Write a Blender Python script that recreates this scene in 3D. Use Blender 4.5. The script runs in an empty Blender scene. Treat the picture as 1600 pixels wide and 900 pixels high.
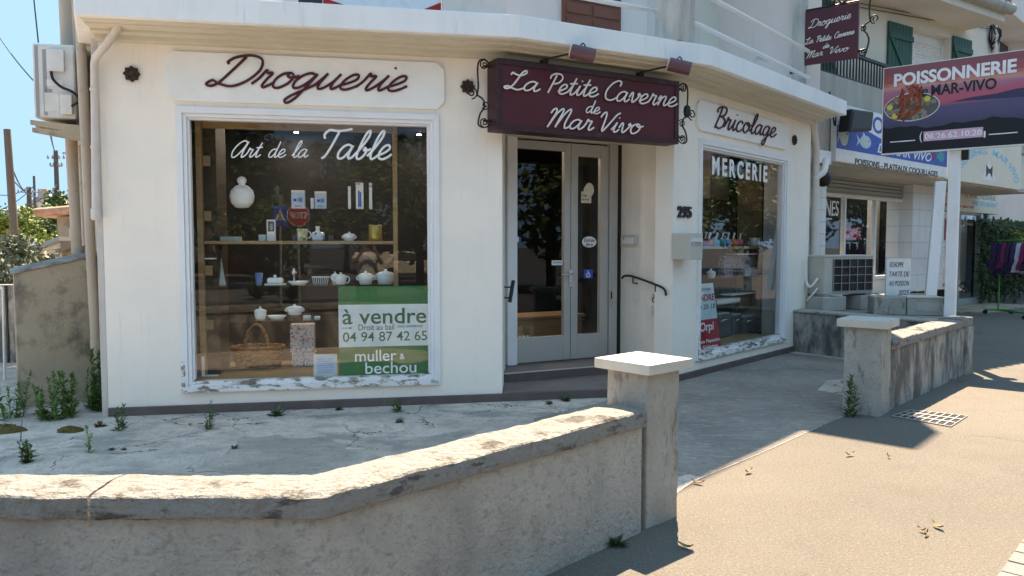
import bpy, bmesh, math, random
from mathutils import Vector, Matrix, Quaternion
R = math.radians
sc = bpy.context.scene
COL = sc.collection

# ---------------------------------------------------------------- camera
FPX, CAMH, HOR = 1180.0, 1.6, 384.0          # focal length in photo pixels, eye height, horizon row
PIT = math.atan((450 - HOR) / FPX)
cam = bpy.data.cameras.new('camera'); cam.lens = 36 * FPX / 1600; cam.sensor_width = 36
cam.clip_start = .05; cam.clip_end = 3000
co = bpy.data.objects.new('camera', cam); COL.objects.link(co)
co.location = (0, 0, CAMH); co.rotation_euler = (math.pi / 2 - PIT, 0, 0)
sc.camera = co
# ---------------------------------------------------------------- sky, sun, exposure
SKYMAX = (.315, .67, 1.18)
TOSUN = Vector((.11, .56, 1.0)).normalized()
w = bpy.data.worlds.new('World'); sc.world = w; w.use_nodes = True
nt = w.node_tree; bg = nt.nodes['Background']
sky = nt.nodes.new('ShaderNodeTexSky'); sky.sky_type = 'NISHITA'; sky.sun_disc = False
sky.sun_elevation = math.asin(TOSUN.z); sky.sun_rotation = math.atan2(TOSUN.x, TOSUN.y)
sky.air_density = 1.0; sky.dust_density = .25; sky.ozone_density = 2.5
sm = nt.nodes.new('ShaderNodeMix'); sm.data_type = 'RGBA'; sm.blend_type = 'DARKEN'; sm.inputs['Factor'].default_value = 1   # keeps the horizon band of the sky from washing out
sm.inputs['B'].default_value = (*SKYMAX, 1); nt.links.new(sky.outputs[0], sm.inputs['A']); nt.links.new(sm.outputs['Result'], bg.inputs[0]); bg.inputs[1].default_value = .15
sl = bpy.data.lights.new('sun', 'SUN'); sl.energy = 2.0; sl.angle = R(.5); sl.color = (1, .945, .86)
so = bpy.data.objects.new('sun', sl); COL.objects.link(so); so.location = (3, 25, 40)
so.rotation_euler = (-TOSUN).to_track_quat('-Z', 'Y').to_euler()
sc.view_settings.view_transform = 'Standard'; sc.view_settings.look = 'None'
sc.view_settings.gamma = 1; sc.view_settings.use_curve_mapping = False
sc.view_settings.exposure = 3.12
sc.view_settings.use_white_balance = True; sc.view_settings.white_balance_temperature = 8800; sc.view_settings.white_balance_tint = 17
sc.cycles.use_denoising = True
sc.cycles.max_bounces = 10; sc.cycles.transparent_max_bounces = 16; sc.cycles.sample_clamp_indirect = 6
sc.cycles.caustics_reflective = False; sc.cycles.caustics_refractive = False

# ---------------------------------------------------------------- measuring helpers
CAM = Vector((0, 0, CAMH))
def ray(px, py):
    v = ((px - 800) / FPX, 1.0, -(py - 450) / FPX); c, s = math.cos(PIT), math.sin(PIT)
    return Vector((v[0], c * v[1] + s * v[2], -s * v[1] + c * v[2]))
def gnd(px, py, z=0.0):
    d = ray(px, py); return CAM + d * ((z - CAMH) / d.z)
def at(px, py, dist):
    d = ray(px, py); return CAM + d * (dist / d.y)
class Plane:
    """a vertical wall plane: u along it, z up, o out of it towards the street"""
    def __init__(s, p, q):
        s.P = Vector((p[0], p[1])); d = Vector((q[0] - p[0], q[1] - p[1])); s.L = d.length; s.D = d / s.L
        s.N = Vector((s.D.y, -s.D.x))
    def w(s, u, z, o=0.0):
        x = s.P + s.D * u + s.N * o; return Vector((x.x, x.y, z))
    def px(s, px, py, o=0.0):
        d = ray(px, py); n = s.N; d2 = Vector((d.x, d.y))
        t = n.dot(s.P + n * o) / n.dot(d2); X = CAM + d * t
        return (Vector((X.x, X.y)) - s.P).dot(s.D), X.z

# ---------------------------------------------------------------- mesh builder
class MB:
    def __init__(s): s.v = []; s.f = []; s.sm = []; s.mi = []
    def add(s, vs, fs, smooth=False, mi=0):
        b = len(s.v); s.v += [Vector(x) for x in vs]
        for f in fs: s.f.append([b + i for i in f]); s.sm.append(smooth); s.mi.append(mi)
        return s
    def hexa(s, p, mi=0):
        return s.add(p, [(3, 2, 1, 0), (4, 5, 6, 7), (0, 1, 5, 4), (1, 2, 6, 5), (2, 3, 7, 6), (3, 0, 4, 7)], mi=mi)
    def box(s, pl, u0, u1, z0, z1, o0, o1, mi=0):
        if o0 > o1: o0, o1 = o1, o0
        W = pl.w
        return s.hexa([W(u0, z0, o1), W(u1, z0, o1), W(u1, z0, o0), W(u0, z0, o0), W(u0, z1, o1), W(u1, z1, o1), W(u1, z1, o0), W(u0, z1, o0)], mi)
    def cube(s, x0, x1, y0, y1, z0, z1, mi=0):
        return s.hexa([(x0, y0, z0), (x1, y0, z0), (x1, y1, z0), (x0, y1, z0), (x0, y0, z1), (x1, y0, z1), (x1, y1, z1), (x0, y1, z1)], mi)
    def obox(s, c, ax, sx, sy, sz, mi=0, tilt=None):
        """box centred at c (bottom), x axis along angle ax"""
        q = Matrix.Rotation(ax, 3, 'Z')
        if tilt is not None: q = q @ tilt
        pts = [Vector(c) + q @ Vector((x * sx / 2, y * sy / 2, z * sz)) for z in (0, 1) for x, y in ((-1, -1), (1, -1), (1, 1), (-1, 1))]
        return s.hexa(pts, mi)
    def prism(s, pl, pts, o0, o1, mi=0):
        n = len(pts); A = [pl.w(u, z, o1) for u, z in pts]; B = [pl.w(u, z, o0) for u, z in pts]
        fs = [tuple(range(n)), tuple(range(2 * n - 1, n - 1, -1))] + [(i, n + i, n + (i + 1) % n, (i + 1) % n) for i in range(n)]
        return s.add(A + B, fs, mi=mi)
    def slab(s, pts, z0, z1, mi=0):
        n = len(pts); A = [(x, y, z0) for x, y in pts]; B = [(x, y, z1) for x, y in pts]
        return s.add(A + B, [tuple(range(n - 1, -1, -1)), tuple(range(n, 2 * n))] + [(i, (i + 1) % n, n + (i + 1) % n, n + i) for i in range(n)], mi=mi)
    def tube(s, pts, r, n=8, flat=None, mi=0, closed=False):
        pts = [Vector(p) for p in pts]; N = len(pts)
        if N < 2: return s
        rr = r if isinstance(r, (list, tuple)) else [r] * N
        T = []
        for i in range(N):
            a = pts[(i - 1) % N] if (i or closed) else pts[0]; b = pts[(i + 1) % N] if (i < N - 1 or closed) else pts[-1]
            t = (b - a); T.append(t.normalized() if t.length > 1e-9 else Vector((0, 0, 1)))
        up = flat.copy() if flat is not None else (Vector((0, 0, 1)) if abs(T[0].z) < .9 else Vector((1, 0, 0)))
        rings = []
        for i in range(N):
            if flat is None and i: 
                up = up - T[i] * up.dot(T[i])
                if up.length < 1e-6: up = T[i].orthogonal()
            a = T[i].cross(up)
            if a.length < 1e-6: a = T[i].orthogonal()
            a.normalize(); u2 = a.cross(T[i]).normalized()
            if flat is None: up = u2
            rings.append([pts[i] + a * (math.cos(k * 2 * math.pi / n) * rr[i]) + u2 * (math.sin(k * 2 * math.pi / n) * rr[i]) for k in range(n)])
        vs = [p for g in rings for p in g]; fs = []
        for i in range(N if closed else N - 1):
            j = (i + 1) % N
            for k in range(n): fs.append((i * n + k, i * n + (k + 1) % n, j * n + (k + 1) % n, j * n + k))
        s.add(vs, fs, True, mi)
        if not closed: s.add(rings[0], [tuple(range(n - 1, -1, -1))], mi=mi); s.add(rings[-1], [tuple(range(n))], mi=mi)
        return s
    def lathe(s, c, prof, n=20, sx=1, sy=1, rot=0, mi=0):
        vs = []; fs = []; m = len(prof); c = Vector(c)
        for r, z in prof:
            for k in range(n):
                a = 2 * math.pi * k / n; x, y = r * math.cos(a) * sx, r * math.sin(a) * sy
                vs.append(c + Vector((x * math.cos(rot) - y * math.sin(rot), x * math.sin(rot) + y * math.cos(rot), z)))
        for i in range(m - 1):
            for k in range(n): fs.append((i * n + k, i * n + (k + 1) % n, (i + 1) * n + (k + 1) % n, (i + 1) * n + k))
        s.add(vs, fs, True, mi)
        s.add(vs[:n], [tuple(range(n - 1, -1, -1))], mi=mi); s.add(vs[-n:], [tuple(range(n))], mi=mi)
        return s
    def disc(s, pl, u, z, r, o0, o1, n=20, mi=0, ry=None):
        ry = ry or r
        return s.prism(pl, [(u + r * math.cos(2 * math.pi * k / n), z + ry * math.sin(2 * math.pi * k / n)) for k in range(n)], o0, o1, mi)
    def build(s, name, mat, parent=None, bevel=0, seg=2):
        base = BASE.get(parent.name, Vector((0, 0, 0))) if parent else None
        if parent is None:
            xs = [p.x for p in s.v]; ys = [p.y for p in s.v]; zs = [p.z for p in s.v]
            base = Vector(((min(xs) + max(xs)) / 2, (min(ys) + max(ys)) / 2, min(zs)))
        me = bpy.data.meshes.new(name); me.from_pydata([tuple(p - base) for p in s.v], [], s.f)
        mats = mat if isinstance(mat, (list, tuple)) else [mat]
        for m in mats: me.materials.append(m)
        me.polygons.foreach_set('use_smooth', s.sm); me.polygons.foreach_set('material_index', s.mi); me.update()
        o = bpy.data.objects.new(name, me); COL.objects.link(o)
        if parent: o.parent = parent
        else: o.location = base
        BASE[o.name] = base
        if bevel:
            b = o.modifiers.new('bevel', 'BEVEL'); b.width = bevel; b.segments = seg; b.limit_method = 'ANGLE'; b.angle_limit = R(40)
        return o
BASE = {}
def thing(name, label, cat, loc, group=None):
    o = bpy.data.objects.new(name, None); COL.objects.link(o); o.location = loc; o.empty_display_size = .1
    o['label'] = label; o['category'] = cat
    if group: o['group'] = group
    BASE[o.name] = Vector(loc); return o
def tag(o, label, cat, group=None):
    o['label'] = label; o['category'] = cat
    if group: o['group'] = group
    return o
def struct(o, kind='structure'): o['kind'] = kind; return o
def copy_thing(src, loc, label, rotz=None):
    r = src.copy(); COL.objects.link(r); r.location = loc; r['label'] = label
    if rotz is not None: r.rotation_euler = (0, 0, rotz)
    for ch in list(src.children):
        c = ch.copy(); COL.objects.link(c); c.parent = r
        for g2 in list(ch.children):
            d = g2.copy(); COL.objects.link(d); d.parent = c
    return r
def smooth(pts, k=6, closed=False):
    """Catmull-Rom through 2D/3D points"""
    pts = [Vector(p) for p in pts]; n = len(pts); out = []
    rng = range(n) if closed else range(n - 1)
    for i in rng:
        g = (lambda j: pts[j % n]) if closed else (lambda j: pts[max(0, min(n - 1, j))])
        p0, p1, p2, p3 = g(i - 1), g(i), g(i + 1), g(i + 2)
        for q in range(k):
            t = q / k
            out.append(.5 * ((2 * p1) + (p2 - p0) * t + (2 * p0 - 5 * p1 + 4 * p2 - p3) * t * t + (3 * p1 - p0 - 3 * p2 + p3) * t ** 3))
    if not closed: out.append(pts[-1])
    return out
# ---------------------------------------------------------------- materials
def mat(name, col, rough=.75, var=(), bump=None, metal=0, spec=.35, crack=None, cbump=0, emit=None):
    """col: base colour; var: [(scale, detail, colour, lo, hi, stretch xyz or None, opacity)] noise layers of wear and dirt"""
    m = bpy.data.materials.new(name); m.use_nodes = True; nt = m.node_tree; N = nt.nodes; L = nt.links
    b = N['Principled BSDF']; b.inputs['Roughness'].default_value = rough; b.inputs['Metallic'].default_value = metal
    b.inputs['Specular IOR Level'].default_value = spec
    c = N.new('ShaderNodeRGB'); c.outputs[0].default_value = (*col, 1); cur = c.outputs[0]
    geo = N.new('ShaderNodeNewGeometry')
    def noise(scale, detail, st):
        n = N.new('ShaderNodeTexNoise'); n.inputs['Scale'].default_value = scale; n.inputs['Detail'].default_value = detail; n.inputs['Roughness'].default_value = .62
        if st:
            mp = N.new('ShaderNodeMapping'); mp.inputs['Scale'].default_value = st; L.new(geo.outputs['Position'], mp.inputs[0]); L.new(mp.outputs[0], n.inputs['Vector'])
        else: L.new(geo.outputs['Position'], n.inputs['Vector'])
        return n
    def mixin(cur, fac, colr, op):
        mr = N.new('ShaderNodeMix'); mr.data_type = 'RGBA'
        if op < 1:
            q = N.new('ShaderNodeMath'); q.operation = 'MULTIPLY'; q.inputs[1].default_value = op; L.new(fac, q.inputs[0]); fac = q.outputs[0]
        L.new(fac, mr.inputs['Factor']); L.new(cur, mr.inputs['A']); mr.inputs['B'].default_value = (*colr, 1); return mr.outputs['Result']
    for v in var:
        scale, detail, colr, lo, hi = v[:5]; st = v[5] if len(v) > 5 else None; op = v[6] if len(v) > 6 else 1
        n = noise(scale, detail, st); mr = N.new('ShaderNodeMapRange'); mr.inputs[1].default_value = lo; mr.inputs[2].default_value = hi
        L.new(n.outputs['Fac'], mr.inputs[0]); cur = mixin(cur, mr.outputs[0], colr, op)
    hgt = None
    if crack:
        scale, width, colr, lo, hi = crack
        n = noise(1.7, 5, None); va = N.new('ShaderNodeVectorMath'); va.operation = 'MULTIPLY_ADD'
        L.new(n.outputs['Color'], va.inputs[0]); va.inputs[1].default_value = (.5, .5, .5); L.new(geo.outputs['Position'], va.inputs[2])
        vo = N.new('ShaderNodeTexVoronoi'); vo.feature = 'DISTANCE_TO_EDGE'; vo.inputs['Scale'].default_value = scale; L.new(va.outputs[0], vo.inputs['Vector'])
        mr = N.new('ShaderNodeMapRange'); mr.inputs[1].default_value = width; mr.inputs[2].default_value = width * .3; L.new(vo.outputs['Distance'], mr.inputs[0])
        n2 = noise(.9, 2, None); mk_ = N.new('ShaderNodeMapRange'); mk_.inputs[1].default_value = lo; mk_.inputs[2].default_value = hi; L.new(n2.outputs['Fac'], mk_.inputs[0])
        q = N.new('ShaderNodeMath'); q.operation = 'MULTIPLY'; L.new(mr.outputs[0], q.inputs[0]); L.new(mk_.outputs[0], q.inputs[1])
        cur = mixin(cur, q.outputs[0], colr, 1)
    L.new(cur, b.inputs['Base Color'])
    if bump:
        scale, strength, dist = bump[:3]; st = bump[3] if len(bump) > 3 else None
        n = noise(scale, 6, st); bp = N.new('ShaderNodeBump'); bp.inputs['Strength'].default_value = strength; bp.inputs['Distance'].default_value = dist
        L.new(n.outputs['Fac'], bp.inputs['Height']); L.new(bp.outputs[0], b.inputs['Normal'])
    if emit: b.inputs['Emission Color'].default_value = (*emit[0], 1); b.inputs['Emission Strength'].default_value = emit[1]
    return m
def glass_mat(name, f0=.03, tint=(.985, .99, .985)):
    m = bpy.data.materials.new(name); m.use_nodes = True; nt = m.node_tree; N = nt.nodes; L = nt.links
    N.remove(N['Principled BSDF']); out = N['Material Output']
    t = N.new('ShaderNodeBsdfTransparent'); t.inputs[0].default_value = (*tint, 1)
    g = N.new('ShaderNodeBsdfGlossy'); g.inputs['Roughness'].default_value = 0.0; g.inputs[0].default_value = (1, 1, 1, 1)
    geo = N.new('ShaderNodeNewGeometry'); dt = N.new('ShaderNodeVectorMath'); dt.operation = 'DOT_PRODUCT'; L.new(geo.outputs['Incoming'], dt.inputs[0]); L.new(geo.outputs['Normal'], dt.inputs[1])
    def mth(op, a, b=None):
        n = N.new('ShaderNodeMath'); n.operation = op
        for i, x in enumerate((a, b)):
            if x is None: continue
            if isinstance(x, (int, float)): n.inputs[i].default_value = x
            else: L.new(x, n.inputs[i])
        return n.outputs[0]
    c = mth('ABSOLUTE', dt.outputs['Value']); f = mth('POWER', mth('SUBTRACT', 1.0, c), 5.0); f = mth('ADD', mth('MULTIPLY', f, 1 - f0), f0)   # Schlick reflectance of one face
    nz = N.new('ShaderNodeTexNoise'); nz.inputs['Scale'].default_value = 1.3; L.new(geo.outputs['Position'], nz.inputs['Vector'])
    bp = N.new('ShaderNodeBump'); bp.inputs['Strength'].default_value = .04; bp.inputs['Distance'].default_value = .02; L.new(nz.outputs['Fac'], bp.inputs['Height']); L.new(bp.outputs[0], g.inputs['Normal'])
    mx = N.new('ShaderNodeMixShader'); L.new(f, mx.inputs[0]); L.new(t.outputs[0], mx.inputs[1]); L.new(g.outputs[0], mx.inputs[2]); L.new(mx.outputs[0], out.inputs[0])
    return m
M = {}
M['plaster'] = mat('plaster', (.93, .85, .752), .85, [(1.2, 4, (.82, .78, .70), .45, .8), (.8, 6, (.66, .61, .52), .62, .85, (6, 6, .5), .5), (9, 6, (.66, .62, .55), .70, .8, None, .5), (2.5, 9, (.70, .62, .50), .60, .72, (8, 8, .35), .45)], (60, .15, .01))
M['sign_white'] = mat('sign_white', (.87, .87, .835), .7, [(2, 4, (.76, .76, .72), .5, .8)], (80, .06, .005))
M['canopy'] = mat('canopy_paint', (.84, .86, .86), .85, [(1.3, 5, (.76, .79, .79), .45, .75, (3, 3, 1)), (2.2, 8, (.42, .43, .42), .60, .8, (9, 9, .8), .6), (14, 6, (.88, .89, .89), .65, .75, (3, 3, .7), .6)], (40, .2, .01))
M['soffit'] = mat('soffit_paint', (.66, .62, .52), .85, [(1.5, 4, (.58, .54, .44), .45, .8)], (30, .1, .01))
M['white_paint'] = mat('white_paint', (.80, .81, .82), .5, [(3, 4, (.72, .73, .73), .5, .8), (30, 6, (.45, .42, .38), .73, .76, None, .5)], (50, .08, .004))
M['peel'] = mat('peeling_paint', (.80, .80, .79), .6, [(7, 10, (.42, .38, .33), .505, .525, (1, 1, 2.4)), (7, 10, (.17, .14, .11), .565, .58, (1, 1, 2.4)), (3, 4, (.70, .69, .66), .5, .7, None, .5)], (25, .6, .01))
M['tread'] = mat('brown_tread', (.20, .165, .15), .6, [(2, 6, (.15, .12, .11), .45, .7), (14, 6, (.27, .24, .22), .6, .75, None, .5)], (40, .15, .004))
M['plinth'] = mat('brown_tile', (.115, .085, .08), .55, [(3, 5, (.16, .125, .115), .45, .75), (12, 6, (.25, .22, .2), .66, .8, None, .5)], (40, .1, .004))
M['pinkwall'] = mat('pink_render', (.80, .68, .61), .9, [(1.2, 5, (.73, .62, .56), .4, .7), (1.6, 7, (.66, .56, .44), .60, .72, (2, 2, .6)), (2.3, 8, (.45, .42, .38), .66, .74)], (30, .3, .01))
M['stainwall'] = mat('stained_render', (.55, .52, .46), .9, [(1.6, 7, (.33, .32, .30), .42, .7, (4, 4, 1)), (3, 8, (.62, .53, .36), .6, .7)], (30, .3, .01))
M['burgundy'] = mat('burgundy_panel', (.085, .013, .019), .42, [(2, 3, (.115, .019, .027), .4, .8)], (100, .05, .003))
M['burgundy_dark'] = mat('burgundy_frame', (.045, .015, .02), .5, [(8, 5, (.08, .05, .05), .55, .8)], (60, .1, .004))
M['letter_cream'] = mat('cream_lettering', (.82, .77, .72), .5)
M['letter_burg'] = mat('burgundy_lettering', (.085, .012, .022), .45)
M['iron'] = mat('black_iron', (.02, .018, .018), .5, [(20, 4, (.07, .045, .035), .6, .8)], (80, .2, .003))
M['rust'] = mat('rusty_iron', (.045, .028, .022), .8, [(20, 5, (.11, .06, .04), .5, .75)], (60, .4, .006))
M['mauve'] = mat('mauve_metal', (.13, .055, .066), .38, [(4, 4, (.17, .08, .09), .4, .8)])
M['alu'] = mat('grey_aluminium', (.50, .49, .47), .38, [(3, 4, (.44, .43, .41), .45, .8)], metal=.35)
M['steel'] = mat('steel', (.6, .6, .6), .25, metal=1)
M['glass'] = glass_mat('window_glass', .02)
M['glass_clear'] = glass_mat('clear_glass', .04, (.95, .98, .97))
M['concrete'] = mat('forecourt_concrete', (.72, .615, .52), .95, [(.7, 6, (.50, .43, .365), .40, .62), (3.2, 8, (.38, .33, .285), .47, .68, None, .9), (1.1, 9, (.27, .25, .22), .54, .62, (1, 2, 1), .75), (9, 8, (.30, .27, .23), .54, .66, None, .6), (22, 6, (.60, .585, .54), .55, .75, None, .6), (60, 3, (.24, .24, .23), .54, .68, None, .8)], (30, .8, .025), crack=(1.15, .008, (.07, .065, .055), .44, .53))
M['patch'] = mat('dark_cement', (.32, .275, .235), .95, [(1.3, 6, (.20, .173, .15), .4, .65), (2.6, 8, (.42, .39, .35), .55, .8, (1, 1, 1), .7), (7, 10, (.45, .42, .375), .53, .66, (.8, 2.4, 1), .6), (16, 9, (.13, .12, .105), .54, .66, (1, 2.2, 1), .6), (50, 5, (.10, .10, .10), .56, .70, None, .7)], (30, .6, .012))
M['repair'] = mat('repair_cement', (.36, .315, .27), .95, [(1.5, 8, (.50, .44, .375), .44, .62, (1, 1.6, 1)), (6, 9, (.22, .20, .175), .52, .68, None, .7), (50, 5, (.15, .148, .14), .54, .68, None, .6)], (30, .8, .02))
M['tan'] = mat('tan_pavement', (.205, .188, .163), .95, [(.5, 6, (.16, .149, .130), .38, .62), (1.2, 8, (.195, .168, .138), .50, .70, None, .8), (.9, 8, (.15, .141, .127), .56, .66, None, .7), (3.1, 8, (.165, .15, .128), .58, .68, None, .6), (70, 3, (.12, .107, .085), .52, .64, None, .8), (55, 3, (.27, .25, .215), .54, .66, None, .8), (140, 2, (.12, .108, .088), .5, .66, None, .7)], (90, 1.0, .02), crack=(.23, .0022, (.08, .07, .055), .52, .58))
M['road'] = mat('asphalt', (.045, .046, .05), .9, [(2, 5, (.06, .061, .064), .4, .7)], (80, .5, .01))
M['pavers'] = mat('grey_paver', (.17, .168, .164), .9, [(5, 5, (.20, .197, .192), .4, .7), (80, 2, (.12, .12, .118), .55, .7, None, .7)], (90, .5, .006))
M['lowwall'] = mat('rough_render', (.62, .575, .51), .95, [(1.6, 7, (.46, .43, .39), .42, .66), (1.3, 7, (.68, .63, .56), .50, .76, None, .8), (3.2, 9, (.36, .34, .305), .52, .74, (1, 1, .6), .7), (24, 9, (.30, .285, .255), .53, .66, (1, 1, 1.3), .6), (60, 6, (.47, .45, .41), .54, .66, None, .6), (2.0, 6, (.28, .26, .15), .60, .78, (1, 1, 1), .45)], (45, 1.0, .05))
M['coping'] = mat('coping_stone', (.285, .277, .258), .95, [(2.2, 7, (.30, .287, .255), .42, .7), (9, 9, (.20, .187, .16), .52, .66, None, .9), (5, 9, (.075, .065, .055), .545, .62, (1, 1, 3.2), .85), (30, 6, (.14, .125, .11), .60, .68, None, .8), (60, 4, (.40, .39, .355), .55, .72, None, .7)], (26, 1.0, .05))
M['blackwall'] = mat('mouldy_and_dimming_render', (.40, .385, .35), .95, [(2.2, 8, (.09, .087, .082), .44, .60, (2.2, 2.2, .9), .9), (7, 8, (.15, .145, .135), .54, .64, (2, 2, .7), .8)], (34, .8, .02))
M['pillar'] = mat('pillar_render', (.40, .385, .345), .95, [(2, 7, (.30, .285, .25), .42, .68, (1, 1, .6)), (5, 9, (.14, .13, .115), .55, .66, (2, 2, .8), .8), (40, 6, (.22, .21, .19), .54, .68, None, .6), (3.1, 6, (.46, .42, .33), .58, .7, None, .7)], (40, .7, .015))
M['capstone'] = mat('cap_stone', (.54, .515, .455), .8, [(4, 6, (.46, .435, .38), .45, .75), (40, 5, (.55, .52, .45), .66, .75, None, .5)], (60, .2, .006))
M['shedwall'] = mat('shed_render', (.42, .345, .25), .95, [(1.5, 6, (.48, .40, .29), .45, .7), (2.6, 8, (.15, .132, .11), .49, .63, (1.4, 1.4, 1.1), .85), (5, 6, (.44, .40, .33), .62, .72, (1, 1, 4), .6)], (30, .6, .02))
M['pipe_beige'] = mat('beige_pipe', (.50, .42, .34), .6, [(3, 5, (.42, .34, .27), .45, .75, (1, 1, .4)), (8, 6, (.28, .22, .17), .62, .78)])
M['pipe_white'] = mat('offwhite_pipe', (.66, .60, .55), .5, [(4, 5, (.58, .52, .47), .45, .75)])
M['ac_white'] = mat('ac_casing', (.72, .71, .68), .45, [(3, 4, (.54, .54, .51), .5, .8)])
M['ac_grey'] = mat('ac_grey', (.32, .33, .33), .5)
M['black'] = mat('black_plastic', (.012, .012, .012), .45)
M['grille'] = mat('dark_grille', (.03, .031, .032), .5)
M['wood'] = mat('shelf_wood', (.34, .225, .115), .55, [(2.5, 6, (.25, .16, .08), .45, .7, (1, 1, 9))], (30, .1, .003, (1, 1, 8)))
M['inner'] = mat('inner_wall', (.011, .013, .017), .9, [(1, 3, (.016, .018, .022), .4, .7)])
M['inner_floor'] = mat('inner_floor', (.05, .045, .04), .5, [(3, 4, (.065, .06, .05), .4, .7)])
M['ceramic'] = mat('white_ceramic', (.80, .82, .80), .18, spec=.5)
M['green_shutter'] = mat('green_shutter', (.018, .085, .06), .55, [(3, 4, (.025, .11, .075), .4, .8)], (40, .15, .004))
M['red_shutter'] = mat('brown_shutter', (.19, .06, .035), .6, [(3, 4, (.24, .085, .05), .4, .8)])
M['neighbour'] = mat('neighbour_render', (.76, .71, .61), .9, [(1.1, 5, (.69, .645, .55), .4, .75), (1.2, 7, (.42, .40, .35), .60, .8, (5, 5, .6), .7)], (40, .25, .01))
M['parapet'] = mat('parapet_concrete', (.43, .42, .38), .95, [(1.2, 6, (.33, .325, .30), .42, .7, (3, 3, .6)), (3, 7, (.22, .215, .20), .60, .75, (2, 2, .5), .7)], (30, .4, .01))
M['tile_white'] = mat('white_tile', (.72, .73, .72), .3, [(2, 4, (.62, .63, .61), .5, .8)])
M['rooftile'] = mat('roof_tile', (.44, .23, .15), .85, [(4, 5, (.55, .38, .28), .4, .7), (9, 6, (.25, .15, .11), .55, .75)])
M['dark_wood'] = mat('dark_wood', (.06, .042, .026), .6, [(3, 5, (.04, .028, .017), .4, .7, (1, 1, 8))])
M['bark'] = mat('bark', (.11, .085, .065), .95, [(6, 6, (.06, .048, .04), .4, .7, (1, 1, .3))], (20, .8, .02))
M['pole'] = mat('pole_wood', (.11, .095, .08), .9, [(4, 5, (.11, .09, .075), .4, .7, (1, 1, .2))])
def leafmat(n, a, b): 
    m = mat(n, a, .6, [(1.6, 3, b, .38, .66), (14, 2, tuple(x * .62 for x in a), .5, .7, None, .7)], spec=.3)
    m.node_tree.nodes['Principled BSDF'].inputs['Transmission Weight'].default_value = 0
    return m
M['leaf_dark'] = leafmat('leaf_dark', (.028, .060, .018), (.05, .095, .025))
M['leaf_mid'] = leafmat('leaf_mid', (.06, .11, .025), (.10, .16, .035))
M['leaf_yellow'] = leafmat('leaf_yellow', (.15, .20, .04), (.20, .25, .06))
M['leaf_olive'] = leafmat('leaf_olive', (.14, .165, .11), (.19, .21, .155))
M['weed'] = leafmat('leaf_weed', (.10, .20, .045), (.14, .25, .065))
M['weed_dark'] = leafmat('leaf_weed_dark', (.065, .115, .05), (.09, .14, .06))
M['dry'] = mat('dry_leaf', (.30, .20, .10), .8, [(30, 3, (.20, .12, .06), .4, .7)])
M['dry2'] = mat('dry_stalk', (.13, .09, .055), .85)
M['moss'] = mat('moss', (.13, .12, .035), .95, [(20, 5, (.18, .10, .04), .45, .65)], (60, 1, .02))
def plain(n, c, r=.5, **k): M[n] = mat(n, c, r, [(9, 3, tuple(x * .88 for x in c), .42, .72)], **k); return M[n]
M['far_paving'] = mat('far_paving', (.11, .11, .112), .9, [(2, 5, (.14, .14, .14), .4, .7)])
plain('white', (.80, .80, .79)); plain('poster_green', (.02, .165, .05)); plain('text_green', (.03, .14, .075)); plain('poster_white', (.72, .78, .76))
plain('text_black', (.02, .02, .022)); plain('text_dark', (.07, .08, .085)); plain('orpi_red', (.42, .015, .03)); plain('orpi_blue', (.52, .68, .72)); plain('text_white', (.86, .88, .88)); plain('sky_blue', (.22, .55, .75))
plain('blue', (.02, .09, .42)); plain('red', (.50, .02, .02)); plain('car_red', (.16, .012, .014)); plain('cream', (.70, .66, .52)); plain('gold', (.45, .32, .10), .35, metal=.5)
plain('orange', (.75, .16, .02)); plain('teal', (.02, .30, .36)); plain('pink', (.70, .08, .16)); plain('blue_cup', (.13, .24, .42)); plain('brown_card', (.30, .19, .10))
plain('sage', (.45, .50, .42)); plain('mint', (.50, .62, .62)); plain('bluewhite', (.50, .58, .68)); plain('phone_pink', (.72, .42, .55))
plain('sunset_red', (.40, .09, .10)); plain('sunset_orange', (.62, .17, .12)); plain('sunset_pink', (.55, .10, .18)); plain('sea_purple', (.05, .04, .10)); plain('lobster_dark', (.30, .045, .02)); plain('sea_light', (.20, .12, .26)); plain('night', (.008, .008, .013))
plain('lobster', (.42, .085, .04)); plain('oyster', (.30, .27, .23)); plain('lemon', (.70, .60, .10)); plain('plate', (.10, .11, .10))
plain('green_metal', (.02, .28, .05)); plain('purple', (.06, .02, .11)); plain('magenta', (.26, .02, .12)); plain('navy', (.02, .02, .06))
M['wicker'] = mat('wicker', (.50, .24, .10), .7, [(18, 3, (.22, .095, .035), .42, .6, (1, 1, 3))], (70, 1, .01))
M['floral'] = mat('floral_paper', (.66, .62, .62), .5, [(32, 3, (.16, .12, .30), .57, .60), (26, 3, (.45, .10, .22), .60, .63), (45, 2, (.30, .32, .22), .62, .65)])
M['floral2'] = mat('small_floral_paper', (.74, .70, .70), .5, [(75, 2, (.40, .08, .18), .56, .6), (60, 2, (.16, .12, .30), .59, .62)])
M['grey_floral'] = mat('grey_floral_paper', (.30, .28, .30), .5, [(28, 3, (.10, .09, .16), .54, .58), (22, 3, (.40, .16, .26), .6, .64)])
M['lamp'] = mat('spot_glow', (1, 1, 1), .5, emit=((1, .95, .88), 85))
M['skin'] = mat('skin', (.45, .26, .18), .55)
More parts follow.
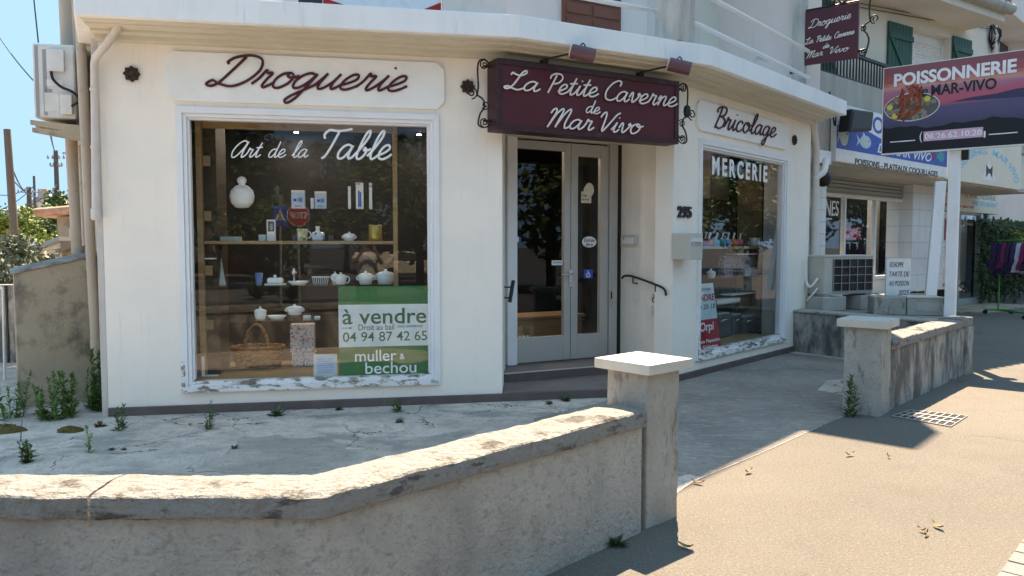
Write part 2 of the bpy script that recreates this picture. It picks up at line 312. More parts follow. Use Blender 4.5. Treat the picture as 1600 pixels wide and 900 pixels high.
# ---------------------------------------------------------------- lettering
def text_geo(body, bold=0.0, ext=.02, shear=0.0, align='CENTER', space=1.0, track=1.0):
    cu = bpy.data.curves.new('t', 'FONT'); cu.body = body; cu.size = 1; cu.offset = bold; cu.extrude = ext; cu.shear = shear; cu.align_x = align; cu.space_line = space; cu.space_character = track; cu.resolution_u = 4
    o = bpy.data.objects.new('t', cu); COL.objects.link(o); dg = bpy.context.evaluated_depsgraph_get()
    me = bpy.data.meshes.new_from_object(o.evaluated_get(dg)); vs = [v.co.copy() for v in me.vertices]; fs = [tuple(p.vertices) for p in me.polygons]
    bpy.data.objects.remove(o); bpy.data.curves.remove(cu); bpy.data.meshes.remove(me); return vs, fs
def put_text(mb, pl, body, u0, u1, z0, z1, o0, o1, bold=0.0, shear=0.0, mirror=False, warp=None, mi=0, **k):
    """real lettering scaled into the box u0..u1, z0..z1 of a plane, between depths o0 and o1"""
    vs, fs = text_geo(body, bold, .5, shear, **k)
    xs = [v.x for v in vs]; ys = [v.y for v in vs]; a, b, c, d = min(xs), max(xs), min(ys), max(ys)
    if z1 is None: z1 = z0 + (u1 - u0) * (d - c) / (b - a)
    P = []
    for v in vs:
        s = (v.x - a) / (b - a); t = (v.y - c) / (d - c)
        if mirror: s = 1 - s
        u, z = (u0 + s * (u1 - u0), z0 + t * (z1 - z0)) if not warp else warp(s, t)
        P.append(pl.w(u, z, o0 + (v.z + .5) * (o1 - o0)))
    mb.add(P, fs, mi=mi)
G = {  # joined handwriting: strokes on a grid where the small letters are 1 high
 'a': (1.1, [[(.78, .88), (.5, 1.0), (.2, .82), (.05, .42), (.16, .05), (.45, .08), (.7, .5), (.82, .95), (.74, .4), (.82, .05), (1.0, .08), (1.18, .32)]]),
 'e': (.85, [[(0, .25), (.35, .42), (.64, .7), (.56, .97), (.3, .95), (.09, .55), (.15, .12), (.42, 0), (.72, .14), (.93, .36)]]),
 'i': (.57, [[(0, .25), (.2, .7), (.28, 1.0), (.2, .4), (.28, .04), (.45, .07), (.64, .32)], [(.33, 1.5), (.345, 1.52)]]),
 'r': (.87, [[(0, .2), (.15, .6), (.22, 1.12), (.32, .92), (.58, .93), (.52, .5), (.52, .1), (.68, .02), (.93, .32)]]),
 'o': (.95, [[(.52, .98), (.2, .88), (.05, .5), (.17, .08), (.45, .0), (.74, .32), (.76, .75), (.52, .98), (.46, .78), (.7, .68), (1.02, .8)]]),
 'g': (1.05, [[(.78, .88), (.5, 1.0), (.2, .82), (.05, .42), (.16, .05), (.45, .08), (.7, .5), (.82, .95), (.74, .2), (.62, -.6), (.4, -.95), (.2, -.75), (.4, -.4), (.8, -.02), (1.12, .32)]]),
 'u': (1.12, [[(0, .25), (.15, .7), (.23, 1.0), (.17, .4), (.26, .03), (.5, .08), (.74, .5), (.84, 1.0), (.77, .4), (.86, .04), (1.02, .08), (1.2, .32)]]),
 't': (.66, [[(0, .25), (.25, .9), (.4, 1.75), (.26, .7), (.3, .05), (.5, .05), (.72, .32)], [(.0, 1.12), (.62, 1.2)]]),
 'd': (1.1, [[(.78, .88), (.5, 1.0), (.2, .82), (.05, .42), (.16, .05), (.45, .08), (.72, .6), (.88, 1.95), (.76, .6), (.82, .05), (1.0, .08), (1.18, .32)]]),
 'v': (.98, [[(0, .5), (.13, .95), (.25, .93), (.3, .5), (.4, .04), (.62, .22), (.84, .68), (.84, .98), (.72, .86), (.86, .72), (1.04, .8)]]),
 'n': (.98, [[(0, .55), (.12, .96), (.2, .8), (.12, .02)], [(.12, .15), (.3, .75), (.54, 1.0), (.67, .8), (.62, .3), (.7, .04), (.86, .08), (1.04, .32)]]),
 'l': (.66, [[(0, .2), (.3, .8), (.55, 1.55), (.5, 1.98), (.33, 1.85), (.22, 1.2), (.2, .4), (.3, .03), (.5, .06), (.74, .32)]]),
 'b': (.92, [[(0, .2), (.3, .8), (.55, 1.55), (.5, 1.98), (.33, 1.85), (.22, 1.2), (.2, .3), (.36, .0), (.62, .14), (.74, .55), (.58, .8), (.55, .62), (.75, .6), (1.0, .72)]]),
 'c': (.87, [[(.7, .8), (.5, 1.0), (.2, .85), (.06, .45), (.18, .06), (.45, .0), (.72, .14), (.93, .36)]]),
 'D': (1.75, [[(.62, 1.9), (.45, 1.0), (.26, .22), (.02, .0), (-.24, .12), (-.08, .36), (.3, .16), (.95, .02), (1.45, .4), (1.66, 1.1), (1.4, 1.75), (.8, 2.0), (.2, 1.85), (-.02, 1.55), (.1, 1.42)]]),
 'L': (1.2, [[(.0, 1.45), (.05, 1.7), (.3, 1.55), (.7, 1.5), (.98, 1.8), (.85, 2.03), (.66, 1.7), (.52, .8), (.32, .15), (.05, .02), (-.08, .18), (.15, .28), (.55, .08), (.9, .0), (1.25, .25)]]),
 'P': (1.0, [[(.42, 1.85), (.32, 1.0), (.18, .0)], [(.0, 1.45), (-.02, 1.75), (.3, 2.0), (.8, 1.95), (1.02, 1.55), (.8, 1.1), (.35, .95)]]),
 'C': (1.15, [[(1.12, 1.5), (1.15, 1.85), (.85, 2.0), (.4, 1.65), (.1, .9), (.22, .22), (.6, 0), (.95, .14), (1.22, .4)]]),
 'M': (1.7, [[(-.1, 1.45), (-.02, 1.8), (.18, 1.95), (.28, 1.6), (.16, .8), (.02, 0)], [(.05, .15), (.35, 1.4), (.68, 1.98), (.8, 1.7), (.7, .8), (.62, .05)], [(.64, .15), (.95, 1.4), (1.28, 1.98), (1.4, 1.7), (1.28, .6), (1.38, .05), (1.58, .08), (1.76, .32)]]),
 'V': (1.1, [[(-.1, 1.45), (.02, 1.85), (.22, 1.95), (.32, 1.4), (.38, .03), (.8, .9), (1.12, 1.75), (1.35, 1.98)]]),
 'B': (1.15, [[(.42, 1.85), (.3, 1.0), (.12, 0)], [(-.02, 1.4), (.0, 1.75), (.4, 2.0), (.9, 1.9), (.98, 1.5), (.75, 1.15), (.42, 1.08), (.82, 1.0), (1.08, .65), (.92, .15), (.55, -.02), (.2, .12)]]),
 'A': (1.5, [[(1.22, 1.7), (.9, 2.0), (.4, 1.65), (.06, .8), (.18, .08), (.55, .1), (1.0, .9), (1.3, 1.9), (1.14, .8), (1.16, .08), (1.34, .05), (1.56, .32)]]),
 'T': (1.15, [[(-.05, 1.4), (-.18, 1.7), (.05, 2.0), (.5, 1.95), (1.0, 1.98), (1.5, 2.1)], [(.72, 1.95), (.58, 1.0), (.4, .2), (.2, .02)]]),
}
def word(mb, pl, s, pa, pb, xh_px, r, o=0.0, shear=.42, z_tilt=True, flat=.6, k=5, n=6, zmul=1.0):
    """one joined word from pixel pa (baseline, left edge) to pb (baseline, right edge), small letters xh_px tall"""
    u0, z0 = pl.px(*pa, o); u1, z1 = pl.px(*pb, o)
    xh = (pl.px(pa[0], pa[1] - xh_px, o)[1] - z0) * zmul
    st = []; x = 0
    for ch in s:
        adv, strokes = G[ch]
        for q in strokes: st.append([(x + a + b * shear, b) for a, b in smooth([Vector((p[0], p[1], 0)) for p in q], k) and [(v.x, v.y) for v in smooth([Vector((p[0], p[1], 0)) for p in q], k)]])
        x += adv
    xs = [p[0] for q in st for p in q]; a, b = min(xs), max(xs)
    sxx = (u1 - u0) / (b - a)
    for q in st:
        pts = [pl.w(u0 + (p[0] - a) * sxx, z0 + (z1 - z0) * (p[0] - a) / (b - a) + p[1] * xh, o) for p in q]
        if (pts[0] - pts[-1]).length < r * .5 and len(pts) < 10: pts = [pts[0] - Vector((0, 0, r * .5)), pts[0] + Vector((0, 0, r * .5))]; 
        mb.tube(pts, r, n)
def squiggle(mb, pl, u0, u1, z, h, o0, o1, seed=1, n=None):
    """tiny unreadable line of print as a row of short bars"""
    rnd = random.Random(seed); u = u0
    while u < u1:
        l = h * rnd.uniform(.8, 3.2); mb.box(pl, u, min(u + l, u1), z, z + h * .55, o0, o1); u += l + h * .6

# ---------------------------------------------------------------- planes of the corner shop
A = gnd(203, 649.5); Bc = gnd(785, 627); E0 = Vector((1.86, 8.74)); C0 = gnd(1058.4, 596); C1 = gnd(1229.4, 551.7)
F1 = Plane(A, Bc); F3p = Plane(C0, C1)
F1 = Plane(F1.w(F1.px(170, 652)[0], 0), Bc)            # street front with the big window
CH = Plane(Bc, E0)                                       # corner with the door
F3 = Plane(E0, F3p.w(3.95, 0))                           # side front with the second window
CA, CB, CE, CG = [Vector((p.x, p.y)) for p in (F1.w(0, 0), F1.w(F1.L, 0), CH.w(CH.L, 0), F3.w(F3.L, 0))]
SIDE = Plane(CA + Vector((-.5, .87)) * 5, CA)           # left flank (its outside faces the yard)
def offset_poly(o):
    """front outline of the building pushed out by o"""
    def inter(p, d, q, e):
        t = ((q - p).x * e.y - (q - p).y * e.x) / (d.x * e.y - d.y * e.x); return p + d * t
    a = F1.P + F1.N * o; b = CH.P + CH.N * o; c = F3.P + F3.N * o
    return [a, inter(a, F1.D, b, CH.D), inter(b, CH.D, c, F3.D), c + F3.D * F3.L]
BK1 = CG + Vector((-.74, .67)) * 5; BK0 = CA + Vector((-.5, .87)) * 5
shop = thing('corner_shop', 'cream corner shop with two large display windows and a recessed glazed entrance', 'shop', (CB.x, CB.y, 0))
WT = .24
W1 = dict(u0=F1.px(285, 612)[0], u1=F1.px(688, 598)[0], z0=.205, z1=2.90)
W3 = dict(u0=F3.px(1087, 565)[0], u1=F3.px(1225, 531)[0], z0=.195, z1=2.885)
def wall_hole(mb, pl, L0, L1, z0, z1, h, t=WT):
    mb.box(pl, L0, h['u0'], z0, z1, -t, 0); mb.box(pl, h['u1'], L1, z0, z1, -t, 0)
    mb.box(pl, h['u0'], h['u1'], z0, h['z0'], -t, 0); mb.box(pl, h['u0'], h['u1'], h['z1'], z1, -t, 0)
HZ = 3.49
m = MB(); wall_hole(m, F1, 0, F1.L, 0, HZ, {k: v for k, v in W1.items()}); m.build('wall', M['plaster'], shop)
m = MB(); wall_hole(m, F3, 0, F3.L, 0, HZ, W3); m.build('wall', M['plaster'], shop)
# recessed entrance on the corner
DR = 1.0
DU0, DU1 = CH.px(790, 570, -DR)[0], CH.px(962, 553, -DR)[0]
RU = CH.px(966, 553, -DR)[0]
m = MB()
m.box(CH, .0, CH.L, 2.87, HZ, -.22, 0)                                    # lintel
lw = [(CB.x, CB.y), tuple(CH.w(DU0, 0, -DR).xy), tuple(CH.w(DU0 - .25, 0, -DR - .05).xy), (CB.x - .3, CB.y + .2)]
m.slab([tuple(F1.w(F1.L - .002, 0, -.003).xy)] + lw[1:], 0, 3.0)
q = CH.w(RU, 0, -DR - .1).xy; e = CE
m.slab([(e.x, e.y), (e.x + .12, e.y + .2), (q.x + .25, q.y + .15), (q.x, q.y)], 0, HZ)
m.build('porch_wall', M['plaster'], shop)
m = MB(); m.box(CH, -.2, CH.L + .1, 2.86, 2.9, -DR - .15, -.22); m.build('porch_ceiling', M['soffit'], shop)
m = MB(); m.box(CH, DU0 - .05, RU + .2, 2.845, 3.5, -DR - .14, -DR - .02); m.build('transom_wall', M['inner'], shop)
m = MB(); m.box(SIDE, 0, SIDE.L - .002, 0, HZ, -.2, 0); m.build('side_wall', M['shedwall'], shop)
m = MB(); m.box(SIDE, SIDE.L - .16, SIDE.L - .004, 0, HZ, .002, .05); m.build('corner_strip', M['pipe_white'], shop)
# plinth and steps
m = MB(); m.box(F1, .005, F1.L, -.05, .085, .002, .035); m.build('plinth', M['plinth'], shop, .006)
m = MB(); m.box(F3, .0, F3.L, -.05, .085, .002, .035); m.build('plinth', M['plinth'], shop, .006)
lowA = F1.w(F1.L, 0, .035).xy; lowB = (F1.w(F1.L + 1.15, 0, .035)).xy; lowC = CE + F3.N * .035
m = MB(); m.slab([tuple(lowA), tuple(lowB), (1.55, 8.28), tuple(lowC), tuple(CH.w(CH.L, 0, -DR).xy), tuple(CH.w(.3, 0, -DR).xy)], -.05, .088)
m.build('step', M['plinth'], shop, .006)
m = MB(); m.slab([tuple(lowA + Vector((.01, .02))), tuple(lowB + Vector((-.02, .03))), (1.54, 8.3), tuple(CE + F3.N * .0), tuple(CH.w(CH.L, 0, -.6).xy), tuple(CH.w(.3, 0, -.6).xy)], .08, .093); m.build('tread', M['tread'], shop)
nA, nB = gnd(789, 584.6, .19).xy, gnd(945.7, 572, .19).xy; nd = (nB - nA).normalized(); nC = nA + nd * 2.0
m = MB(); m.slab([tuple(nA), tuple(nC), tuple(CH.w(RU + .02, 0, -DR - .1).xy), tuple(CH.w(DU0 - .1, 0, -DR - .1).xy)], .05, .19); m.build('step', M['plinth'], shop, .004)
m = MB(); m.slab([tuple(nA + Vector((.01, .04))), tuple(nC + Vector((0, .04))), tuple(CH.w(RU + .02, 0, -DR - .1).xy), tuple(CH.w(DU0 - .1, 0, -DR - .1).xy)], .18, .194); m.build('tread', M['tread'], shop)
nn = Vector((nd.y, -nd.x))
m = MB(); m.slab([tuple(nA + nn * .006), tuple(nA + nd * 1.85 + nn * .006), tuple(nA + nd * 1.85 - nn * .035), tuple(nA - nn * .035)], .186, .196); m.build('step_nosing', M['alu'], shop, .003)
# canopy slab with stepped soffit
def ring(mb, o_in, o_out, z0, z1, ext0=0, ext1=0):
    a = offset_poly(o_in); b = offset_poly(o_out)
    a[0] = a[0] - F1.D * ext0; b[0] = b[0] - F1.D * ext0; a[-1] = a[-1] + F3.D * ext1; b[-1] = b[-1] + F3.D * ext1
    for i in range(3): mb.slab([tuple(b[i]), tuple(b[i + 1]), tuple(a[i + 1]), tuple(a[i])], z0, z1)
m = MB(); P = offset_poly(.5); P[0] = P[0] - F1.D * .02; P[-1] = P[-1] + F3.D * .07
m.slab([tuple(p) for p in P] + [tuple(BK1), tuple(BK0)], 3.555, 3.77); m.build('canopy', M['canopy'], shop, .012)
m = MB()
for a, b, z0, z1 in ((-.1, .09, HZ - .03, 3.52), (-.1, .20, 3.505, 3.54), (-.1, .33, 3.53, 3.556), (-.1, .43, 3.545, 3.557)): ring(m, a, b, z0, z1, .0, .0)
m.build('soffit_moulding', M['soffit'], shop, .006)
# interior
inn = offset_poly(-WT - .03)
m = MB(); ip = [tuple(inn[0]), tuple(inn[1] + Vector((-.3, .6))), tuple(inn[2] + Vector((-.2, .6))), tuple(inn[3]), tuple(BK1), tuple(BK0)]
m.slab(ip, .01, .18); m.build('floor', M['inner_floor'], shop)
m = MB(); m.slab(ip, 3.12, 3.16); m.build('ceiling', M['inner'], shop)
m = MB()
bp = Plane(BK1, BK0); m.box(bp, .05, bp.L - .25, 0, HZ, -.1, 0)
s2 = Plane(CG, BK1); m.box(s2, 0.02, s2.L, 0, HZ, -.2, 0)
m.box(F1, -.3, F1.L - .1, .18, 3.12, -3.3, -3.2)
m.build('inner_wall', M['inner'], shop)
# shop windows
def window(pl, w, seed, paper=False):
    o0, o1 = -.09, .022; b = .105
    u0, u1, z0, z1 = w['u0'], w['u1'], w['z0'], w['z1']
    def fr(mb, u0, u1, z0, z1, bw, oa, ob):       # mitred frame
        for (p, q, r_, s_) in (((u0, z0), (u0 + bw, z0 + bw), (u0 + bw, z1 - bw), (u0, z1)), ((u1, z1), (u1 - bw, z1 - bw), (u1 - bw, z0 + bw), (u1, z0)), ((u0, z1), (u0 + bw, z1 - bw), (u1 - bw, z1 - bw), (u1, z1))):
            mb.prism(pl, [p, s_, r_, q] if False else [p, q, r_, s_], oa, ob)
    m = MB(); fr(m, u0, u1, z0, z1, .06, -.09, .03); fr(m, u0 + .06, u1 - .06, z0 + .06, z1 - .06, .035, -.09, .012); fr(m, u0 + .095, u1 - .095, z0 + .095, z1 - .095, .022, -.09, -.012)
    f = m.build('shop_window', M['white_paint'], shop, .004)
    m = MB(); m.prism(pl, [(u0, z0), (u1, z0), (u1 - .06, z0 + .06), (u0 + .06, z0 + .06)], -.09, .045); m.prism(pl, [(u0 + .06, z0 + .06), (u1 - .06, z0 + .06), (u1 - .1, z0 + .1), (u0 + .1, z0 + .1)], -.09, .014)
    m.box(pl, u0 - .0, u0 + .035, z0 + .02, z0 + .30, .0305, .034)
    m.build('sill', M['peel'], f, .005)
    m = MB(); m.box(pl, u0 + .112, u1 - .112, z0 + .085, z1 - .112, -.05, -.044); m.build('pane', M['glass'], f)
    return f
win1 = window(F1, W1, 1); win3 = window(F3, W3, 2)
m = MB(); sg = .0
word(m, F1, 'Art', (362, 246), (411, 245.5), 13, .0065, -.04, .38); word(m, F1, 'de', (420, 246), (447, 246), 13, .0065, -.04, .38); word(m, F1, 'la', (456, 246), (482, 246), 13, .0065, -.04, .38)
word(m, F1, 'Table', (502, 248), (612, 249), 22, .0125, -.038, .38, zmul=1.02)
m.build('window_lettering', M['text_white'], win1)
m = MB(); u0, zt = F3.px(1113, 243.5, -.04); u1, _ = F3.px(1199, 260, -.04); zb = F3.px(1113, 273, -.04)[1]
put_text(m, F3, 'MERCERIE', u0, u1, zb, zt, -.043, -.037, .028, track=1.45); m.build('window_lettering', M['text_white'], win3)
# entrance doors
def leaf(ua, ub, st, top, bot, handle, stickers):
    oa, ob = -DR - .03, -DR + .03; z0, z1 = .207, 2.84
    m = MB(); m.box(CH, ua, ua + st[0], z0, z1, oa, ob); m.box(CH, ub - st[1], ub, z0, z1, oa, ob)
    m.box(CH, ua + st[0], ub - st[1], z0, z0 + bot, oa, ob - .002); m.box(CH, ua + st[0], ub - st[1], z1 - top, z1, oa, ob - .002)
    d = m.build('entrance_door', M['alu'], shop, .004)
    m = MB(); m.box(CH, ua + st[0] - .01, ub - st[1] + .01, z0 + bot - .01, z1 - top + .01, -DR - .004, -DR + .004); m.build('pane', M['glass'], d)
    return d
um = CH.px(889, 560, -DR)[0]; uL = CH.px(803, 570, -DR)[0]; uR = CH.px(947, 553, -DR)[0]
d1 = leaf(uL, um - .004, (.015, .09), .1, .30, 1, 0); d2 = leaf(um + .004, uR, (.10, .12), .15, .30, 0, 0)
m = MB(); m.box(CH, DU0 - .02, uL - .006, .2, 2.86, -DR - .04, -DR + .10); m.build('door_frame', M['white_paint'], shop, .005)
m = MB(); m.box(CH, uR + .006, DU1 - .02, .2, 2.86, -DR - .04, -DR + .05); m.build('door_frame', M['alu'], shop, .005)
m = MB(); m.box(CH, DU1 - .018, RU + .004, .2, 2.86, -DR - .04, -DR + .035); m.build('door_gasket', M['black'], shop)
m = MB(); m.box(CH, RU + .006, RU + .05, .2, 2.86, -DR - .04, -DR + .07); m.build('door_frame', M['white_paint'], shop, .004)
hu, hz = CH.px(893, 428, -DR + .05); m = MB()
m.box(CH, hu - .03, hu + .03, hz - .16, hz + .05, -DR + .03, -DR + .042); m.tube([CH.w(hu, hz, -DR + .03), CH.w(hu, hz, -DR + .085), CH.w(hu - .03, hz, -DR + .09), CH.w(hu - .17, hz - .01, -DR + .09)], .011, 8); m.tube([CH.w(hu, hz - .11, -DR + .04), CH.w(hu, hz - .11, -DR + .052)], .013, 10)
m.build('handle', M['steel'], d1)
m = MB(); lu, lz = CH.px(955, 462, -DR + .05); m.box(CH, lu - .015, lu + .015, lz - .13, lz + .12, -DR + .05, -DR + .056); m.build('lock_plate', M['steel'], d2)
m = MB(); m.box(CH, lu - .008, lu + .008, lz - .04, lz + .05, -DR + .056, -DR + .06); m.build('keyhole', M['black'], d2)
og = -DR + .006
def dbox(px0, py0, px1, py1, d=0.0): 
    a = CH.px(px0, py1, og + d); b = CH.px(px1, py0, og + d); c = CH.px(px0, py0, og + d); return a[0], b[0], a[1], c[1]
# stickers on the glass
u, z = CH.px(920.5, 378, og); m = MB(); m.disc(CH, u, z, .115, og, og + .002, 28, ry=.075); s = m.build('sticker', M['text_black'], d2)
m = MB(); m.disc(CH, u, z, .106, og + .002, og + .003, 28, ry=.068); m.build('sticker', M['white'], d2)
m = MB(); put_text(m, CH, 'Entrée', u - .078, u + .078, z - .002, z + .045, og + .003, og + .004, .012, .3); put_text(m, CH, 'libre', u - .055, u + .055, z - .052, z - .012, og + .003, og + .004, .012, .3); m.build('sticker_lettering', M['text_black'], d2)
u0, u1, z0, z1 = dbox(912, 421, 926, 435); m = MB(); m.box(CH, u0, u1, z0, z1, og, og + .002); m.build('sticker', M['blue'], d2)
def wheelchair(mb, pl, u, z, h, o0, o1):
    r = h * .075; pt = lambda a, b: pl.w(u + a * h, z + b * h, (o0 + o1) / 2)
    mb.disc(pl, u - .06 * h, z + .38 * h, .09 * h, o0, o1, 12)
    mb.tube([pt(-.06, .27), pt(-.03, -.02), pt(.2, -.03), pt(.27, -.3), pt(.36, -.27)], r, 6); mb.tube([pt(-.05, .13), pt(.16, .12)], r * .9, 6)
    mb.tube([pt(-.05 + .28 * math.cos(a), -.16 + .28 * math.sin(a)) for a in [R(x) for x in range(130, 350, 20)]], r * .9, 6)
m = MB(); wheelchair(m, CH, (u0 + u1) / 2, (z0 + z1) / 2, (z1 - z0) * .8, og + .002, og + .004); m.build('sticker_symbol', M['text_white'], d2)
u0, u1, z0, z1 = dbox(908, 287, 927, 317); m = MB(); m.box(CH, u0, u1 - .03, z0, z0 + .14, og, og + .002); m.disc(CH, (u0 + u1) / 2 + .03, z1 - .07, .07, og, og + .0016, 16, ry=.085); m.disc(CH, (u0 + u1) / 2 + .02, z0 + .15, .075, og + .0002, og + .0018, 16); m.build('sticker', M['cream'], d2)
m = MB(); put_text(m, CH, 'Club\nservice', u0 + .01, u1 - .06, z0 + .03, z0 + .11, og + .002, og + .003, .01, align='LEFT'); m.build('sticker_lettering', M['text_black'], d2)
u0, u1, z0, z1 = dbox(862, 407, 884, 414.5); m = MB(); m.box(CH, u0, u1 - .045, z0, z1, og, og + .002); m.build('sticker', M['white'], d1)
m = MB(); m.box(CH, u1 - .045, u1, z0, z1, og, og + .002); m.build('sticker', M['blue'], d1)
m = MB(); put_text(m, CH, 'poussez', u0 + .02, u1 - .06, z0 + .015, z1 - .015, og + .002, og + .003, .01); m.build('sticker_lettering', M['text_black'], d1)
u0, u1, z0, z1 = dbox(803, 370, 814, 378); m = MB(); m.box(CH, u0, u1 - .03, z0, z1, og, og + .002); m.build('sticker', M['white'], d1)
m = MB(); m.box(CH, u1 - .03, u1, z0, z1, og, og + .002); m.build('sticker', M['blue'], d1)
# upper storey behind the terrace
up = MB(); t0 = 3.77
U = -1.3
for pl, a, b in ((F1, -.1, F1.L - .1), (CH, -.6, CH.L + .6), (F3, .1, F3.L)): up.box(pl, a, b, t0, 6.9, U - .25, U)
up.box(F3, .55, F3.L, 6.9, 9.45, U - .25, U); up.box(F3, 3.35, F3.L, t0, 9.45, U, .12); up.box(SIDE, 0, SIDE.L - .9, t0, 6.9, -.25, 0)
up.build('upper_wall', M['pinkwall'], shop)
m = MB(); m.box(F3, .45, F3.L + .1, 9.45, 9.62, -5, -.8); m.build('roof', M['rooftile'], shop)
m = MB(); m.box(F3, 3.24, 3.3505, t0, 6.9, .02, .2); m.build('stained_edge', M['stainwall'], shop)
a, za = CH.px(877, 20, U); b, _ = CH.px(967, 20, U); m = MB(); m.box(CH, a, b, t0, 6.2, U + .002, U + .05)
for i in range(12): m.box(CH, a + .04 + (b - a - .08) * (i // 6 * .5) , a + .0 + (b - a) * (.47 + i // 6 * .5), 3.85 + .16 * (i % 6), 3.97 + .16 * (i % 6), U + .05, U + .062)
m.build('shutter', M['red_shutter'], shop, .004)
m = MB(); pu, _ = F3.px(1062, 60, .28)
m.box(F3, pu - .15, pu + .19, t0, 4.95, .06, .36); m.build('terrace_pier', M['stainwall'], shop, .01)
a, _ = F1.px(691, 10, .3); b = a + .62; m = MB(); m.box(F1, a, b, t0, 4.75, .12, .34); m.build('terrace_pier', M['pinkwall'], shop, .01)
m = MB()
for z in (4.05, 4.42): m.tube([F3.w(pu + .18, z + .03, .25), F3.w(3.28, z - .04, .25)], .028, 8)
for z in (4.13, 4.55):
    ua = pu - .14; m.tube([F3.w(ua, z, .25), F3.w(.0, z, .25) , CH.w(.6, z, .25), F1.w(b - .05, z, .25)], .028, 8)
m.build('terrace_railing', M['letter_cream'], shop)
# banner on the terrace rail
P0, P1 = F1.px(505, 8, .30)[0], F1.px(689, 12, .30)[0]
m = MB(); m.box(F1, P0, P1, 3.775, 4.7, .29, .30); bn = thing('banner', 'white advertising banner with red corners tied to the terrace rail above the canopy', 'banner', F1.w((P0 + P1) / 2, 3.775, .3)); m.build('cloth', M['white'], bn)
m = MB(); m.prism(F1, [(P0, 3.775), (P0 + .25, 3.775), (P0 + .28, 3.80), (P0, 3.88)], .301, .304); m.build('red_corner', M['red'], bn)
m = MB(); m.prism(F1, [(P1, 3.775), (P1, 3.9), (P1 - .22, 3.8), (P1 - .18, 3.775)], .301, .304); m.build('red_corner', M['red'], bn)
a, _ = F1.px(466, 3, .26); m = MB(); m.box(F1, a, P0 - .01, 3.772, 4.6, .2, .26); tag(m.build('dark_screen', M['grille'], None), 'dark screen panel on the terrace left of the white banner', 'screen')
# shop signs: white fascia boards with wrought letters
def fascia(pl, name, label, pts, ch, words):
    (ax, ay), (bx, by) = pts; u0, z1 = pl.px(ax, ay); u1, z0 = pl.px(bx, by)
    t = thing('fascia_sign', label, 'sign', pl.w((u0 + u1) / 2, z0, 0)); c = .07; m = MB()
    m.prism(pl, [(u0 + c, z0), (u1 - c, z0), (u1, z0 + c), (u1, z1 - c), (u1 - c, z1), (u0 + c, z1), (u0, z1 - c), (u0, z0 + c)], .001, .032); m.build('board', M['sign_white'], t, .003)
    m = MB()
    for wd in words: word(m, pl, *wd)
    m.build('lettering', M['letter_burg'], t); return t
fascia(F1, 'fascia_sign', 'white fascia board with burgundy cursive Droguerie over the large left window', ((257, 80), (694, 172)), 0, [('Droguerie', (322, 134), (636, 143), 25, .0128, .04, .55)])
fascia(F3, 'fascia_sign', 'white fascia board with burgundy cursive Bricolage over the right window', ((1087, 155), (1228, 235)), 0, [('Bricolage', (1117, 199), (1213, 215), 17.5, .0115, .042, .32)])
# iron rosettes (wall anchors)
def rosette(pl, px, py, label):
    u, z = pl.px(px, py); m = MB(); n = 32
    m.prism(pl, [(u + (.066 + .009 * math.cos(8 * 2 * math.pi * k / n)) * math.cos(2 * math.pi * k / n), z + (.066 + .009 * math.cos(8 * 2 * math.pi * k / n)) * math.sin(2 * math.pi * k / n)) for k in range(n)], .001, .03)
    m.disc(pl, u, z, .024, .03, .045, 12)
    for k in range(8): m.disc(pl, u + .046 * math.cos(k * math.pi / 4), z + .046 * math.sin(k * math.pi / 4), .012, .03, .038, 8)
    tag(m.build('wall_rosette', M['rust'], None, .004), label, 'rosette', 'rusty iron rosettes on the shop walls')
rosette(F1, 206.5, 116, 'rusty iron rosette on the wall left of the Droguerie board'); rosette(F1, 730.5, 136, 'rusty iron rosette on the wall between the Droguerie board and the burgundy sign'); rosette(F3, 1240, 219, 'rusty iron rosette on the wall right of the Bricolage board')
# burgundy sign over the door
so_ = .27
u0, z1 = CH.px(776.7, 90, so_); u1, _ = CH.px(1061.7, 129, so_); z0 = CH.px(776.7, 202.3, so_)[1]
bs = thing('shop_sign', 'burgundy sign box with cream cursive lettering hung over the shop entrance', 'sign', CH.w((u0 + u1) / 2, z0, .15))
m = MB(); m.box(CH, u0 + .05, u1 - .05, z0 + .05, z1 - .05, .06, so_ - .012); m.build('panel', M['burgundy'], bs)
m = MB()
for a, b, c, d in ((u0, u1, z0, z0 + .055), (u0, u1, z1 - .055, z1), (u0, u0 + .055, z0 + .055, z1 - .055), (u1 - .055, u1, z0 + .055, z1 - .055)): m.box(CH, a, b, c, d, .05, so_)
m.build('frame', M['burgundy_dark'], bs, .005)
m = MB(); o = so_ + .010; r = .0095
for wd in (('La', (788, 138), (844, 144), 15.5), ('Petite', (856, 145), (935, 152), 15.5), ('Caverne', (946, 156), (1058, 167.5), 16), ('de', (916, 176), (938, 178.5), 10.5), ('Mar', (855, 198.5), (928, 204), 15.5), ('Vivo', (939, 205.5), (1005, 209.5), 15.5)): word(m, CH, wd[0], wd[1], wd[2], wd[3], r if wd[0] != 'de' else .0075, o, .30)
m.build('lettering', M['letter_cream'], bs)
def spiral(pl, u, z, r0, r1, a0, turns, o, n=22):
    return [pl.w(u + (r0 + (r1 - r0) * k / n) * math.cos(a0 + turns * 2 * math.pi * k / n), z + (r0 + (r1 - r0) * k / n) * math.sin(a0 + turns * 2 * math.pi * k / n), o) for k in range(n + 1)]
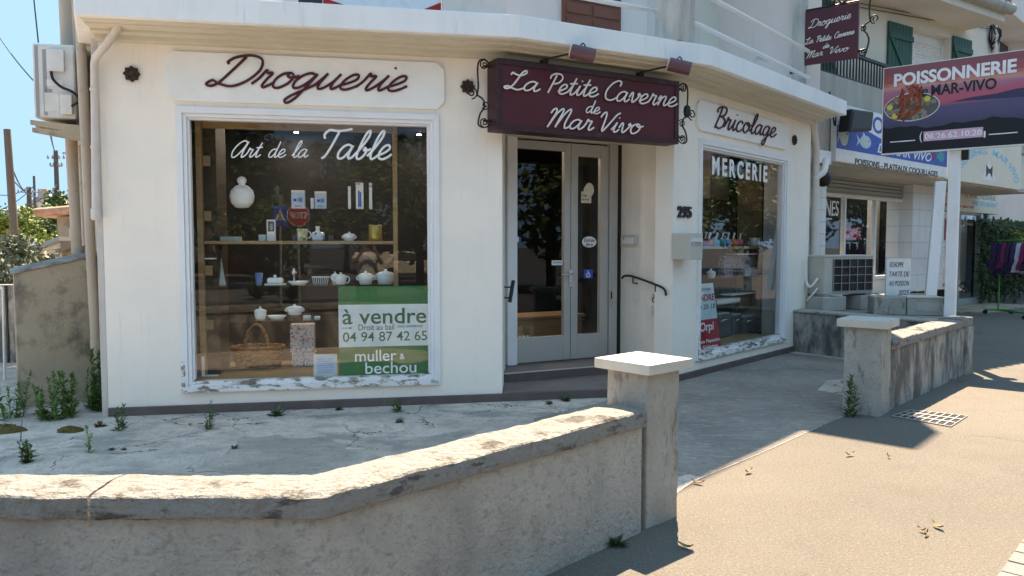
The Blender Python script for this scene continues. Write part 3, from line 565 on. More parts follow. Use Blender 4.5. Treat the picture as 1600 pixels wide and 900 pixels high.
def scrollwork(pl, ue, zc, H, sg, o, r=.009):
    """iron scroll bracket beside a sign edge ue; sg = +1 to the right, -1 to the left"""
    m = MB(); t = lambda a, b: pl.w(ue + sg * a * 1.3, zc + b, o)
    m.tube(smooth([t(.02, H * .46), t(.05, H * .5), t(.09, H * .47), t(.105, H * .35), t(.10, H * .1), t(.11, -.02)], 5), r, 6)
    m.tube(spiral(pl, ue + sg * .065, zc + H * .42, .014, .058, 0 if sg > 0 else math.pi, 1.6 * sg, o), r * .8, 6)
    m.tube(spiral(pl, ue + sg * .20, zc - .0, .014, .062, math.pi / 2, 1.5 * sg, o), r * .8, 6)
    m.tube(smooth([t(.11, -.02), t(.06, -.06), t(.05, -.13), t(.085, -.2), t(.1, -.3), t(.06, -H * .5)], 5), r, 6)
    m.tube(spiral(pl, ue + sg * .065, zc - H * .42, .014, .058, 0 if sg > 0 else math.pi, -1.6 * sg, o), r * .8, 6)
    m.tube(spiral(pl, ue + sg * .055, zc - .11, .012, .045, 0, 1.4 * sg, o), r * .7, 6)
    m.tube([t(-.01, H * .4), t(.06, H * .4)], r * 1.3, 6); m.tube([t(-.01, -H * .4), t(.06, -H * .4)], r * 1.3, 6)
    return m
zc = (z0 + z1) / 2
m = scrollwork(CH, u0, zc + .02, .66, -1, .12); m.build('scroll_bracket', M['iron'], bs)
m = scrollwork(CH, u1, zc + .0, .66, 1, .25); c = CH.w(u1 + .13, zc + .03, .25); m.lathe(c - Vector((0, 0, .07)), [(.01, 0), (.035, .02), (.042, .07), (.035, .12), (.01, .14)], 10); m.build('scroll_bracket', M['iron'], bs)
# two sign lamps on arms
for i, (bx, by, hx, hy, lab) in enumerate(((852, 92, 911, 84, 'mauve spot lamp on a thin arm above the left half of the burgundy sign'), (1002, 110, 1062, 104, 'mauve spot lamp on a thin arm above the right half of the burgundy sign'))):
    bu, bz = CH.px(bx, by, .22); tip = CH.w(CH.px(hx, hy, .62)[0], CH.px(hx, hy, .62)[1], .62); base = CH.w(bu, z1, .2)
    lt = thing('sign_lamp', lab, 'lamp', base, 'spot lamps over the burgundy sign')
    m = MB(); m.tube([base + Vector((0, 0, -.02)), base + Vector((0, 0, .06)), tip + Vector((0, 0, .03))], .011, 8); m.obox(base + Vector((0, 0, -.005)), math.atan2(CH.D.y, CH.D.x), .07, .05, .06); m.build('arm', M['iron'], lt)
    ax = (CH.w(0, 0, 0) - CH.w(0, 0, .1)); ax = Vector((CH.D.x * .9 + .25, CH.D.y * .3 - .3, -.28)).normalized()
    m = MB(); m.tube([tip - ax * .115, tip + ax * .115], .070, 18); m.build('shade', M['mauve'], lt, .006)
    m = MB(); m.tube([tip - ax * .118, tip - ax * .1175 - ax * .012], .060, 18); m.build('lens', M['cream'], lt)
    m = MB(); m.tube(smooth([tip + Vector((0, 0, .02)) - ax * .05, tip + Vector((0, 0, .1)), tip + Vector((0, 0, .02)) + ax * .05], 5), .007, 6); m.build('yoke', M['iron'], lt)
# house number, letter box, meter box
m = MB(); u0, zb = F3.px(1057.5, 340); u1, _ = F3.px(1078.5, 340); zt = F3.px(1057.5, 321.5)[1]
put_text(m, F3, '295', u0, u1, zb, zt, .002, .025, .03); tag(m.build('house_number', M['iron'], None), 'black numerals 295 on the cream wall above the letter box', 'house number')
o = .24; u0, z1 = F3.px(1053, 363, .0); 
u0 = F3.px(1078, 385, o)[0]; u1 = F3.px(1097, 385, o)[0]; z1 = F3.px(1078, 364, o)[1]; z0 = F3.px(1078, 406, o)[1]
u1 = u0 + .30
mbx = thing('letter_box', 'pale beige letter box fixed to the wall beside the right window', 'letter box', F3.w((u0 + u1) / 2, z0, .12))
ub = u0 + .0
m = MB(); m.box(F3, u0, u1, z0, z1, .001, o); m.build('body', M['pipe_white'] if False else M['capstone'], mbx, .008)
m = MB(); m.box(F3, u0 + .02, u1 - .02, z1 - .10, z1 - .055, o, o + .008); m.build('flap', M['ac_white'], mbx, .003)
m = MB(); m.box(F3, u0 + .11, u1 - .04, z0 + .155, z0 + .195, o, o + .004); m.build('name_plate', M['ac_grey'], mbx)
m = MB(); m.disc(F3, u0 + .055, z0 + .175, .014, o, o + .008, 12); m.build('lock', M['steel'], mbx)
PW = Plane(CH.w(RU, 0, -DR - .1).xy, CE)                 # right-hand porch wall, facing the door
a, b = PW.px(972, 368, .02), PW.px(996, 384, .02); m = MB(); m.box(PW, a[0], b[0], b[1], a[1], .001, .045); mt = thing('meter_box', 'flat white box with a small door on the right porch wall', 'box', PW.w(a[0], b[1], 0)); m.build('casing', M['capstone'], mt, .006)
m = MB(); m.box(PW, a[0] + .03, b[0] - .03, b[1] + .025, a[1] - .025, .045, .05); m.build('door', M['white'], mt, .003)
m = MB(); m.box(PW, a[0] + .06, a[0] + .085, b[1] + .07, b[1] + .11, .05, .053); m.build('lock', M['ac_grey'], mt)
# handrail on that wall, and the wheelchair bell below it
H = [(972, 435), (975, 431.5), (984, 431), (1000, 435.5), (1020, 443), (1034, 449), (1039.5, 455), (1040.5, 462)]
pts = [PW.w(*PW.px(x, y, .07), .07) for x, y in H]; hr = thing('handrail', 'short black iron handrail sloping down the right porch wall', 'handrail', pts[3])
m = MB(); m.tube(smooth(pts, 5), .014, 8); m.build('rail', M['iron'], hr)
for x, y in ((989, 433), (1024, 446)):
    q = PW.w(*PW.px(x, y, .07), .07); m = MB(); m.tube([q, q - Vector((0, 0, .07)), q - Vector((0, 0, .08)) - Vector((PW.N.x, PW.N.y, 0)) * .07], .009, 6); m.build('support', M['iron'], hr)
u, z = PW.px(1022, 466, .01); bl = thing('call_bell', 'round wheelchair tag with a small cream bell push below the handrail', 'bell', PW.w(u, z - .15, 0))
m = MB(); m.disc(PW, u, z, .07, .001, .006, 20); m.build('tag', M['pinkwall'], bl)
m = MB(); wheelchair(m, PW, u, z, .1, .006, .009); m.build('symbol', M['text_black'], bl)
m = MB(); m.box(PW, u - .035, u + .035, z - .20, z - .085, .001, .03); m.build('bell_push', M['cream'], bl, .006)
# grab handle on the left side of the porch
q0 = CH.w(CH.px(803, 439, -.35)[0], 0, -.35); a = at(802, 439, 8.4); b = at(796.5, 472, 8.3)
gh = thing('grab_handle', 'dark grab handle on the left porch wall beside the glass door', 'handle', b)
m = MB(); m.tube([a, (a + b) / 2 + Vector((.0, -.015, 0)), b], .022, 10); m.build('grip', M['iron'], gh)
for t in (.3, .8): m = MB(); p = a.lerp(b, t); m.tube([p, p + Vector((-.12, .03, 0))], .009, 6); m.build('bracket', M['iron'], gh)
# ---------------------------------------------------------------- ground
rnd = random.Random(4)
def sheet(name, pts, z0, z1, mt): return struct(MB().slab(pts, z0, z1).build(name, mt))
sheet('ground', [(-500, -500), (500, -500), (500, 500), (-500, 500)], -.5, -.13, M['road'])
k0 = gnd(1545, 900).xy; k1 = gnd(1600, 825).xy; kd = (k1 - k0).normalized(); kn = Vector((kd.y, -kd.x))
sheet('pavement', [tuple(k0 - kd * 6.2 + kn * .03), tuple(k0 + kd * 60 + kn * .03), (60, 60), (-60, 60), (-60, (k0 - kd * 6.2).y)], -.13, 0, M['tan'])
m = MB(); u = -6.0
while u < 40:
    l = .165; a = k0 + kd * u; b = k0 + kd * (u + l - .012)
    m.slab([tuple(a + kn * .03), tuple(a + kn * .5), tuple(b + kn * .5), tuple(b + kn * .03)], -.12, .004 + rnd.uniform(-.002, .002)); u += l
    if 3 < u < 38 and u > 12: l = .165
struct(m.build('paving_strip', M['pavers'], None, .004))
sheet('kerb', [tuple(k0 - kd * 6.2 + kn * .51), tuple(k0 + kd * 60 + kn * .51), tuple(k0 + kd * 60 + kn * .66), tuple(k0 - kd * 6.2 + kn * .66)], -.2, .0, M['pavers'])
qk = k0 - kd * 6.2; sheet('kerb', [(qk.x + .02, qk.y - .005), (-60, qk.y - .005), (-60, qk.y - .16), (qk.x + .1, qk.y - .16)], -.2, .003, M['pavers'])
fi = [refl0 for refl0 in [(qk.x - 30, qk.y - 7.5), (qk.x + 2, qk.y - 7.5), (qk.x + 6, qk.y - 9), (qk.x + 7, qk.y - 60), (qk.x - 30, qk.y - 60)]]; sheet('far_pavement', fi, -.2, -.02, M['far_paving'])
sheet('road', [tuple(k0 - kd * 60 + kn * .66), tuple(k0 + kd * 90 + kn * .66), tuple(k0 + kd * 90 + kn * 9), tuple(k0 - kd * 60 + kn * 9)], -.2, -.126, M['road'])
# forecourt: one concrete sheet round the shop, its near edge a ragged seam between the two gate pillars
g1, g2 = Vector((.86, 4.33)), Vector((3.45, 7.12))
seam = [g1 + (g2 - g1) * t + Vector((.7, -.7)) * q for t, q in ((0, 0), (.12, .06), (.25, -.06), (.38, -.14), (.5, -.17), (.62, -.18), (.75, -.17), (.88, -.12), (1, -.02))]
seam = [gnd(x, y) for x, y in ((1030, 800), (1062, 768), (1095, 748), (1140, 729), (1190, 708), (1250, 681), (1320, 650), (1372, 640))]
fc = [(-16, 2.8), (-.7, 2.8), (.7, 4.2)] + [tuple(p) for p in smooth(seam, 3)]
fc = [(p[0], p[1]) for p in fc] + [(5.6, 9.5), (4.6, 11.6), (0, 15), (-8, 22), (-16, 22)]
sheet('forecourt', fc, -.05, .004, M['concrete'])
def blob(cx, cy, rx, ry, seed, n=40):
    r = random.Random(seed); ph = [r.uniform(0, 6.28) for _ in range(4)]
    return [(cx + rx * math.cos(a) * (1 + .15 * math.sin(3 * a + ph[0]) + .09 * math.sin(7 * a + ph[1]) + .05 * math.sin(13 * a + ph[2])), cy + ry * math.sin(a) * (1 + .15 * math.sin(4 * a + ph[3]) + .1 * math.sin(9 * a))) for a in [2 * math.pi * k / n for k in range(n)]]
# old darker cement screed in front of the door and the side window
dk = [gnd(x, y).xy for x, y in ((1040, 752), (1075, 741), (1096, 746), (1140, 727.5), (1190, 706.5), (1250, 679.5), (1320, 648.5))] + [Vector((3.55, 7.5)), Vector((5.3, 9.6)), Vector((4.3, 11.0)), C1.xy + F3.N * .02, C0.xy + F3.N * .02, Vector((.9, 7.6)), Vector((.2, 6.9)), Vector((.2, 5.6)), Vector((.5, 5.0))]
sheet('cement_screed', [(p.x, p.y) for p in dk], .0, .008, M['patch'])
pp = [gnd(x, y) for x, y in ((355, 741), (358, 700), (372, 694), (378, 684), (420, 683), (437, 681), (455, 687), (500, 684), (520, 688), (545, 697), (543, 703), (582, 706), (640, 690), (760, 665), (700, 700), (620, 741))]
from mathutils import noise as mnz
def ragged(pts, amp, step=.05):
    out = []; n = len(pts)
    for i in range(n):
        a, b = pts[i], pts[(i + 1) % n]; k = max(1, int((b - a).length / step))
        for q in range(k):
            p = a.lerp(b, q / k); out.append(p + Vector((mnz.noise(Vector((p.x * 4, p.y * 4, 1))) + .5 * mnz.noise(Vector((p.x * 13, p.y * 13, 5))), mnz.noise(Vector((p.x * 4, p.y * 4, 9))) + .5 * mnz.noise(Vector((p.x * 13, p.y * 13, 3))), 0)) * amp)
    return out
pp[0] = gnd(300, 741); pp[1] = gnd(352, 712)
sheet('repair_patch', [(p.x, p.y) for p in ragged(pp, .07)], .0, .009, M['repair'])
lt_ = [gnd(x, y) for x, y in ((1278, 611), (1292, 596), (1318, 594), (1330, 612), (1318, 618))]
sheet('pale_patch', [(p.x, p.y) for p in lt_], .0, .0125, M['concrete'])
# ---------------------------------------------------------------- low garden wall in front, with its gate pillar
def wallrun(mb, pts, wd, z0, z1, side):
    """pts: front line; wall body of width wd to the left of the line"""
    n = len(pts); fr = []; bk = []
    for i in range(n):
        d0 = (pts[i] - pts[i - 1]).normalized() if i else (pts[1] - pts[0]).normalized(); d1 = (pts[i + 1] - pts[i]).normalized() if i < n - 1 else d0
        a = (d0 + d1).normalized(); nn_ = Vector((-a.y, a.x)); c = nn_.dot(Vector((-d0.y, d0.x))); bk.append(pts[i] + nn_ * wd / c); fr.append(pts[i] + nn_ * side / c)
    return fr, bk
def rough_coping(pts, wd, z0, z1, seed, sub=.022):
    """worn cast coping: rounded top edge and an uneven surface"""
    r = random.Random(seed); fr, bk = wallrun(None, pts, wd, z0, z1, 0); m = MB()
    prof = [(.004, z0), (0, z0 + .008), (-.001, z0 + (z1 - z0) * .35), (.001, z0 + (z1 - z0) * .7), (.002, z1 - .007), (.009, z1), (.04, z1 + .003), (.09, z1 + .006), (.16, z1 + .008), (wd - .06, z1 + .005), (wd - .012, z1 - .002), (wd, z0 + (z1 - z0) * .6), (wd, z0)]
    rows = []
    from mathutils import noise as mn
    for i in range(len(pts) - 1):
        L = (pts[i + 1] - pts[i]).length; k = max(2, int(L / sub))
        for q in range(k + (i == len(pts) - 2)):
            f = fr[i].lerp(fr[i + 1], q / k); b = bk[i].lerp(bk[i + 1], q / k); row = []
            for (o, z) in prof:
                p = f.lerp(b, o / wd); v = Vector((p.x, p.y, z)); nz = mn.noise(v * 9) * .006 + mn.noise(v * 26 + Vector((seed, 0, 0))) * .004 + mn.noise(v * 2.5) * .006
                edge = 1.5 if .005 < o < .03 else .8
                v += Vector((0, 0, nz * edge)) + (Vector((b.x - f.x, b.y - f.y, 0)).normalized() * mn.noise(v * 14 + Vector((3, 1, 4))) * .007 * edge)
                row.append(v)
            rows.append(row)
    n = len(prof); vs = [v for row in rows for v in row]; fs = []
    for i in range(len(rows) - 1):
        for j in range(n): fs.append((i * n + j, (i + 1) * n + j, (i + 1) * n + (j + 1) % n, i * n + (j + 1) % n))
    m.add(vs, fs, False); m.add(rows[0], [tuple(range(n))]); m.add(rows[-1], [tuple(range(n - 1, -1, -1))])
    return m
c0_, c1_, c2_ = Vector((-9.0, 2.70)), Vector((-.69, 2.70)), Vector((.74, 4.12))
gw = thing('garden_wall', 'low rendered forecourt wall with pale worn stone coping across the foreground', 'wall', (c1_.x, c1_.y + .1, 0))
fr, bk = wallrun(None, [c0_, c1_, c2_], .25, 0, .6, .028)
m = MB()
for i in range(2): m.slab([tuple(fr[i]), tuple(fr[i + 1]), tuple(bk[i + 1]), tuple(bk[i])], -.1, .61); m.mi[-2] = 1  # back face coloured darker only to tone down its sunlit reflection in the window
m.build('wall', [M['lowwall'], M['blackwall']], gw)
c2b = c2_ - (c2_ - c1_).normalized() * .0
cm = Vector((-1.54, 2.70))
rough_coping([c0_, cm - Vector((.006, 0))], .275, .603, .69, 3).build('coping', M['coping'], gw)
rough_coping([cm + Vector((.004, 0)), c1_, c2b], .275, .603, .69, 5).build('coping', M['coping'], gw)
def gate_pillar(c, ang, s, h, cap, caph, label, notch=None):
    t = thing('gate_pillar', label, 'pillar', (c[0], c[1], 0), 'concrete gate pillars')
    m = MB(); b = bmesh.new(); bmesh.ops.create_cube(b, size=1)
    bmesh.ops.subdivide_edges(b, edges=b.edges[:], cuts=9, use_grid_fill=True)
    from mathutils import noise as mn
    rot = Matrix.Rotation(ang, 3, 'Z')
    for v in b.verts:
        p = v.co.copy(); p.z += .5; p = Vector((p.x * s, p.y * s, p.z * (h + .1) - .1))
        e = mn.noise(p * 7 + Vector((c[0] * 3, 0, 0))) * .008 + mn.noise(p * 20) * .005
        p.x *= 1 + e / s * 1.6; p.y *= 1 + e / s * 1.6; v.co = rot @ p + Vector((c[0], c[1], 0))
    vs = [v.co.copy() for v in b.verts]; fs = [[v.index for v in f.verts] for f in b.faces]; b.free(); m.add(vs, fs); m.build('shaft', M['pillar'], t, .012)
    m = MB(); m.obox((c[0], c[1], h), ang, cap, cap, caph); m.build('cap', M['capstone'], t, .004)
    return t
pang = math.atan2(.25, .28)
gate_pillar((.77, 4.40), pang, .30, .885, .405, .058, 'nearer gate pillar with a square white cap at the end of the low garden wall')
gate_pillar((3.42, 7.22), math.atan2(.41, .34) , .34, .83, .45, .075, 'farther gate pillar with a white cap beside the drain grate')
# far low wall from the second pillar
d0, d1 = Vector((3.66, 7.22)), Vector((5.80, 9.46))
fw = thing('garden_wall', 'low stained wall with grey coping running on from the farther gate pillar', 'wall', (4.7, 8.4, 0))
fr, bk = wallrun(None, [d0, d1], .25, 0, .6, .03); m = MB(); m.slab([tuple(fr[0]), tuple(fr[1]), tuple(bk[1]), tuple(bk[0])], -.1, .61); m.build('wall', M['blackwall'], fw)
rough_coping([d0, d0.lerp(d1, .86)], .29, .603, .69, 8).build('coping', M['coping'], fw)
rough_coping([d0.lerp(d1, .865), d1], .30, .603, .70, 9).build('coping', M['coping'], fw)
e1 = d1 - (d1 - d0).normalized() * .28; dn = Vector((-(d1 - d0).y, (d1 - d0).x)).normalized()
m = MB(); m.slab([tuple(e1 - dn * .012), tuple(d1 - dn * .012 + (d1 - d0).normalized() * .01), tuple(d1 + dn * .3), tuple(e1 + dn * .3)], -.1, .602); m.build('end_post', M['blackwall'], fw, .02)
# retaining wall and raised terrace in front of the fish shop
r0, r1 = Vector((4.22, 11.42)), Vector((5.52, 9.62))
rt = thing('retaining_wall', 'black-stained retaining wall of the raised terrace right of the corner shop', 'wall', (4.8, 10.6, 0))
m = MB(); m.slab([tuple(r0), tuple(r1), (5.75, 9.78), (4.45, 11.58)], -.1, .60); m.build('wall', M['blackwall'], rt, .015)
m = MB(); m.slab([tuple(r0 + Vector((-.02, -.02))), tuple(r1 + Vector((-.01, -.03))), (5.76, 9.78), (4.46, 11.6)], .60, .635); m.build('coping', M['pillar'], rt, .012)
NB = Plane((4.72, 12.1), (4.72 + .76, 12.75))
sheet('terrace_floor', [(4.45, 11.55), (5.74, 9.77), (6.12, 10.4), (7.4, 12.9), (8.3, 14.75), (9, 16), (6, 16), (4.3, 12.5)], -.1, .598, M['patch'])
# drain grate in the pavement
gq = [gnd(x, y) for x, y in ((1393, 651), (1423, 641.5), (1512, 651), (1486, 668))]
a = (gq[0] + gq[3]) / 2; ux = (gq[3] - gq[0]); 
gp = thing('drain_grate', 'pale metal drain grate let into the tan pavement by the farther gate pillar', 'grate', sum(gq, Vector()) / 4)
def gpt(s, t): p = gq[0].lerp(gq[3], s).lerp(gq[1].lerp(gq[2], s), t); return p.x, p.y
m = MB(); m.slab([gpt(0, 0), gpt(1, 0), gpt(1, 1), gpt(0, 1)], .001, .004); m.build('pit', M['black'], gp)
m = MB(); NX, NY = 8, 3
for i in range(NX + 1):
    w_ = .02; s0 = max(0, i / NX - w_ * .5); s1 = min(1, i / NX + w_ * .5); m.slab([gpt(s0, 0), gpt(s1, 0), gpt(s1, 1), gpt(s0, 1)], .004, .012)
for i in range(NY + 1):
    w_ = .045; s0 = max(0, i / NY - w_ * .5); s1 = min(1, i / NY + w_ * .5); m.slab([gpt(0, s0), gpt(1, s0), gpt(1, s1), gpt(0, s1)], .0045, .0115)
m.build('bars', M['alu'], gp)
# ---------------------------------------------------------------- left flank: pipes, air conditioner, shed
def vpipe(name, label, pts, r, mt, collars=()):
    t = thing(name, label, 'pipe', pts[0] if pts[0][2] < pts[-1][2] else pts[-1]); m = MB(); m.tube(pts, r, 14); m.build('pipe', mt, t)
    for p, q in collars: m = MB(); m.tube([Vector(p) - Vector((0, 0, q)), Vector(p) + Vector((0, 0, q))], r * 1.22, 14); m.build('collar', mt, t, .004)
    return t
x1 = lambda px, d: (px - 800) / FPX * d
pd = 7.95; px_ = x1(117, pd)
vpipe('soil_pipe', 'thick stained beige pipe behind the air conditioner ending on the shed roof', [(x1(123, pd), pd, 1.52), (x1(119, pd), pd, 2.5), (x1(113, pd), pd, 5.2)], .062, M['pipe_beige'], [((x1(122.5, pd), pd, 1.72), .06), ((x1(118, pd), pd, 2.78), .035), ((x1(115, pd), pd, 4.2), .02)])
pd = 7.45
vpipe('drain_pipe', 'thinner beige drain pipe running down to the ground beside the shop corner', [(x1(149, pd), pd, 0), (x1(143, pd), pd, 1.4), (x1(134, pd), pd, 5.0)], .046, M['pipe_beige'], [((x1(147, pd), pd, .62), .05), ((x1(147.5, pd), pd, .45), .02), ((x1(139.5, pd), pd, 2.6), .02)])
pd = 7.18
vpipe('vent_pipe', 'slim grey pipe between the two beige pipes on the shop flank', [(x1(133, 7.8), 7.8, 1.6), (x1(127, 7.8), 7.8, 5.0)], .022, M['pipe_beige'])
o = .07
dpts = [F1.w(*F1.px(150, 344, o), o), F1.w(*F1.px(148.5, 200, o), o), F1.w(*F1.px(147.5, 100, o), o), F1.w(*F1.px(149, 90, .1), .1), F1.w(*F1.px(166, 70, .2), .2), F1.w(*F1.px(181, 48, .26), .26), F1.w(*F1.px(186, 36, .30), .30), F1.w(*F1.px(186.5, 30, .30), .30)]
dpts[-1] = Vector((dpts[-1].x, dpts[-1].y, 3.56))
vpipe('downpipe', 'off-white downpipe with a bend under the canopy at the left corner of the shop', dpts, .034, M['pipe_white'], [(dpts[0] + Vector((0, 0, .06)), .045), (F1.w(*F1.px(149, 230, o), o), .012), (F1.w(*F1.px(147.8, 140, o), o), .012)])
# air conditioner on brackets
ac = thing('air_conditioner', 'white air conditioner seen end-on, bracketed to the shop flank high above the shed', 'air conditioner', at(85, 188, 7.55))
p0 = at(53, 183, 7.55); p1 = at(119, 185, 7.62); ang = math.atan2(p1.y - p0.y, p1.x - p0.x); c = (p0 + p1) / 2; cw = (p1 - p0).length
acp = Plane(p0.xy, p1.xy); zb, zt = p0.z - .005, at(53, 67, 7.55).z
m = MB(); m.box(acp, 0, cw, zb, zt, -.85, 0); m.build('casing', M['ac_white'], ac, .02, 3)
def acb(px0, py0, px1, py1, o0, o1, mt, nm, bev=.006):
    a = acp.px(px0, py1, o1); b = acp.px(px1, py0, o1); m = MB(); m.box(acp, a[0], b[0], a[1], b[1], o0, o1); return m.build(nm, M[mt], ac, bev)
acb(73, 77, 99, 111, .0, .035, 'ac_white', 'terminal_cover'); acb(94, 147, 112, 178, .0, .05, 'ac_white', 'valve_cover', .012); acb(69, 77, 71, 180, -.002, .004, 'ac_grey', 'seam', 0); acb(57, 71, 58.2, 182, -.002, .004, 'ac_grey', 'seam', 0)
acb(71, 139, 81, 156, 0, .004, 'ac_grey', 'rating_plate', 0); acb(71, 125, 98, 134, 0, .004, 'white', 'rating_plate', 0); acb(70, 145, 92, 174, 0, .006, 'ac_white', 'panel', .004)
m = MB(); m.tube(smooth([acp.w(*acp.px(80, 112, .03), .03), acp.w(*acp.px(83, 124, .05), .05), acp.w(*acp.px(96, 136, .06), .06), acp.w(*acp.px(112, 143, .06), .06), acp.w(*acp.px(126, 154, .04), .04), acp.w(*acp.px(138, 159, .0), .0)], 6), .014, 8)
m.tube(smooth([acp.w(*acp.px(112, 166, .04), .04), acp.w(*acp.px(122, 160, .05), .05), acp.w(*acp.px(134, 156, .0), .0)], 5), .012, 8); m.tube(smooth([acp.w(*acp.px(126, 154, .04), .04), acp.w(*acp.px(134, 175, .02), .02), acp.w(*acp.px(134, 205, .0), .0), acp.w(*acp.px(140, 225, -.1), -.1)], 5), .014, 8)
m.build('cable', M['black'], ac)
br = thing('wall_bracket', 'grey steel bracket arms carrying the air conditioner on the shop flank', 'bracket', at(140, 205, 7.5))
for q0, q1, hh in (((47, 189), (141, 201), .07), ((50, 201), (140, 212), .07)):
    a = at(*q0, 7.5 if hh else 8); b = at(*q1, 7.6); m = MB()
    dd = (b - a); m.hexa([a + Vector((0, 0, -.035)), b + Vector((0, 0, -.075)), b + Vector((0, .05, -.075)), a + Vector((0, .05, -.035)), a + Vector((0, 0, .012)), b + Vector((0, 0, .02)), b + Vector((0, .05, .02)), a + Vector((0, .05, .012))]); m.build('arm', M['ac_grey'] if False else M['shedwall'], br, .003)
m = MB(); a = at(52, 190, 7.62); m.hexa([a + Vector(v) for v in ((.02, 0, -.09), (.5, .05, -.09), (.5, .75, -.09), (.02, .7, -.09), (.02, 0, -.02), (.5, .05, -.02), (.5, .75, -.02), (.02, .7, -.02))]); m.build('tray', M['shedwall'], br)
# lean-to shed
s0, s1 = Vector((-4.86, 7.36)), Vector((-4.20, 7.80)); SP = Plane(s0, s1); bk_ = Vector((-.5, .87))
sh = thing('lean_to_shed', 'small rendered lean-to shed with a sloping slab roof against the shop flank', 'shed', (-4.6, 7.8, 0))
m = MB(); hl, hr_ = SP.px(28, 427)[1], SP.px(140, 397)[1]
m.prism(SP, [(0, -.1), (SP.L, -.1), (SP.L, hr_), (0, hl)], -1.6, 0); m.build('wall', M['shedwall'], sh, .012)
m = MB(); m.prism(SP, [(-.03, hl - .012), (SP.L, hr_ + .0), (SP.L, hr_ + .022), (-.03, hl + .012)], -1.65, .02); m.build('roof', M['blackwall'], sh, .006)
# ---------------------------------------------------------------- neighbouring fish shop and laundry
rn = random.Random(11)
nb = thing('fish_shop', 'two-storey beige building with a fish shop below a balcony and green shutters above', 'building', NB.w(3, 0, 0))
pz = NB.px(1285, 275)[0]
m = MB(); m.box(NB, -.35, .9, 3.02, 4.42, -.3, -.02); m.box(NB, .9, 11.2, 3.9, 4.42, -.3, -.03); m.build('parapet', M['parapet'], nb, .01)
m = MB(); m.box(NB, -.1, 11.2, 2.93, 3.02, -1.3, -.01); m.build('balcony_slab', M['parapet'], nb)
m = MB(); m.box(NB, .02, .62, 2.93, 3.14, -.2, .06); m.build('ledge', M['white_paint'], nb, .01)
FO = -1.0
g = lambda px, py, o=FO: NB.px(px, py, o)
wa, wb = g(1286, 305)[0], g(1419, 313)[0]; zt = g(1287, 302)[1]; zsh = g(1287, 271)[1]; zbot = .9
m = MB(); m.box(NB, -1.2, wa, .3, 3.6, FO - .25, FO - .02); m.box(NB, wa, wb, .3, zbot, FO - .25, FO - .02); m.box(NB, wb, 12, .6, 2.94, FO - .9, FO - .7); m.box(NB, wa - .1, wb + .1, zt + .0, 3.0, FO - .3, FO - .03); m.build('wall', M['neighbour'], nb)
m = MB()
for i in range(5): m.box(NB, wa, wb, zt + .06 + i * .075, zt + .125 + i * .075, FO - .03, FO + .05 - .004 * (i % 2))
m.build('roller_shutter', M['ac_grey'], nb, .006)
m = MB(); pu = [wa, g(1320, 306)[0], g(1368, 309)[0], wb]
m.box(NB, wa, wb, zt - .05, zt + .02, FO - .06, FO + .03); m.box(NB, wa, wb, zbot, zbot + .07, FO - .06, FO + .03)
for i, q in enumerate(pu): m.box(NB, q - .03, q + .03, zbot, zt, FO - .06, FO + .028)
m.box(NB, wb - .13, wb - .03, zbot, zt, FO - .06, FO + .02); f = m.build('shop_window', M['white'], nb, .005)
for i in range(3): m = MB(); m.box(NB, pu[i] + .03, pu[i + 1] - .03, zbot + .07, zt - .05, FO - .03, FO - .024); m.build('pane', M['glass'], f)
m = MB(); put_text(m, NB, 'SARDINES', g(1254, 320)[0], g(1312, 320)[0], g(1300, 337)[1], g(1300, 313)[1], FO - .02, FO - .015, .0, .1); m.box(NB, wa + .05, wa + .4, g(1300, 343)[1], g(1300, 341)[1], FO - .02, FO - .016); m.build('chalk_lettering', M['text_white'], f)
a, b = g(1324, 372), g(1355, 355); m = MB(); put_text(m, NB, 'OUVERT', a[0], b[0], g(1324, 374)[1], g(1324, 354)[1], FO - .12, FO - .11, .03); m.build('red_lettering', M['red'], f)
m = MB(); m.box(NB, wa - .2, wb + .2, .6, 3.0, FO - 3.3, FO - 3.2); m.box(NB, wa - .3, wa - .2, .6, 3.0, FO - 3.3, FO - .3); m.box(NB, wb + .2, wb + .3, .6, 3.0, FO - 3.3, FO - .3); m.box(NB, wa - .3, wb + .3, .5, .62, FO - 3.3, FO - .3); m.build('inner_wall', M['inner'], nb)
# tiled piers
def tiles(u0, u1, z0, z1, o0, o1, w_, h_, mt='tile_white'):
    m = MB(); m.box(NB, u0 + .004, u1 - .004, z0, z1, o0 + .004, o1 - .004); o = m.build('pier_core', M['ac_grey'], nb)
    m = MB(); z = z0; 
    while z < z1 - .01:
        zz = min(z + h_ - .008, z1); u = u0
        while u < u1 - .01: uu = min(u + w_ - .008, u1); m.box(NB, u, uu, z, zz, o1 - .006, o1); u += w_
        m.box(NB, u0 - .002, u0 + .005, z, zz, o0, o1 - .01); z += h_
    m.build('pier_tiling', M[mt], nb)
ta, tb = NB.px(1424, 400, -.75)[0], NB.px(1474, 400, -.75)[0]
tiles(ta, tb, .6, 2.93, -1.3, -.75, .36, .36); tiles(.03, NB.px(1289, 400, -.1)[0], .6, 2.93, -1.0, -.1, .2, .2)
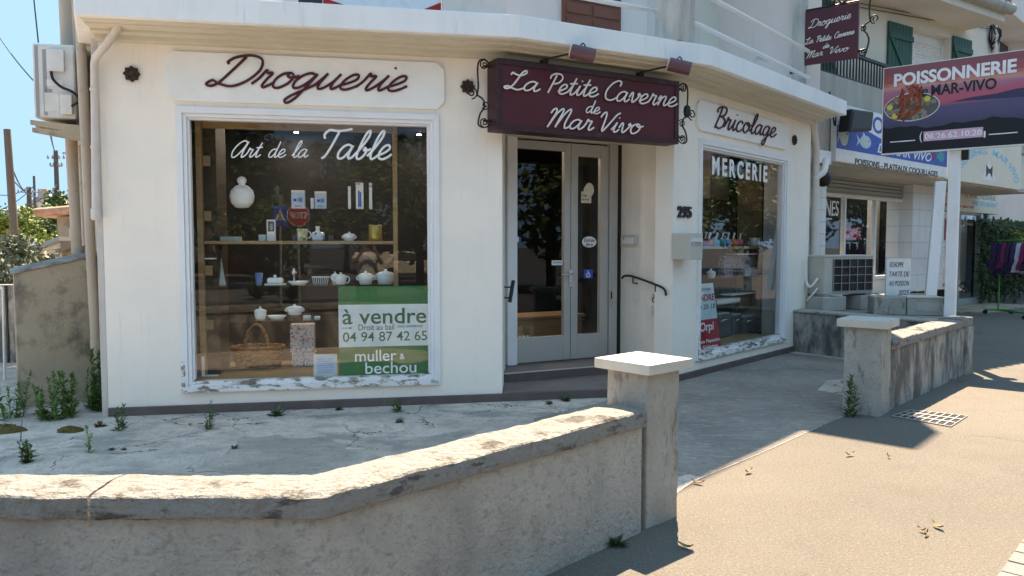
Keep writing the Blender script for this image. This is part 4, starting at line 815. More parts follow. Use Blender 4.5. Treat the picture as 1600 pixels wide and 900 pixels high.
# upper storey
UP = Plane((4.9, 13.1), (4.9 + .84, 13.1 + .545)); gu = lambda px, py, o=0: UP.px(px, py, o)
ur = gu(1560, 60)[0]; ze = gu(1560, 33, .7)[1]
wl, wr, wt_ = gu(1424, 60)[0], gu(1484, 60)[0], gu(1424, 42)[1]
m = MB(); m.box(UP, -2.5, wl, 4.38, ze + .3, -.3, 0); m.box(UP, wr, ur, 4.38, ze + .3, -.3, 0); m.box(UP, wl, wr, wt_, ze + .3, -.3, 0); m.build('upper_wall', M['neighbour'], nb)
zs = gu(1424, 60, -.14)[1]
m = MB(); m.box(UP, wl, wr, zs, wt_, -.3, -.16); m.build('shutter_box', M['white'], nb)
m = MB(); z = 4.4
while z < zs: m.box(UP, wl + .03, wr - .03, z, z + .045, -.2, -.165); z += .055
m.build('roller_shutter', M['white'], nb, .008)
m = MB(); m.box(UP, wl - .0, wl + .05, 4.4, zs, -.2, -.12); m.box(UP, wr - .05, wr, 4.4, zs, -.2, -.12); m.build('window_frame', M['white'], nb)
def shutter(pl, u0, u1, z0, z1):
    m = MB(); n = 7; w_ = (u1 - u0) / n
    for i in range(n): m.box(pl, u0 + i * w_ + .004, u0 + (i + 1) * w_ - .004, z0, z1, .02, .05)
    m.box(pl, u0, u1, z1 - .30, z1 - .19, .05, .075); m.box(pl, u0, u1, z0 + .19, z0 + .30, .05, .075)
    m.prism(pl, [(u0 + .02, z1 - .30), (u0 + .12, z1 - .30), (u1 - .02, z0 + .30), (u1 - .12, z0 + .30)], .05, .075); m.build('shutter', M['green_shutter'], nb, .003)
shutter(UP, gu(1385, 60)[0], gu(1422.5, 60)[0], 4.43, gu(1385, 33)[1]); shutter(UP, gu(1486, 80)[0], gu(1515, 80)[0], 4.43, gu(1486, 56)[1])
shutter(UP, gu(1262, 80)[0], gu(1303, 80)[0], 4.43, gu(1262, 2)[1] + .1)
# eaves, gutter, roof tiles
ur = gu(1556, 60)[0]; ue = gu(1570, 33, .75)[0]
m = MB(); m.box(UP, -2.5, ue, ze - .0, ze + .16, 0, .75); m.build('eaves', M['neighbour'], nb)
gz = ze + .24; m = MB(); m.tube([UP.w(-2.5, gz, .82), UP.w(ue + .1, gz, .82)], .105, 14); m.build('gutter', M['parapet'], nb)
m = MB(); u = -2.4
while u < ue + .1:
    m.tube([UP.w(u, gz + .13, .86), UP.w(u, gz + .55, -.6), UP.w(u, gz + 1.1, -2.5)], .085, 10); u += .2
m.add([UP.w(-2.5, gz + .09, .84), UP.w(ue + .12, gz + .09, .84), UP.w(ue + .12, gz + 1.06, -2.5), UP.w(-2.5, gz + 1.06, -2.5), UP.w(-2.5, gz + .05, .84), UP.w(ue + .12, gz + .05, .84), UP.w(ue + .12, gz + 1.0, -2.5), UP.w(-2.5, gz + 1.0, -2.5)], [(0, 1, 2, 3), (7, 6, 5, 4), (0, 4, 5, 1), (1, 5, 6, 2)])
m.build('roof', M['rooftile'], nb)
# balcony railing
m = MB(); ra, rb = NB.px(1262, 90, -.15)[0], NB.px(1600, 90, -.15)[0]; zr = NB.px(1340, 88, -.15)[1]
m.box(NB, .1, rb, zr - .025, zr + .025, -.18, -.12); m.box(NB, .1, rb, 4.46, 4.49, -.17, -.13); u = .12
while u < 5: m.box(NB, u, u + .022, 4.42, zr, -.161, -.139); u += .115
m.build('balcony_railing', M['grille'], nb)
m = MB()
for i, (a, b) in enumerate((((1342, 5), (1555, 43)), ((1335, 10), (1552, 46)))): m.tube([UP.w(*gu(*a, .03), .03), UP.w(*gu((a[0] + b[0]) / 2, (a[1] + b[1]) / 2 + 1, .03), .03), UP.w(*gu(*b, .03), .03)], .008, 5)
for k in range(12):
    p = UP.w(*gu(1552 + rn.uniform(-6, 6), 40 + rn.uniform(-4, 4), .05), .06); q = UP.w(*gu(1553 + rn.uniform(-5, 5), 80 + rn.uniform(-12, 5), .05), .05); m.tube(smooth([p, (p + q) / 2 + Vector((rn.uniform(-.15, .15), -.05, rn.uniform(-.1, .1))), q], 4), .014, 5)
m.build('cable_tangle', M['black'], nb)
m = MB(); m.tube([UP.w(*gu(1555, 40, .08), .08), UP.w(*gu(1554, 110, .08), .08)], .05, 10); m.build('downpipe', M['pipe_white'], nb)
# fish shop sign band
su0, su1, sz0, sz1 = NB.px(1306, 255, .1)[0], NB.px(1479, 280, .1)[0], 2.99, NB.px(1307, 160, .1)[1]
fb = thing('shop_band', 'white and blue signboard over the fish shop reading POISSONS - PLATEAUX COQUILLAGES', 'sign', NB.w(3, sz0, .1))
m = MB(); m.box(NB, su0, su1, sz0, sz1, .0, .1); m.build('board', M['white'], fb, .004)
zb = lambda f: sz0 + (sz1 - sz0) * f; ub = lambda f: su0 + (su1 - su0) * f
m = MB(); top = [(ub(f), zb(.56 + .10 * math.sin(f * 9 + .6) + .1 * f)) for f in [i / 30 for i in range(31)]]; m.prism(NB, [(su0 + .005, zb(.22)), (su1 - .005, zb(.22))] + [(a, b) for a, b in reversed(top)], .1, .103); m.build('blue_wave', M['blue'], fb)
m = MB(); z0_ = NB.px(1336, 259, .1)[1]; z1_ = NB.px(1336, 247, .1)[1]; put_text(m, NB, 'POISSONS - PLATEAUX COQUILLAGES', NB.px(1336, 250, .1)[0], NB.px(1465, 270, .1)[0], z0_, z1_, .1, .104, .02); m.build('lettering', M['text_black'], fb)
m = MB(); put_text(m, NB, 'POISSONNERIE', ub(.22), ub(1.9) - (ub(.9)) + ub(0) , zb(.62), zb(.93), .1, .1025, .02); m.build('blue_lettering', M['blue'], fb)
m = MB()
put_text(m, NB, 'De MAR VIVO', ub(.32), ub(.83), zb(.27), zb(.45), .103, .106, .01, .3); m.build('white_lettering', M['text_white'], fb)
def fish(u, z, l, h, mt, o=.103, flip=1):
    m = MB(); pts = [(u + flip * l * (.5 * math.cos(a)), z + h * .5 * math.sin(a)) for a in [2 * math.pi * k / 18 for k in range(18)]]; m.prism(NB, pts, o, o + .003); m.prism(NB, [(u - flip * l * .42, z), (u - flip * l * .8, z + h * .45), (u - flip * l * .68, z), (u - flip * l * .8, z - h * .45)][::flip], o + .0003, o + .003); m.prism(NB, [(u, z + h * .45), (u - flip * l * .2, z + h * .75), (u - flip * l * .3, z + h * .38)][::flip], o + .0004, o + .0033); m.build('painted_fish', M[mt], fb)
    m = MB(); m.disc(NB, u + flip * l * .3, z + h * .1, h * .07, o + .003, o + .004, 8); m.build('fish_eye', M['text_black'], fb)
fish(ub(.22), zb(.42), .42, .22, 'mint'); fish(ub(.055), zb(.46), .30, .34, 'sage'); fish(ub(.93), zb(.42), .32, .2, 'teal'); fish(ub(.84), zb(.40), .26, .13, 'magenta', flip=-1)
fl = thing('floodlight', 'black box floodlight tilted in front of the fish shop signboard', 'lamp', NB.w(*NB.px(1340, 200, .3), .3))
q = NB.px(1340, 190, .35); m = MB(); m.prism(NB, [(q[0] - .42, q[1] - .20), (q[0] + .38, q[1] - .12), (q[0] + .44, q[1] + .2), (q[0] - .34, q[1] + .16)], .22, .42); m.build('housing', M['black'], fl, .03)
m = MB(); m.prism(NB, [(q[0] - .36, q[1] - .15), (q[0] + .33, q[1] - .08), (q[0] + .38, q[1] + .15), (q[0] - .29, q[1] + .11)], .42, .425); m.build('glass', M['grille'], fl)
m = MB(); m.tube(smooth([NB.w(q[0] - .3, q[1], .3), NB.w(q[0] - .5, q[1] + .15, .25), NB.w(q[0] - .46, q[1] - .1, .2), NB.w(q[0] - .5, q[1] + .45, .12)], 5), .014, 6); m.build('cable', M['black'], fl)
fl2 = thing('floodlight', 'small black floodlight hanging under the ledge left of the fish shop', 'lamp', NB.w(*NB.px(1291, 285, .0), 0))
q = NB.px(1291, 276, .1); m = MB(); m.lathe(NB.w(q[0], q[1] - .16, .05), [(.02, 0), (.1, .03), (.13, .12), (.12, .2), (.03, .27)], 12); m.build('housing', M['black'], fl2)
m = MB(); m.tube([NB.w(q[0], q[1] + .08, .05), NB.w(q[0], 2.95, .02)], .014, 6); m.build('stem', M['black'], fl2)
# laundry signs and door
pu0, pu1 = NB.px(1481, 280, .06)[0], NB.px(1594, 296, .06)[0]
ls = thing('laundry_sign', 'cream signboard with pale blue lettering in an arc over a small black hourglass logo', 'sign', NB.w((pu0 + pu1) / 2, 2.98, .06))
m = MB(); m.box(NB, pu0, pu1, 2.97, 4.15, .0, .06); m.build('board', M['neighbour'], ls, .004)
m = MB(); uc = NB.px(1546, 270, .06)[0]; cz = 2.93; rx, rz = 1.72, .62
def arc(s, t): a = R(168) - s * R(160); rr = 1 + .23 * t; return uc + rx * rr * math.cos(a), cz + rz * rr * math.sin(a) * 1.0 + .1
put_text(m, NB, 'PRESSING  MAR VIVO', 0, 1, 0, 1, .06, .064, .02, warp=arc); m.build('lettering', M['sky_blue'], ls)
m = MB(); b0 = uc - .02; z0_ = 3.08
m.prism(NB, [(b0 - .42, z0_), (b0 + .42, z0_), (b0 + .42, z0_ + .08), (b0 + .16, z0_ + .25), (b0, z0_ + .46), (b0 - .16, z0_ + .25), (b0 - .42, z0_ + .08)], .06, .0625); m.build('logo_outline', M['white'], ls)
m = MB(); m.prism(NB, [(b0 - .2, z0_ + .06), (b0 - .02, z0_ + .18), (b0 - .02, z0_ + .24), (b0 - .2, z0_ + .34)], .0625, .066); m.prism(NB, [(b0 + .2, z0_ + .06), (b0 + .2, z0_ + .34), (b0 + .02, z0_ + .24), (b0 + .02, z0_ + .18)], .0625, .066); m.prism(NB, [(b0 - .021, z0_ + .16), (b0 + .021, z0_ + .16), (b0 + .021, z0_ + .26), (b0 - .021, z0_ + .26)], .0626, .0655); m.build('logo', M['text_black'], ls)
LO = -1.2
l0, l1 = NB.px(1478, 320, LO)[0], NB.px(1560, 325, LO)[0]; lz0, lz1 = NB.px(1520, 332, LO)[1], NB.px(1520, 299, LO)[1]
l2 = thing('laundry_sign', 'long pale signboard with BLANCHISSERIE AMEUBLEMENT above the laundry door', 'sign', NB.w((l0 + l1) / 2, lz0, LO))
m = MB(); m.box(NB, l0 - .2, l1, lz0, lz1, LO - .3, LO + .0); m.build('board', M['cream'], l2, .004)
def lt2(s, x0, x1, y0, y1, mt): m = MB(); put_text(m, NB, s, NB.px(x0, 310, LO)[0], NB.px(x1, 310, LO)[0], NB.px(1520, y1, LO)[1], NB.px(1520, y0, LO)[1], LO, LO + .004, .02); m.build('lettering', M[mt], l2)
lt2('- BLANCHISSERIE', 1502, 1556, 302, 310, 'ac_grey'); lt2('AMEUBLEMENT', 1518, 1559, 313, 321, 'sky_blue'); lt2('RÉPARATION GRATUIT', 1472, 1523, 321, 326, 'red')
ldz = NB.px(1520, 332, LO - .1)[1]
lp = NB.px; m = MB()
da, db = lp(1496, 400, LO - .1)[0], lp(1526, 400, LO - .1)[0]
fr_ = MB(); 
for a, b in ((da - .08, da), (db, db + .1), (db + .55, db + .7)): fr_.box(NB, a, b, .0, ldz, LO - .15, LO - .04)
fr_.box(NB, da, db, .0, .2, LO - .14, LO - .05); fr_.box(NB, da, db, ldz - .08, ldz, LO - .14, LO - .05)
fd = fr_.build('laundry_door', M['ac_grey'], nb, .006); m.box(NB, da, db, .2, ldz - .08, LO - .1, LO - .094); m.box(NB, tb - .1, da - .08, .5, ldz, LO - .1, LO - .094); m.box(NB, db + .1, db + .55, .1, ldz, LO - .1, LO - .094); m.build('pane', M['glass'], fd)
m = MB(); m.box(NB, tb, db + 2, 0, 3, LO - 2.4, LO - 2.3); m.box(NB, tb - .2, tb - .1, 0, 3, LO - 2.4, LO - .2); m.box(NB, db + .7, 12, 0, 2.95, LO - .35, LO - .2); m.build('laundry_wall', M['inner'], nb)
n_ = MB(); a, b = lp(1455, 440, LO - .05)[0], lp(1477, 440, LO - .05)[0]
m = MB()
for i in range(4): squiggle(m, NB, a + .02, b - .04, lp(1465, 376 + i * 9 + 6, LO - .05)[1], .08, LO - .075, LO - .07, i)
m.build('opening_hours', M['text_white'], fd)
m = MB(); m.box(NB, a, b, lp(1465, 420, LO)[1], lp(1465, 407, LO)[1], LO - .075, LO - .07); m.build('notice', M['white'], fd)
m = MB(); m.box(NB, a + .05, b, lp(1465, 375, LO)[1], lp(1465, 340, LO)[1], LO - .075, LO - .07); m.build('notice', M['orpi_red'], fd)
# floor tile in front of the laundry
sheet('laundry_step', [tuple(NB.w(tb + .3, 0, LO).xy), tuple(NB.w(12, 0, LO).xy), tuple(NB.w(12, 0, -.1).xy), tuple(NB.w(tb + .9, 0, -.1).xy)], 0, .03, M['shedwall'])
# right-hand downpipe in the gap between the buildings
dp = [(x1(1271, 11.9), 11.9, .6), (x1(1271, 11.9), 11.9, 2.9), (x1(1270, 11.9), 11.9, 3.15), (x1(1262, 11.9), 11.8, 3.4), (x1(1259, 11.9), 11.7, 3.54)]
vpipe('downpipe', 'off-white downpipe at the right end of the corner shop beside the tiled pier', dp, .06, M['pipe_white'], [((x1(1271, 11.9), 11.9, 1.45), .02)])
vpipe('branch_pipe', 'white elbow pipe under the ledge joining the right-hand downpipe', smooth([Vector((x1(1271, 11.88), 11.88, 2.65)), Vector((x1(1277, 11.85), 11.85, 2.70)), Vector((x1(1284, 11.85), 11.85, 2.76)), Vector((x1(1289, 11.9), 11.95, 2.95))], 4), .05, M['white'])
m = MB(); m.box(F3, F3.L + .003, F3.L + .25, .0, 3.5, -.5, -.02); tag(m.build('gap_wall', M['blackwall'], None), 'mouldy strip of wall between the corner shop and the fish shop', 'wall')
# air conditioner on blocks
ap = Plane(at(1287, 462, 11.75).xy, at(1388, 465, 11.75).xy); ap = Plane(at(1287, 462, 11.5).xy, at(1362, 466, 11.95).xy)
az0, az1 = ap.px(1287, 461, 0)[1], ap.px(1287, 400, 0)[1]; aw = ap.px(1364, 440, 0)[0]; sd = .34
a2 = thing('air_conditioner', 'beige air conditioner with a square black grille standing on concrete blocks on the terrace', 'air conditioner', ap.w(.5, az0, -.15))
m = MB(); m.box(ap, 0, aw, az0, az1, -sd, 0); m.build('casing', M['capstone'], a2, .02, 3)
m = MB(); m.box(ap, -.012, aw + .012, az1 - .02, az1 + .015, -sd - .01, .012); m.build('lid', M['capstone'], a2, .01)
g0 = aw * .17; m = MB(); m.box(ap, g0, aw - .03, az0 + .05, az1 - .05, .001, .006); m.build('fan_opening', M['black'], a2)
u_c, z_c = (g0 + aw - .03) / 2, (az0 + az1) / 2; m = MB()
for k in range(4): m.prism(ap, [(u_c + .03 * math.cos(k * 1.57), z_c + .03 * math.sin(k * 1.57)), (u_c + .24 * math.cos(k * 1.57 - .35), z_c + .24 * math.sin(k * 1.57 - .35)), (u_c + .24 * math.cos(k * 1.57 + .45), z_c + .24 * math.sin(k * 1.57 + .45))], .007, .011)
m.build('fan', M['grille'], a2)
m = MB()
for i in range(6): u = g0 + (aw - .03 - g0) * i / 5; m.tube([ap.w(u, az0 + .05, .018), ap.w(u, az1 - .05, .018)], .006, 6)
for i in range(5): z = az0 + .05 + (az1 - az0 - .1) * i / 4; m.tube([ap.w(g0, z, .018), ap.w(aw - .03, z, .018)], .006, 6)
m.build('grille', M['ac_grey'], a2)
sp = Plane(ap.w(aw, 0, 0).xy, ap.w(aw, 0, -sd).xy); m = MB()
for i in range(2):
    for j in range(6): m.box(sp, .06 + i * .12, .15 + i * .12, az0 + .06 + j * .09, az0 + .12 + j * .09, .001, .006)
m.build('side_louvre', M['black'], a2)
for q_ in (.02, aw - .15): m = MB(); m.box(ap, q_, q_ + .1, az0 - .03, az0, -sd, 0); m.build('foot', M['ac_grey'], a2)
m = MB(); c = ap.w(-.02, az0 + .1, -.1); m.tube(smooth([c + Vector((0, 0, .15)), c + Vector((-.12, .0, .02)), c + Vector((-.15, .1, .2)), c + Vector((-.13, .15, .9))], 5), .022, 8); m.tube(smooth([c, c + Vector((-.08, .0, -.1)), c + Vector((-.12, .1, -.2))], 5), .016, 8); m.build('hose', M['white'], a2)
for (pa, pb, lab) in ((.0, .42, 'grey concrete block under the left end of the beige air conditioner'), (aw - .25, aw + .06, 'grey concrete block under the right end of the beige air conditioner')):
    m = MB(); m.box(ap, pa - .08, pb, .599, az0 - .03, -.3, .06); tag(m.build('concrete_block', M['parapet'], None, .012), lab, 'block', 'blocks carrying the air conditioner')
# troughs of concrete, price sheet, leaning plank
tp = Plane(at(1365, 500, 10.95).xy, at(1473, 505, 10.75).xy); 
m = MB(); tz = tp.px(1365, 464, 0)[1]; m.box(tp, 0, tp.L * .47, .599, tz, -.4, 0); m.box(tp, tp.L * .475, tp.L, .599, tz - .01, -.42, .012); tw = thing('concrete_bench', 'pair of joined grey concrete blocks on the terrace left of the white signpost', 'block', tp.w(.5, .6, -.2))
a, b = tp.L * .47, tp.L
for q0, q1, zz in ((0, a, tz), (a + .006, b, tz - .012)): m = MB(); m.box(tp, q0, q1, .599, zz, -.4, 0 if q0 == 0 else .012); m.build('block', M['pillar'], tw, .012)
m = MB(); m.box(tp, a, b + .01, tz - .011, tz + .012, -.42, .02); m.build('lid', M['capstone'], tw, .006)
m = MB(); m.box(tp, b - .36, b - .05, .66, tz - .07, .012, .02); m.build('inset', M['parapet'], tw)
hp = Plane(at(1384, 462, 11.35).xy, at(1422, 462, 11.4).xy); hz0, hz1 = hp.px(1384, 463)[1], hp.px(1384, 404)[1]; hs = thing('handwritten_notice', 'white board with handwritten black capitals leaning beside the beige air conditioner', 'notice', hp.w(.2, hz0, 0))
m = MB(); m.box(hp, 0, hp.L, hz0, hz1, -.03, 0); m.build('board', M['white'], hs)
m = MB()
for i, s in enumerate(('ECHOPPE', 'TARTE DE', 'AU POISSON', '2025')): z = hz1 - .13 - i * .14; put_text(m, hp, s, hp.L * (.12 if i < 3 else .5), hp.L * (.7 if i == 0 else .95), z, z + .075, .0, .003, .0, .2)
m.build('lettering', M['text_black'], hs)
lk = thing('leaning_plank', 'narrow white plank leaning in front of the tiled pier of the fish shop', 'plank', at(1453, 464, 12.6)); m = MB(); a, b = at(1454, 464, 12.2), at(1470, 283, 12.6)
m.hexa([a + Vector((-.08, 0, 0)), a + Vector((.1, 0, 0)), a + Vector((.1, .05, 0)), a + Vector((-.08, .05, 0)), b + Vector((-.08, 0, 0)), b + Vector((.1, 0, 0)), b + Vector((.1, .05, 0)), b + Vector((-.08, .05, 0))]); m.build('board', M['white_paint'], lk, .004)
# ---------------------------------------------------------------- billboard on a white post
pc = Vector((6.17, 10.6)); BD = Vector((.78, -.625)).normalized(); BP = Plane(pc - BD * .9, pc + BD * .9); BO = .13
bz0 = 2.92; bu = lambda px, py: BP.px(px, py, BO)
U0 = bu(1380, 170)[0]; Z1, Z0 = bu(1380, 108)[1], bu(1380, 240)[1]; U1 = 1.86
bb = thing('billboard', 'large printed fishmonger billboard with a sunset and seafood platter on a white post', 'billboard', (pc.x, pc.y, 0))
m = MB(); m.box(BP, U0, U1, Z0, Z1, BO - .05, BO - .003); m.build('panel', M['night'], bb)
m = MB()
for a, b, c, d in ((U0 - .012, U1 + .012, Z1, Z1 + .012), (U0 - .012, U1 + .012, Z0 - .02, Z0), (U0 - .012, U0, Z0, Z1), (U1, U1 + .012, Z0, Z1)): m.box(BP, a, b, c, d, BO - .06, BO + .004)
m.build('frame', M['ac_white'], bb)
fz = lambda f: Z0 + (Z1 - Z0) * f; fu = lambda f: U0 + (U1 - U0) * f
def wavy(f, amp, seed, base, n=40):
    r = random.Random(seed); ph = [r.uniform(0, 6.28) for _ in range(5)]
    return [(fu(i / n), fz(base + amp * (math.sin(i / n * 9 + ph[0]) * .5 + math.sin(i / n * 23 + ph[1]) * .3 + math.sin(i / n * 51 + ph[2]) * .2))) for i in range(n + 1)]
def band(lo, hi, mt, k, nm='printed_sky'):
    m = MB(); m.prism(BP, lo + hi[::-1], BO - .003 + .0004 * k, BO - .003 + .0004 * k + .0003); m.build(nm, M[mt], bb)
fl_ = lambda z: [(fu(0) , fz(z)), (fu(1), fz(z))]
# printed picture: one continuous sheet of colour, built as a gradient material across the real panel
pm = bpy.data.materials.new('sunset_print'); pm.use_nodes = True; nt = pm.node_tree; N = nt.nodes; L = nt.links; bs_ = N['Principled BSDF']; bs_.inputs['Roughness'].default_value = .45
tc = N.new('ShaderNodeTexCoord'); sx = N.new('ShaderNodeSeparateXYZ'); L.new(tc.outputs['Generated'], sx.inputs[0]); nz = N.new('ShaderNodeTexNoise'); nz.inputs['Scale'].default_value = 3; nz.inputs['Detail'].default_value = 5
mp = N.new('ShaderNodeMapping'); mp.inputs['Scale'].default_value = (.7, .7, 5); L.new(tc.outputs['Generated'], mp.inputs[0]); L.new(mp.outputs[0], nz.inputs['Vector'])
ad = N.new('ShaderNodeMath'); ad.operation = 'MULTIPLY_ADD'; ad.inputs[1].default_value = .16; L.new(nz.outputs['Fac'], ad.inputs[0]); L.new(sx.outputs['Z'], ad.inputs[2])
rp = N.new('ShaderNodeValToRGB'); L.new(ad.outputs[0], rp.inputs[0]); rp.color_ramp.elements[0].position = .36; rp.color_ramp.elements[0].color = (.05, .04, .10, 1); rp.color_ramp.elements[1].position = 1.0; rp.color_ramp.elements[1].color = (.27, .07, .085, 1)
for p, c in ((.50, (.085, .065, .15, 1)), (.58, (.10, .07, .16, 1)), (.63, (.52, .09, .13, 1)), (.70, (.52, .10, .16, 1)), (.77, (.42, .15, .24, 1)), (.84, (.66, .28, .22, 1)), (.90, (.45, .08, .08, 1))): e = rp.color_ramp.elements.new(p); e.color = c
L.new(rp.outputs[0], bs_.inputs['Base Color'])
m = MB(); m.prism(BP, [(U0, Z0), (U1, Z0), (U1, Z1), (U0, Z1)], BO - .003, BO); m.build('printed_picture', pm, bb)
m = MB(); m.prism(BP, [(U0, Z0 + .001), (U1, Z0 + .001)] + wavy(1, .035, 3, .29)[::-1], BO, BO + .001); m.build('printed_shore', M['night'], bb)
m = MB(); m.prism(BP, [(fu(.45), fz(.53)), (fu(1), fz(.50)), (fu(1), fz(.60)), (fu(.86), fz(.60)), (fu(.74), fz(.57)), (fu(.6), fz(.56))], BO, BO + .001); m.build('printed_hill', M['sea_purple'], bb)
def btext(s, x0, x1, yt, yb, mt, bold=0, xr=None, o=.004, **k):
    a = bu(x0, (yt + yb) / 2)[0]; b = bu(x1, (yt + yb) / 2)[0]; m = MB(); put_text(m, BP, s, a, b, bu(x0, yb)[1], bu(x0, yt)[1], BO + .002, BO + o + .002, bold, **k); return m.build('lettering', M[mt], bb)
btext('POISSONNERIE', 1397, 1588, 116, 136, 'text_white', .035); btext('de', 1428, 1450, 136, 152, 'text_black', .01, shear=.3); btext('MAR-VIVO', 1455, 1557, 133, 150, 'text_black', .025)
a, b = bu(1443, 216), bu(1536, 208); m = MB(); m.prism(BP, [(a[0], bu(1443, 221)[1]), (b[0], bu(1443, 221)[1] + .0), (b[0], bu(1443, 206)[1]), (a[0], bu(1443, 206)[1])], BO + .002, BO + .004); m.build('phone_strip', M['phone_pink'], bb)
btext('06.26.62.10.28', 1445, 1534, 209, 218, 'text_white', .012, o=.005); btext('(', 1437, 1441, 206, 223, 'text_white', o=.003); btext('1', 1537, 1540, 205, 215, 'text_white', o=.003)
m = MB(); m.box(BP, bu(1391, 220)[0], bu(1430, 220)[0], bu(1391, 223)[1], bu(1391, 221.5)[1], BO + .001, BO + .004); m.box(BP, bu(1545, 210)[0], bu(1590, 210)[0], bu(1545, 211)[1], bu(1545, 209.5)[1], BO + .001, BO + .004); m.build('rule', M['text_white'], bb)
# seafood platter print
c = bu(1424, 167); sx_, sz_ = .345, .235
m = MB(); m.disc(BP, c[0], c[1], sx_, BO + .001, BO + .003, 36, ry=sz_ * .8); m.build('printed_plate', M['plate'], bb)
m = MB(); m.disc(BP, c[0], c[1] - .0, sx_ * 1.03, BO + .0006, BO + .002, 36, ry=sz_ * .86); m.build('plate_rim', M['ac_white'], bb)
rr = random.Random(7); mo, ml, mw, mb_, md_ = MB(), MB(), MB(), MB(), MB()
for k in range(46):
    a = rr.uniform(0, 6.28); q = rr.uniform(.35, .93); x, z = c[0] + sx_ * q * math.cos(a), c[1] + sz_ * .78 * q * math.sin(a)
    s = rr.uniform(.02, .042); t_ = (mo, mw, mb_)[k % 3]; oo = BO + .003 + .00004 * k; t_.disc(BP, x, z, s * 1.3, oo, oo + .001, 12, ry=s); mb_.disc(BP, x + .004, z, s * .7, oo + .001, oo + .0014, 8, ry=s * .5)
for k in range(34):
    x = c[0] - .02 + rr.uniform(-.16, .12); z = c[1] + rr.uniform(-.14, .24); a = rr.uniform(.6, 2.4); l = rr.uniform(.04, .10); oo = BO + .006 + .00005 * k
    (ml if k % 2 else md_).tube(smooth([BP.w(x - l * math.cos(a), z - l * math.sin(a), oo), BP.w(x + .02, z, oo + .001), BP.w(x + l * math.cos(a), z + l * math.sin(a), oo)], 3), .013, 5)
mo.build('shellfish_print', M['oyster'], bb); mw.build('shellfish_print', M['oyster'], bb); mb_.build('shellfish_print', M['brown_card'], bb); md_.build('crayfish', M['lobster_dark'], bb); ml.build('crayfish', M['lobster'], bb)
m = MB()
for x, z in ((-.21, -.11), (-.28, .02), (.20, .09)): m.disc(BP, c[0] + x, c[1] + z, .04, BO + .008, BO + .01, 14)
m.build('lemon_print', M['lemon'], bb)
m = MB(); m.obox((pc.x, pc.y, 0), math.atan2(BD.y, BD.x), .135, .135, Z0 + .3); m.build('post', M['white_paint'], bb, .006)
m = MB(); m.box(BP, U0 + .1, U1 - .1, Z0 + .15, Z0 + .22, .06, BO - .05); m.box(BP, U0 + .1, U1 - .1, Z1 - .22, Z1 - .15, .06, BO - .05); m.build('back_rail', M['ac_white'], bb)
fl3 = thing('floodlight', 'small black floodlight on the white post under the billboard', 'lamp', (6.4, 10.5, Z0 - .2)); q = BP.w(*BP.px(1500, 240, -.1), -.1); m = MB(); m.obox(q + Vector((0, 0, -.09)), math.atan2(BD.y, BD.x), .22, .12, .16); m.build('housing', M['black'], fl3, .02); m = MB(); m.tube([q, Vector((pc.x, pc.y, q.z))], .015, 6); m.build('arm', M['black'], fl3)
# ---------------------------------------------------------------- hanging sign on its iron bracket
hp0, hp1 = at(1247.5, 60, 11.1), at(1342, 45, 10.6); HS = Plane(hp0.xy, hp1.xy); gs = lambda x, y: HS.px(x, y, .03)
za, zb_ = gs(1248, 20)[1], gs(1248, 103)[1]
hs = thing('hanging_sign', 'burgundy Droguerie projecting sign high on the right corner above the canopy', 'sign', HS.w(0, 3.77, 0))
m = MB(); m.box(HS, 0, HS.L, zb_, za, -.03, .03); m.build('panel', M['burgundy'], hs, .005)
m = MB()
for wd, o_ in (((('Droguerie'), (1263, 45), (1330, 28), 6.2), 0), (('La', (1257, 70), (1271, 66.5), 4.6), 0), (('Petite', (1276, 66), (1299, 61.5), 4.6), 0), (('Caverne', (1304, 60), (1335, 52.5), 4.6), 0), (('de', (1286, 76), (1296, 73.5), 3.6), 0), (('Mar', (1260, 92), (1286, 86), 5.2), 0), (('Vivo', (1297, 84), (1327, 79), 5.2), 0)): word(m, HS, wd[0], wd[1], wd[2], wd[3], .0048, .034, .3)
m.build('lettering', M['letter_cream'], hs)
m = MB(); m.box(HS, -.05, .02, 3.77, za + .35, -.035, .035); m.box(HS, -.1, .04, zb_ - .1, zb_ - .05, -.04, .04); m.build('post', M['burgundy_dark'], hs)
m = MB(); 
for k, uu in enumerate((.55, .72)): m.tube(spiral(HS, uu * HS.L, za + .09, .015, .075, -1.2 if k else 4.3, 1.6 * (1 if k else -1), 0), .012, 6)
m.tube([HS.w(0, za + .02, 0), HS.w(HS.L, za + .02, 0)], .014, 6); m.build('scroll_bracket', M['iron'], hs)
m = scrollwork(HS, HS.L, (za + zb_) / 2 + .12, 1.0, 1, 0, .012); m.build('scroll_bracket', M['iron'], hs)
# ---------------------------------------------------------------- clothes rack, ivy, far block
rk0 = gnd(1556, 490); rk1 = gnd(1625, 500); RP = Plane(rk0.xy, rk1.xy)
rk = thing('clothes_rack', 'green metal clothes rack on wheels outside the laundry', 'rack', (rk0 + rk1) / 2); zt = RP.px(1560, 376)[1]
m = MB()
for u in (.08, RP.L - .05): m.tube([RP.w(u, .1, 0), RP.w(u, zt, 0)], .02, 8); m.tube([RP.w(u, .1, -.3), RP.w(u, .1, .3)], .022, 8)
m.tube([RP.w(-.05, zt, 0), RP.w(RP.L + .05, zt, 0)], .02, 8); m.tube([RP.w(.08, .1, 0), RP.w(RP.L - .05, .1, 0)], .022, 8); m.build('frame', M['green_metal'], rk)
for u in (.08, RP.L - .05):
    for o in (-.3, .3): m = MB(); m.tube([RP.w(u - .02, .05, o), RP.w(u + .02, .05, o)], .05, 10); m.build('wheel', M['black'], rk)
cols = ['purple', 'navy', 'magenta', 'navy', 'purple', 'bluewhite', 'magenta', 'navy', 'purple', 'magenta']
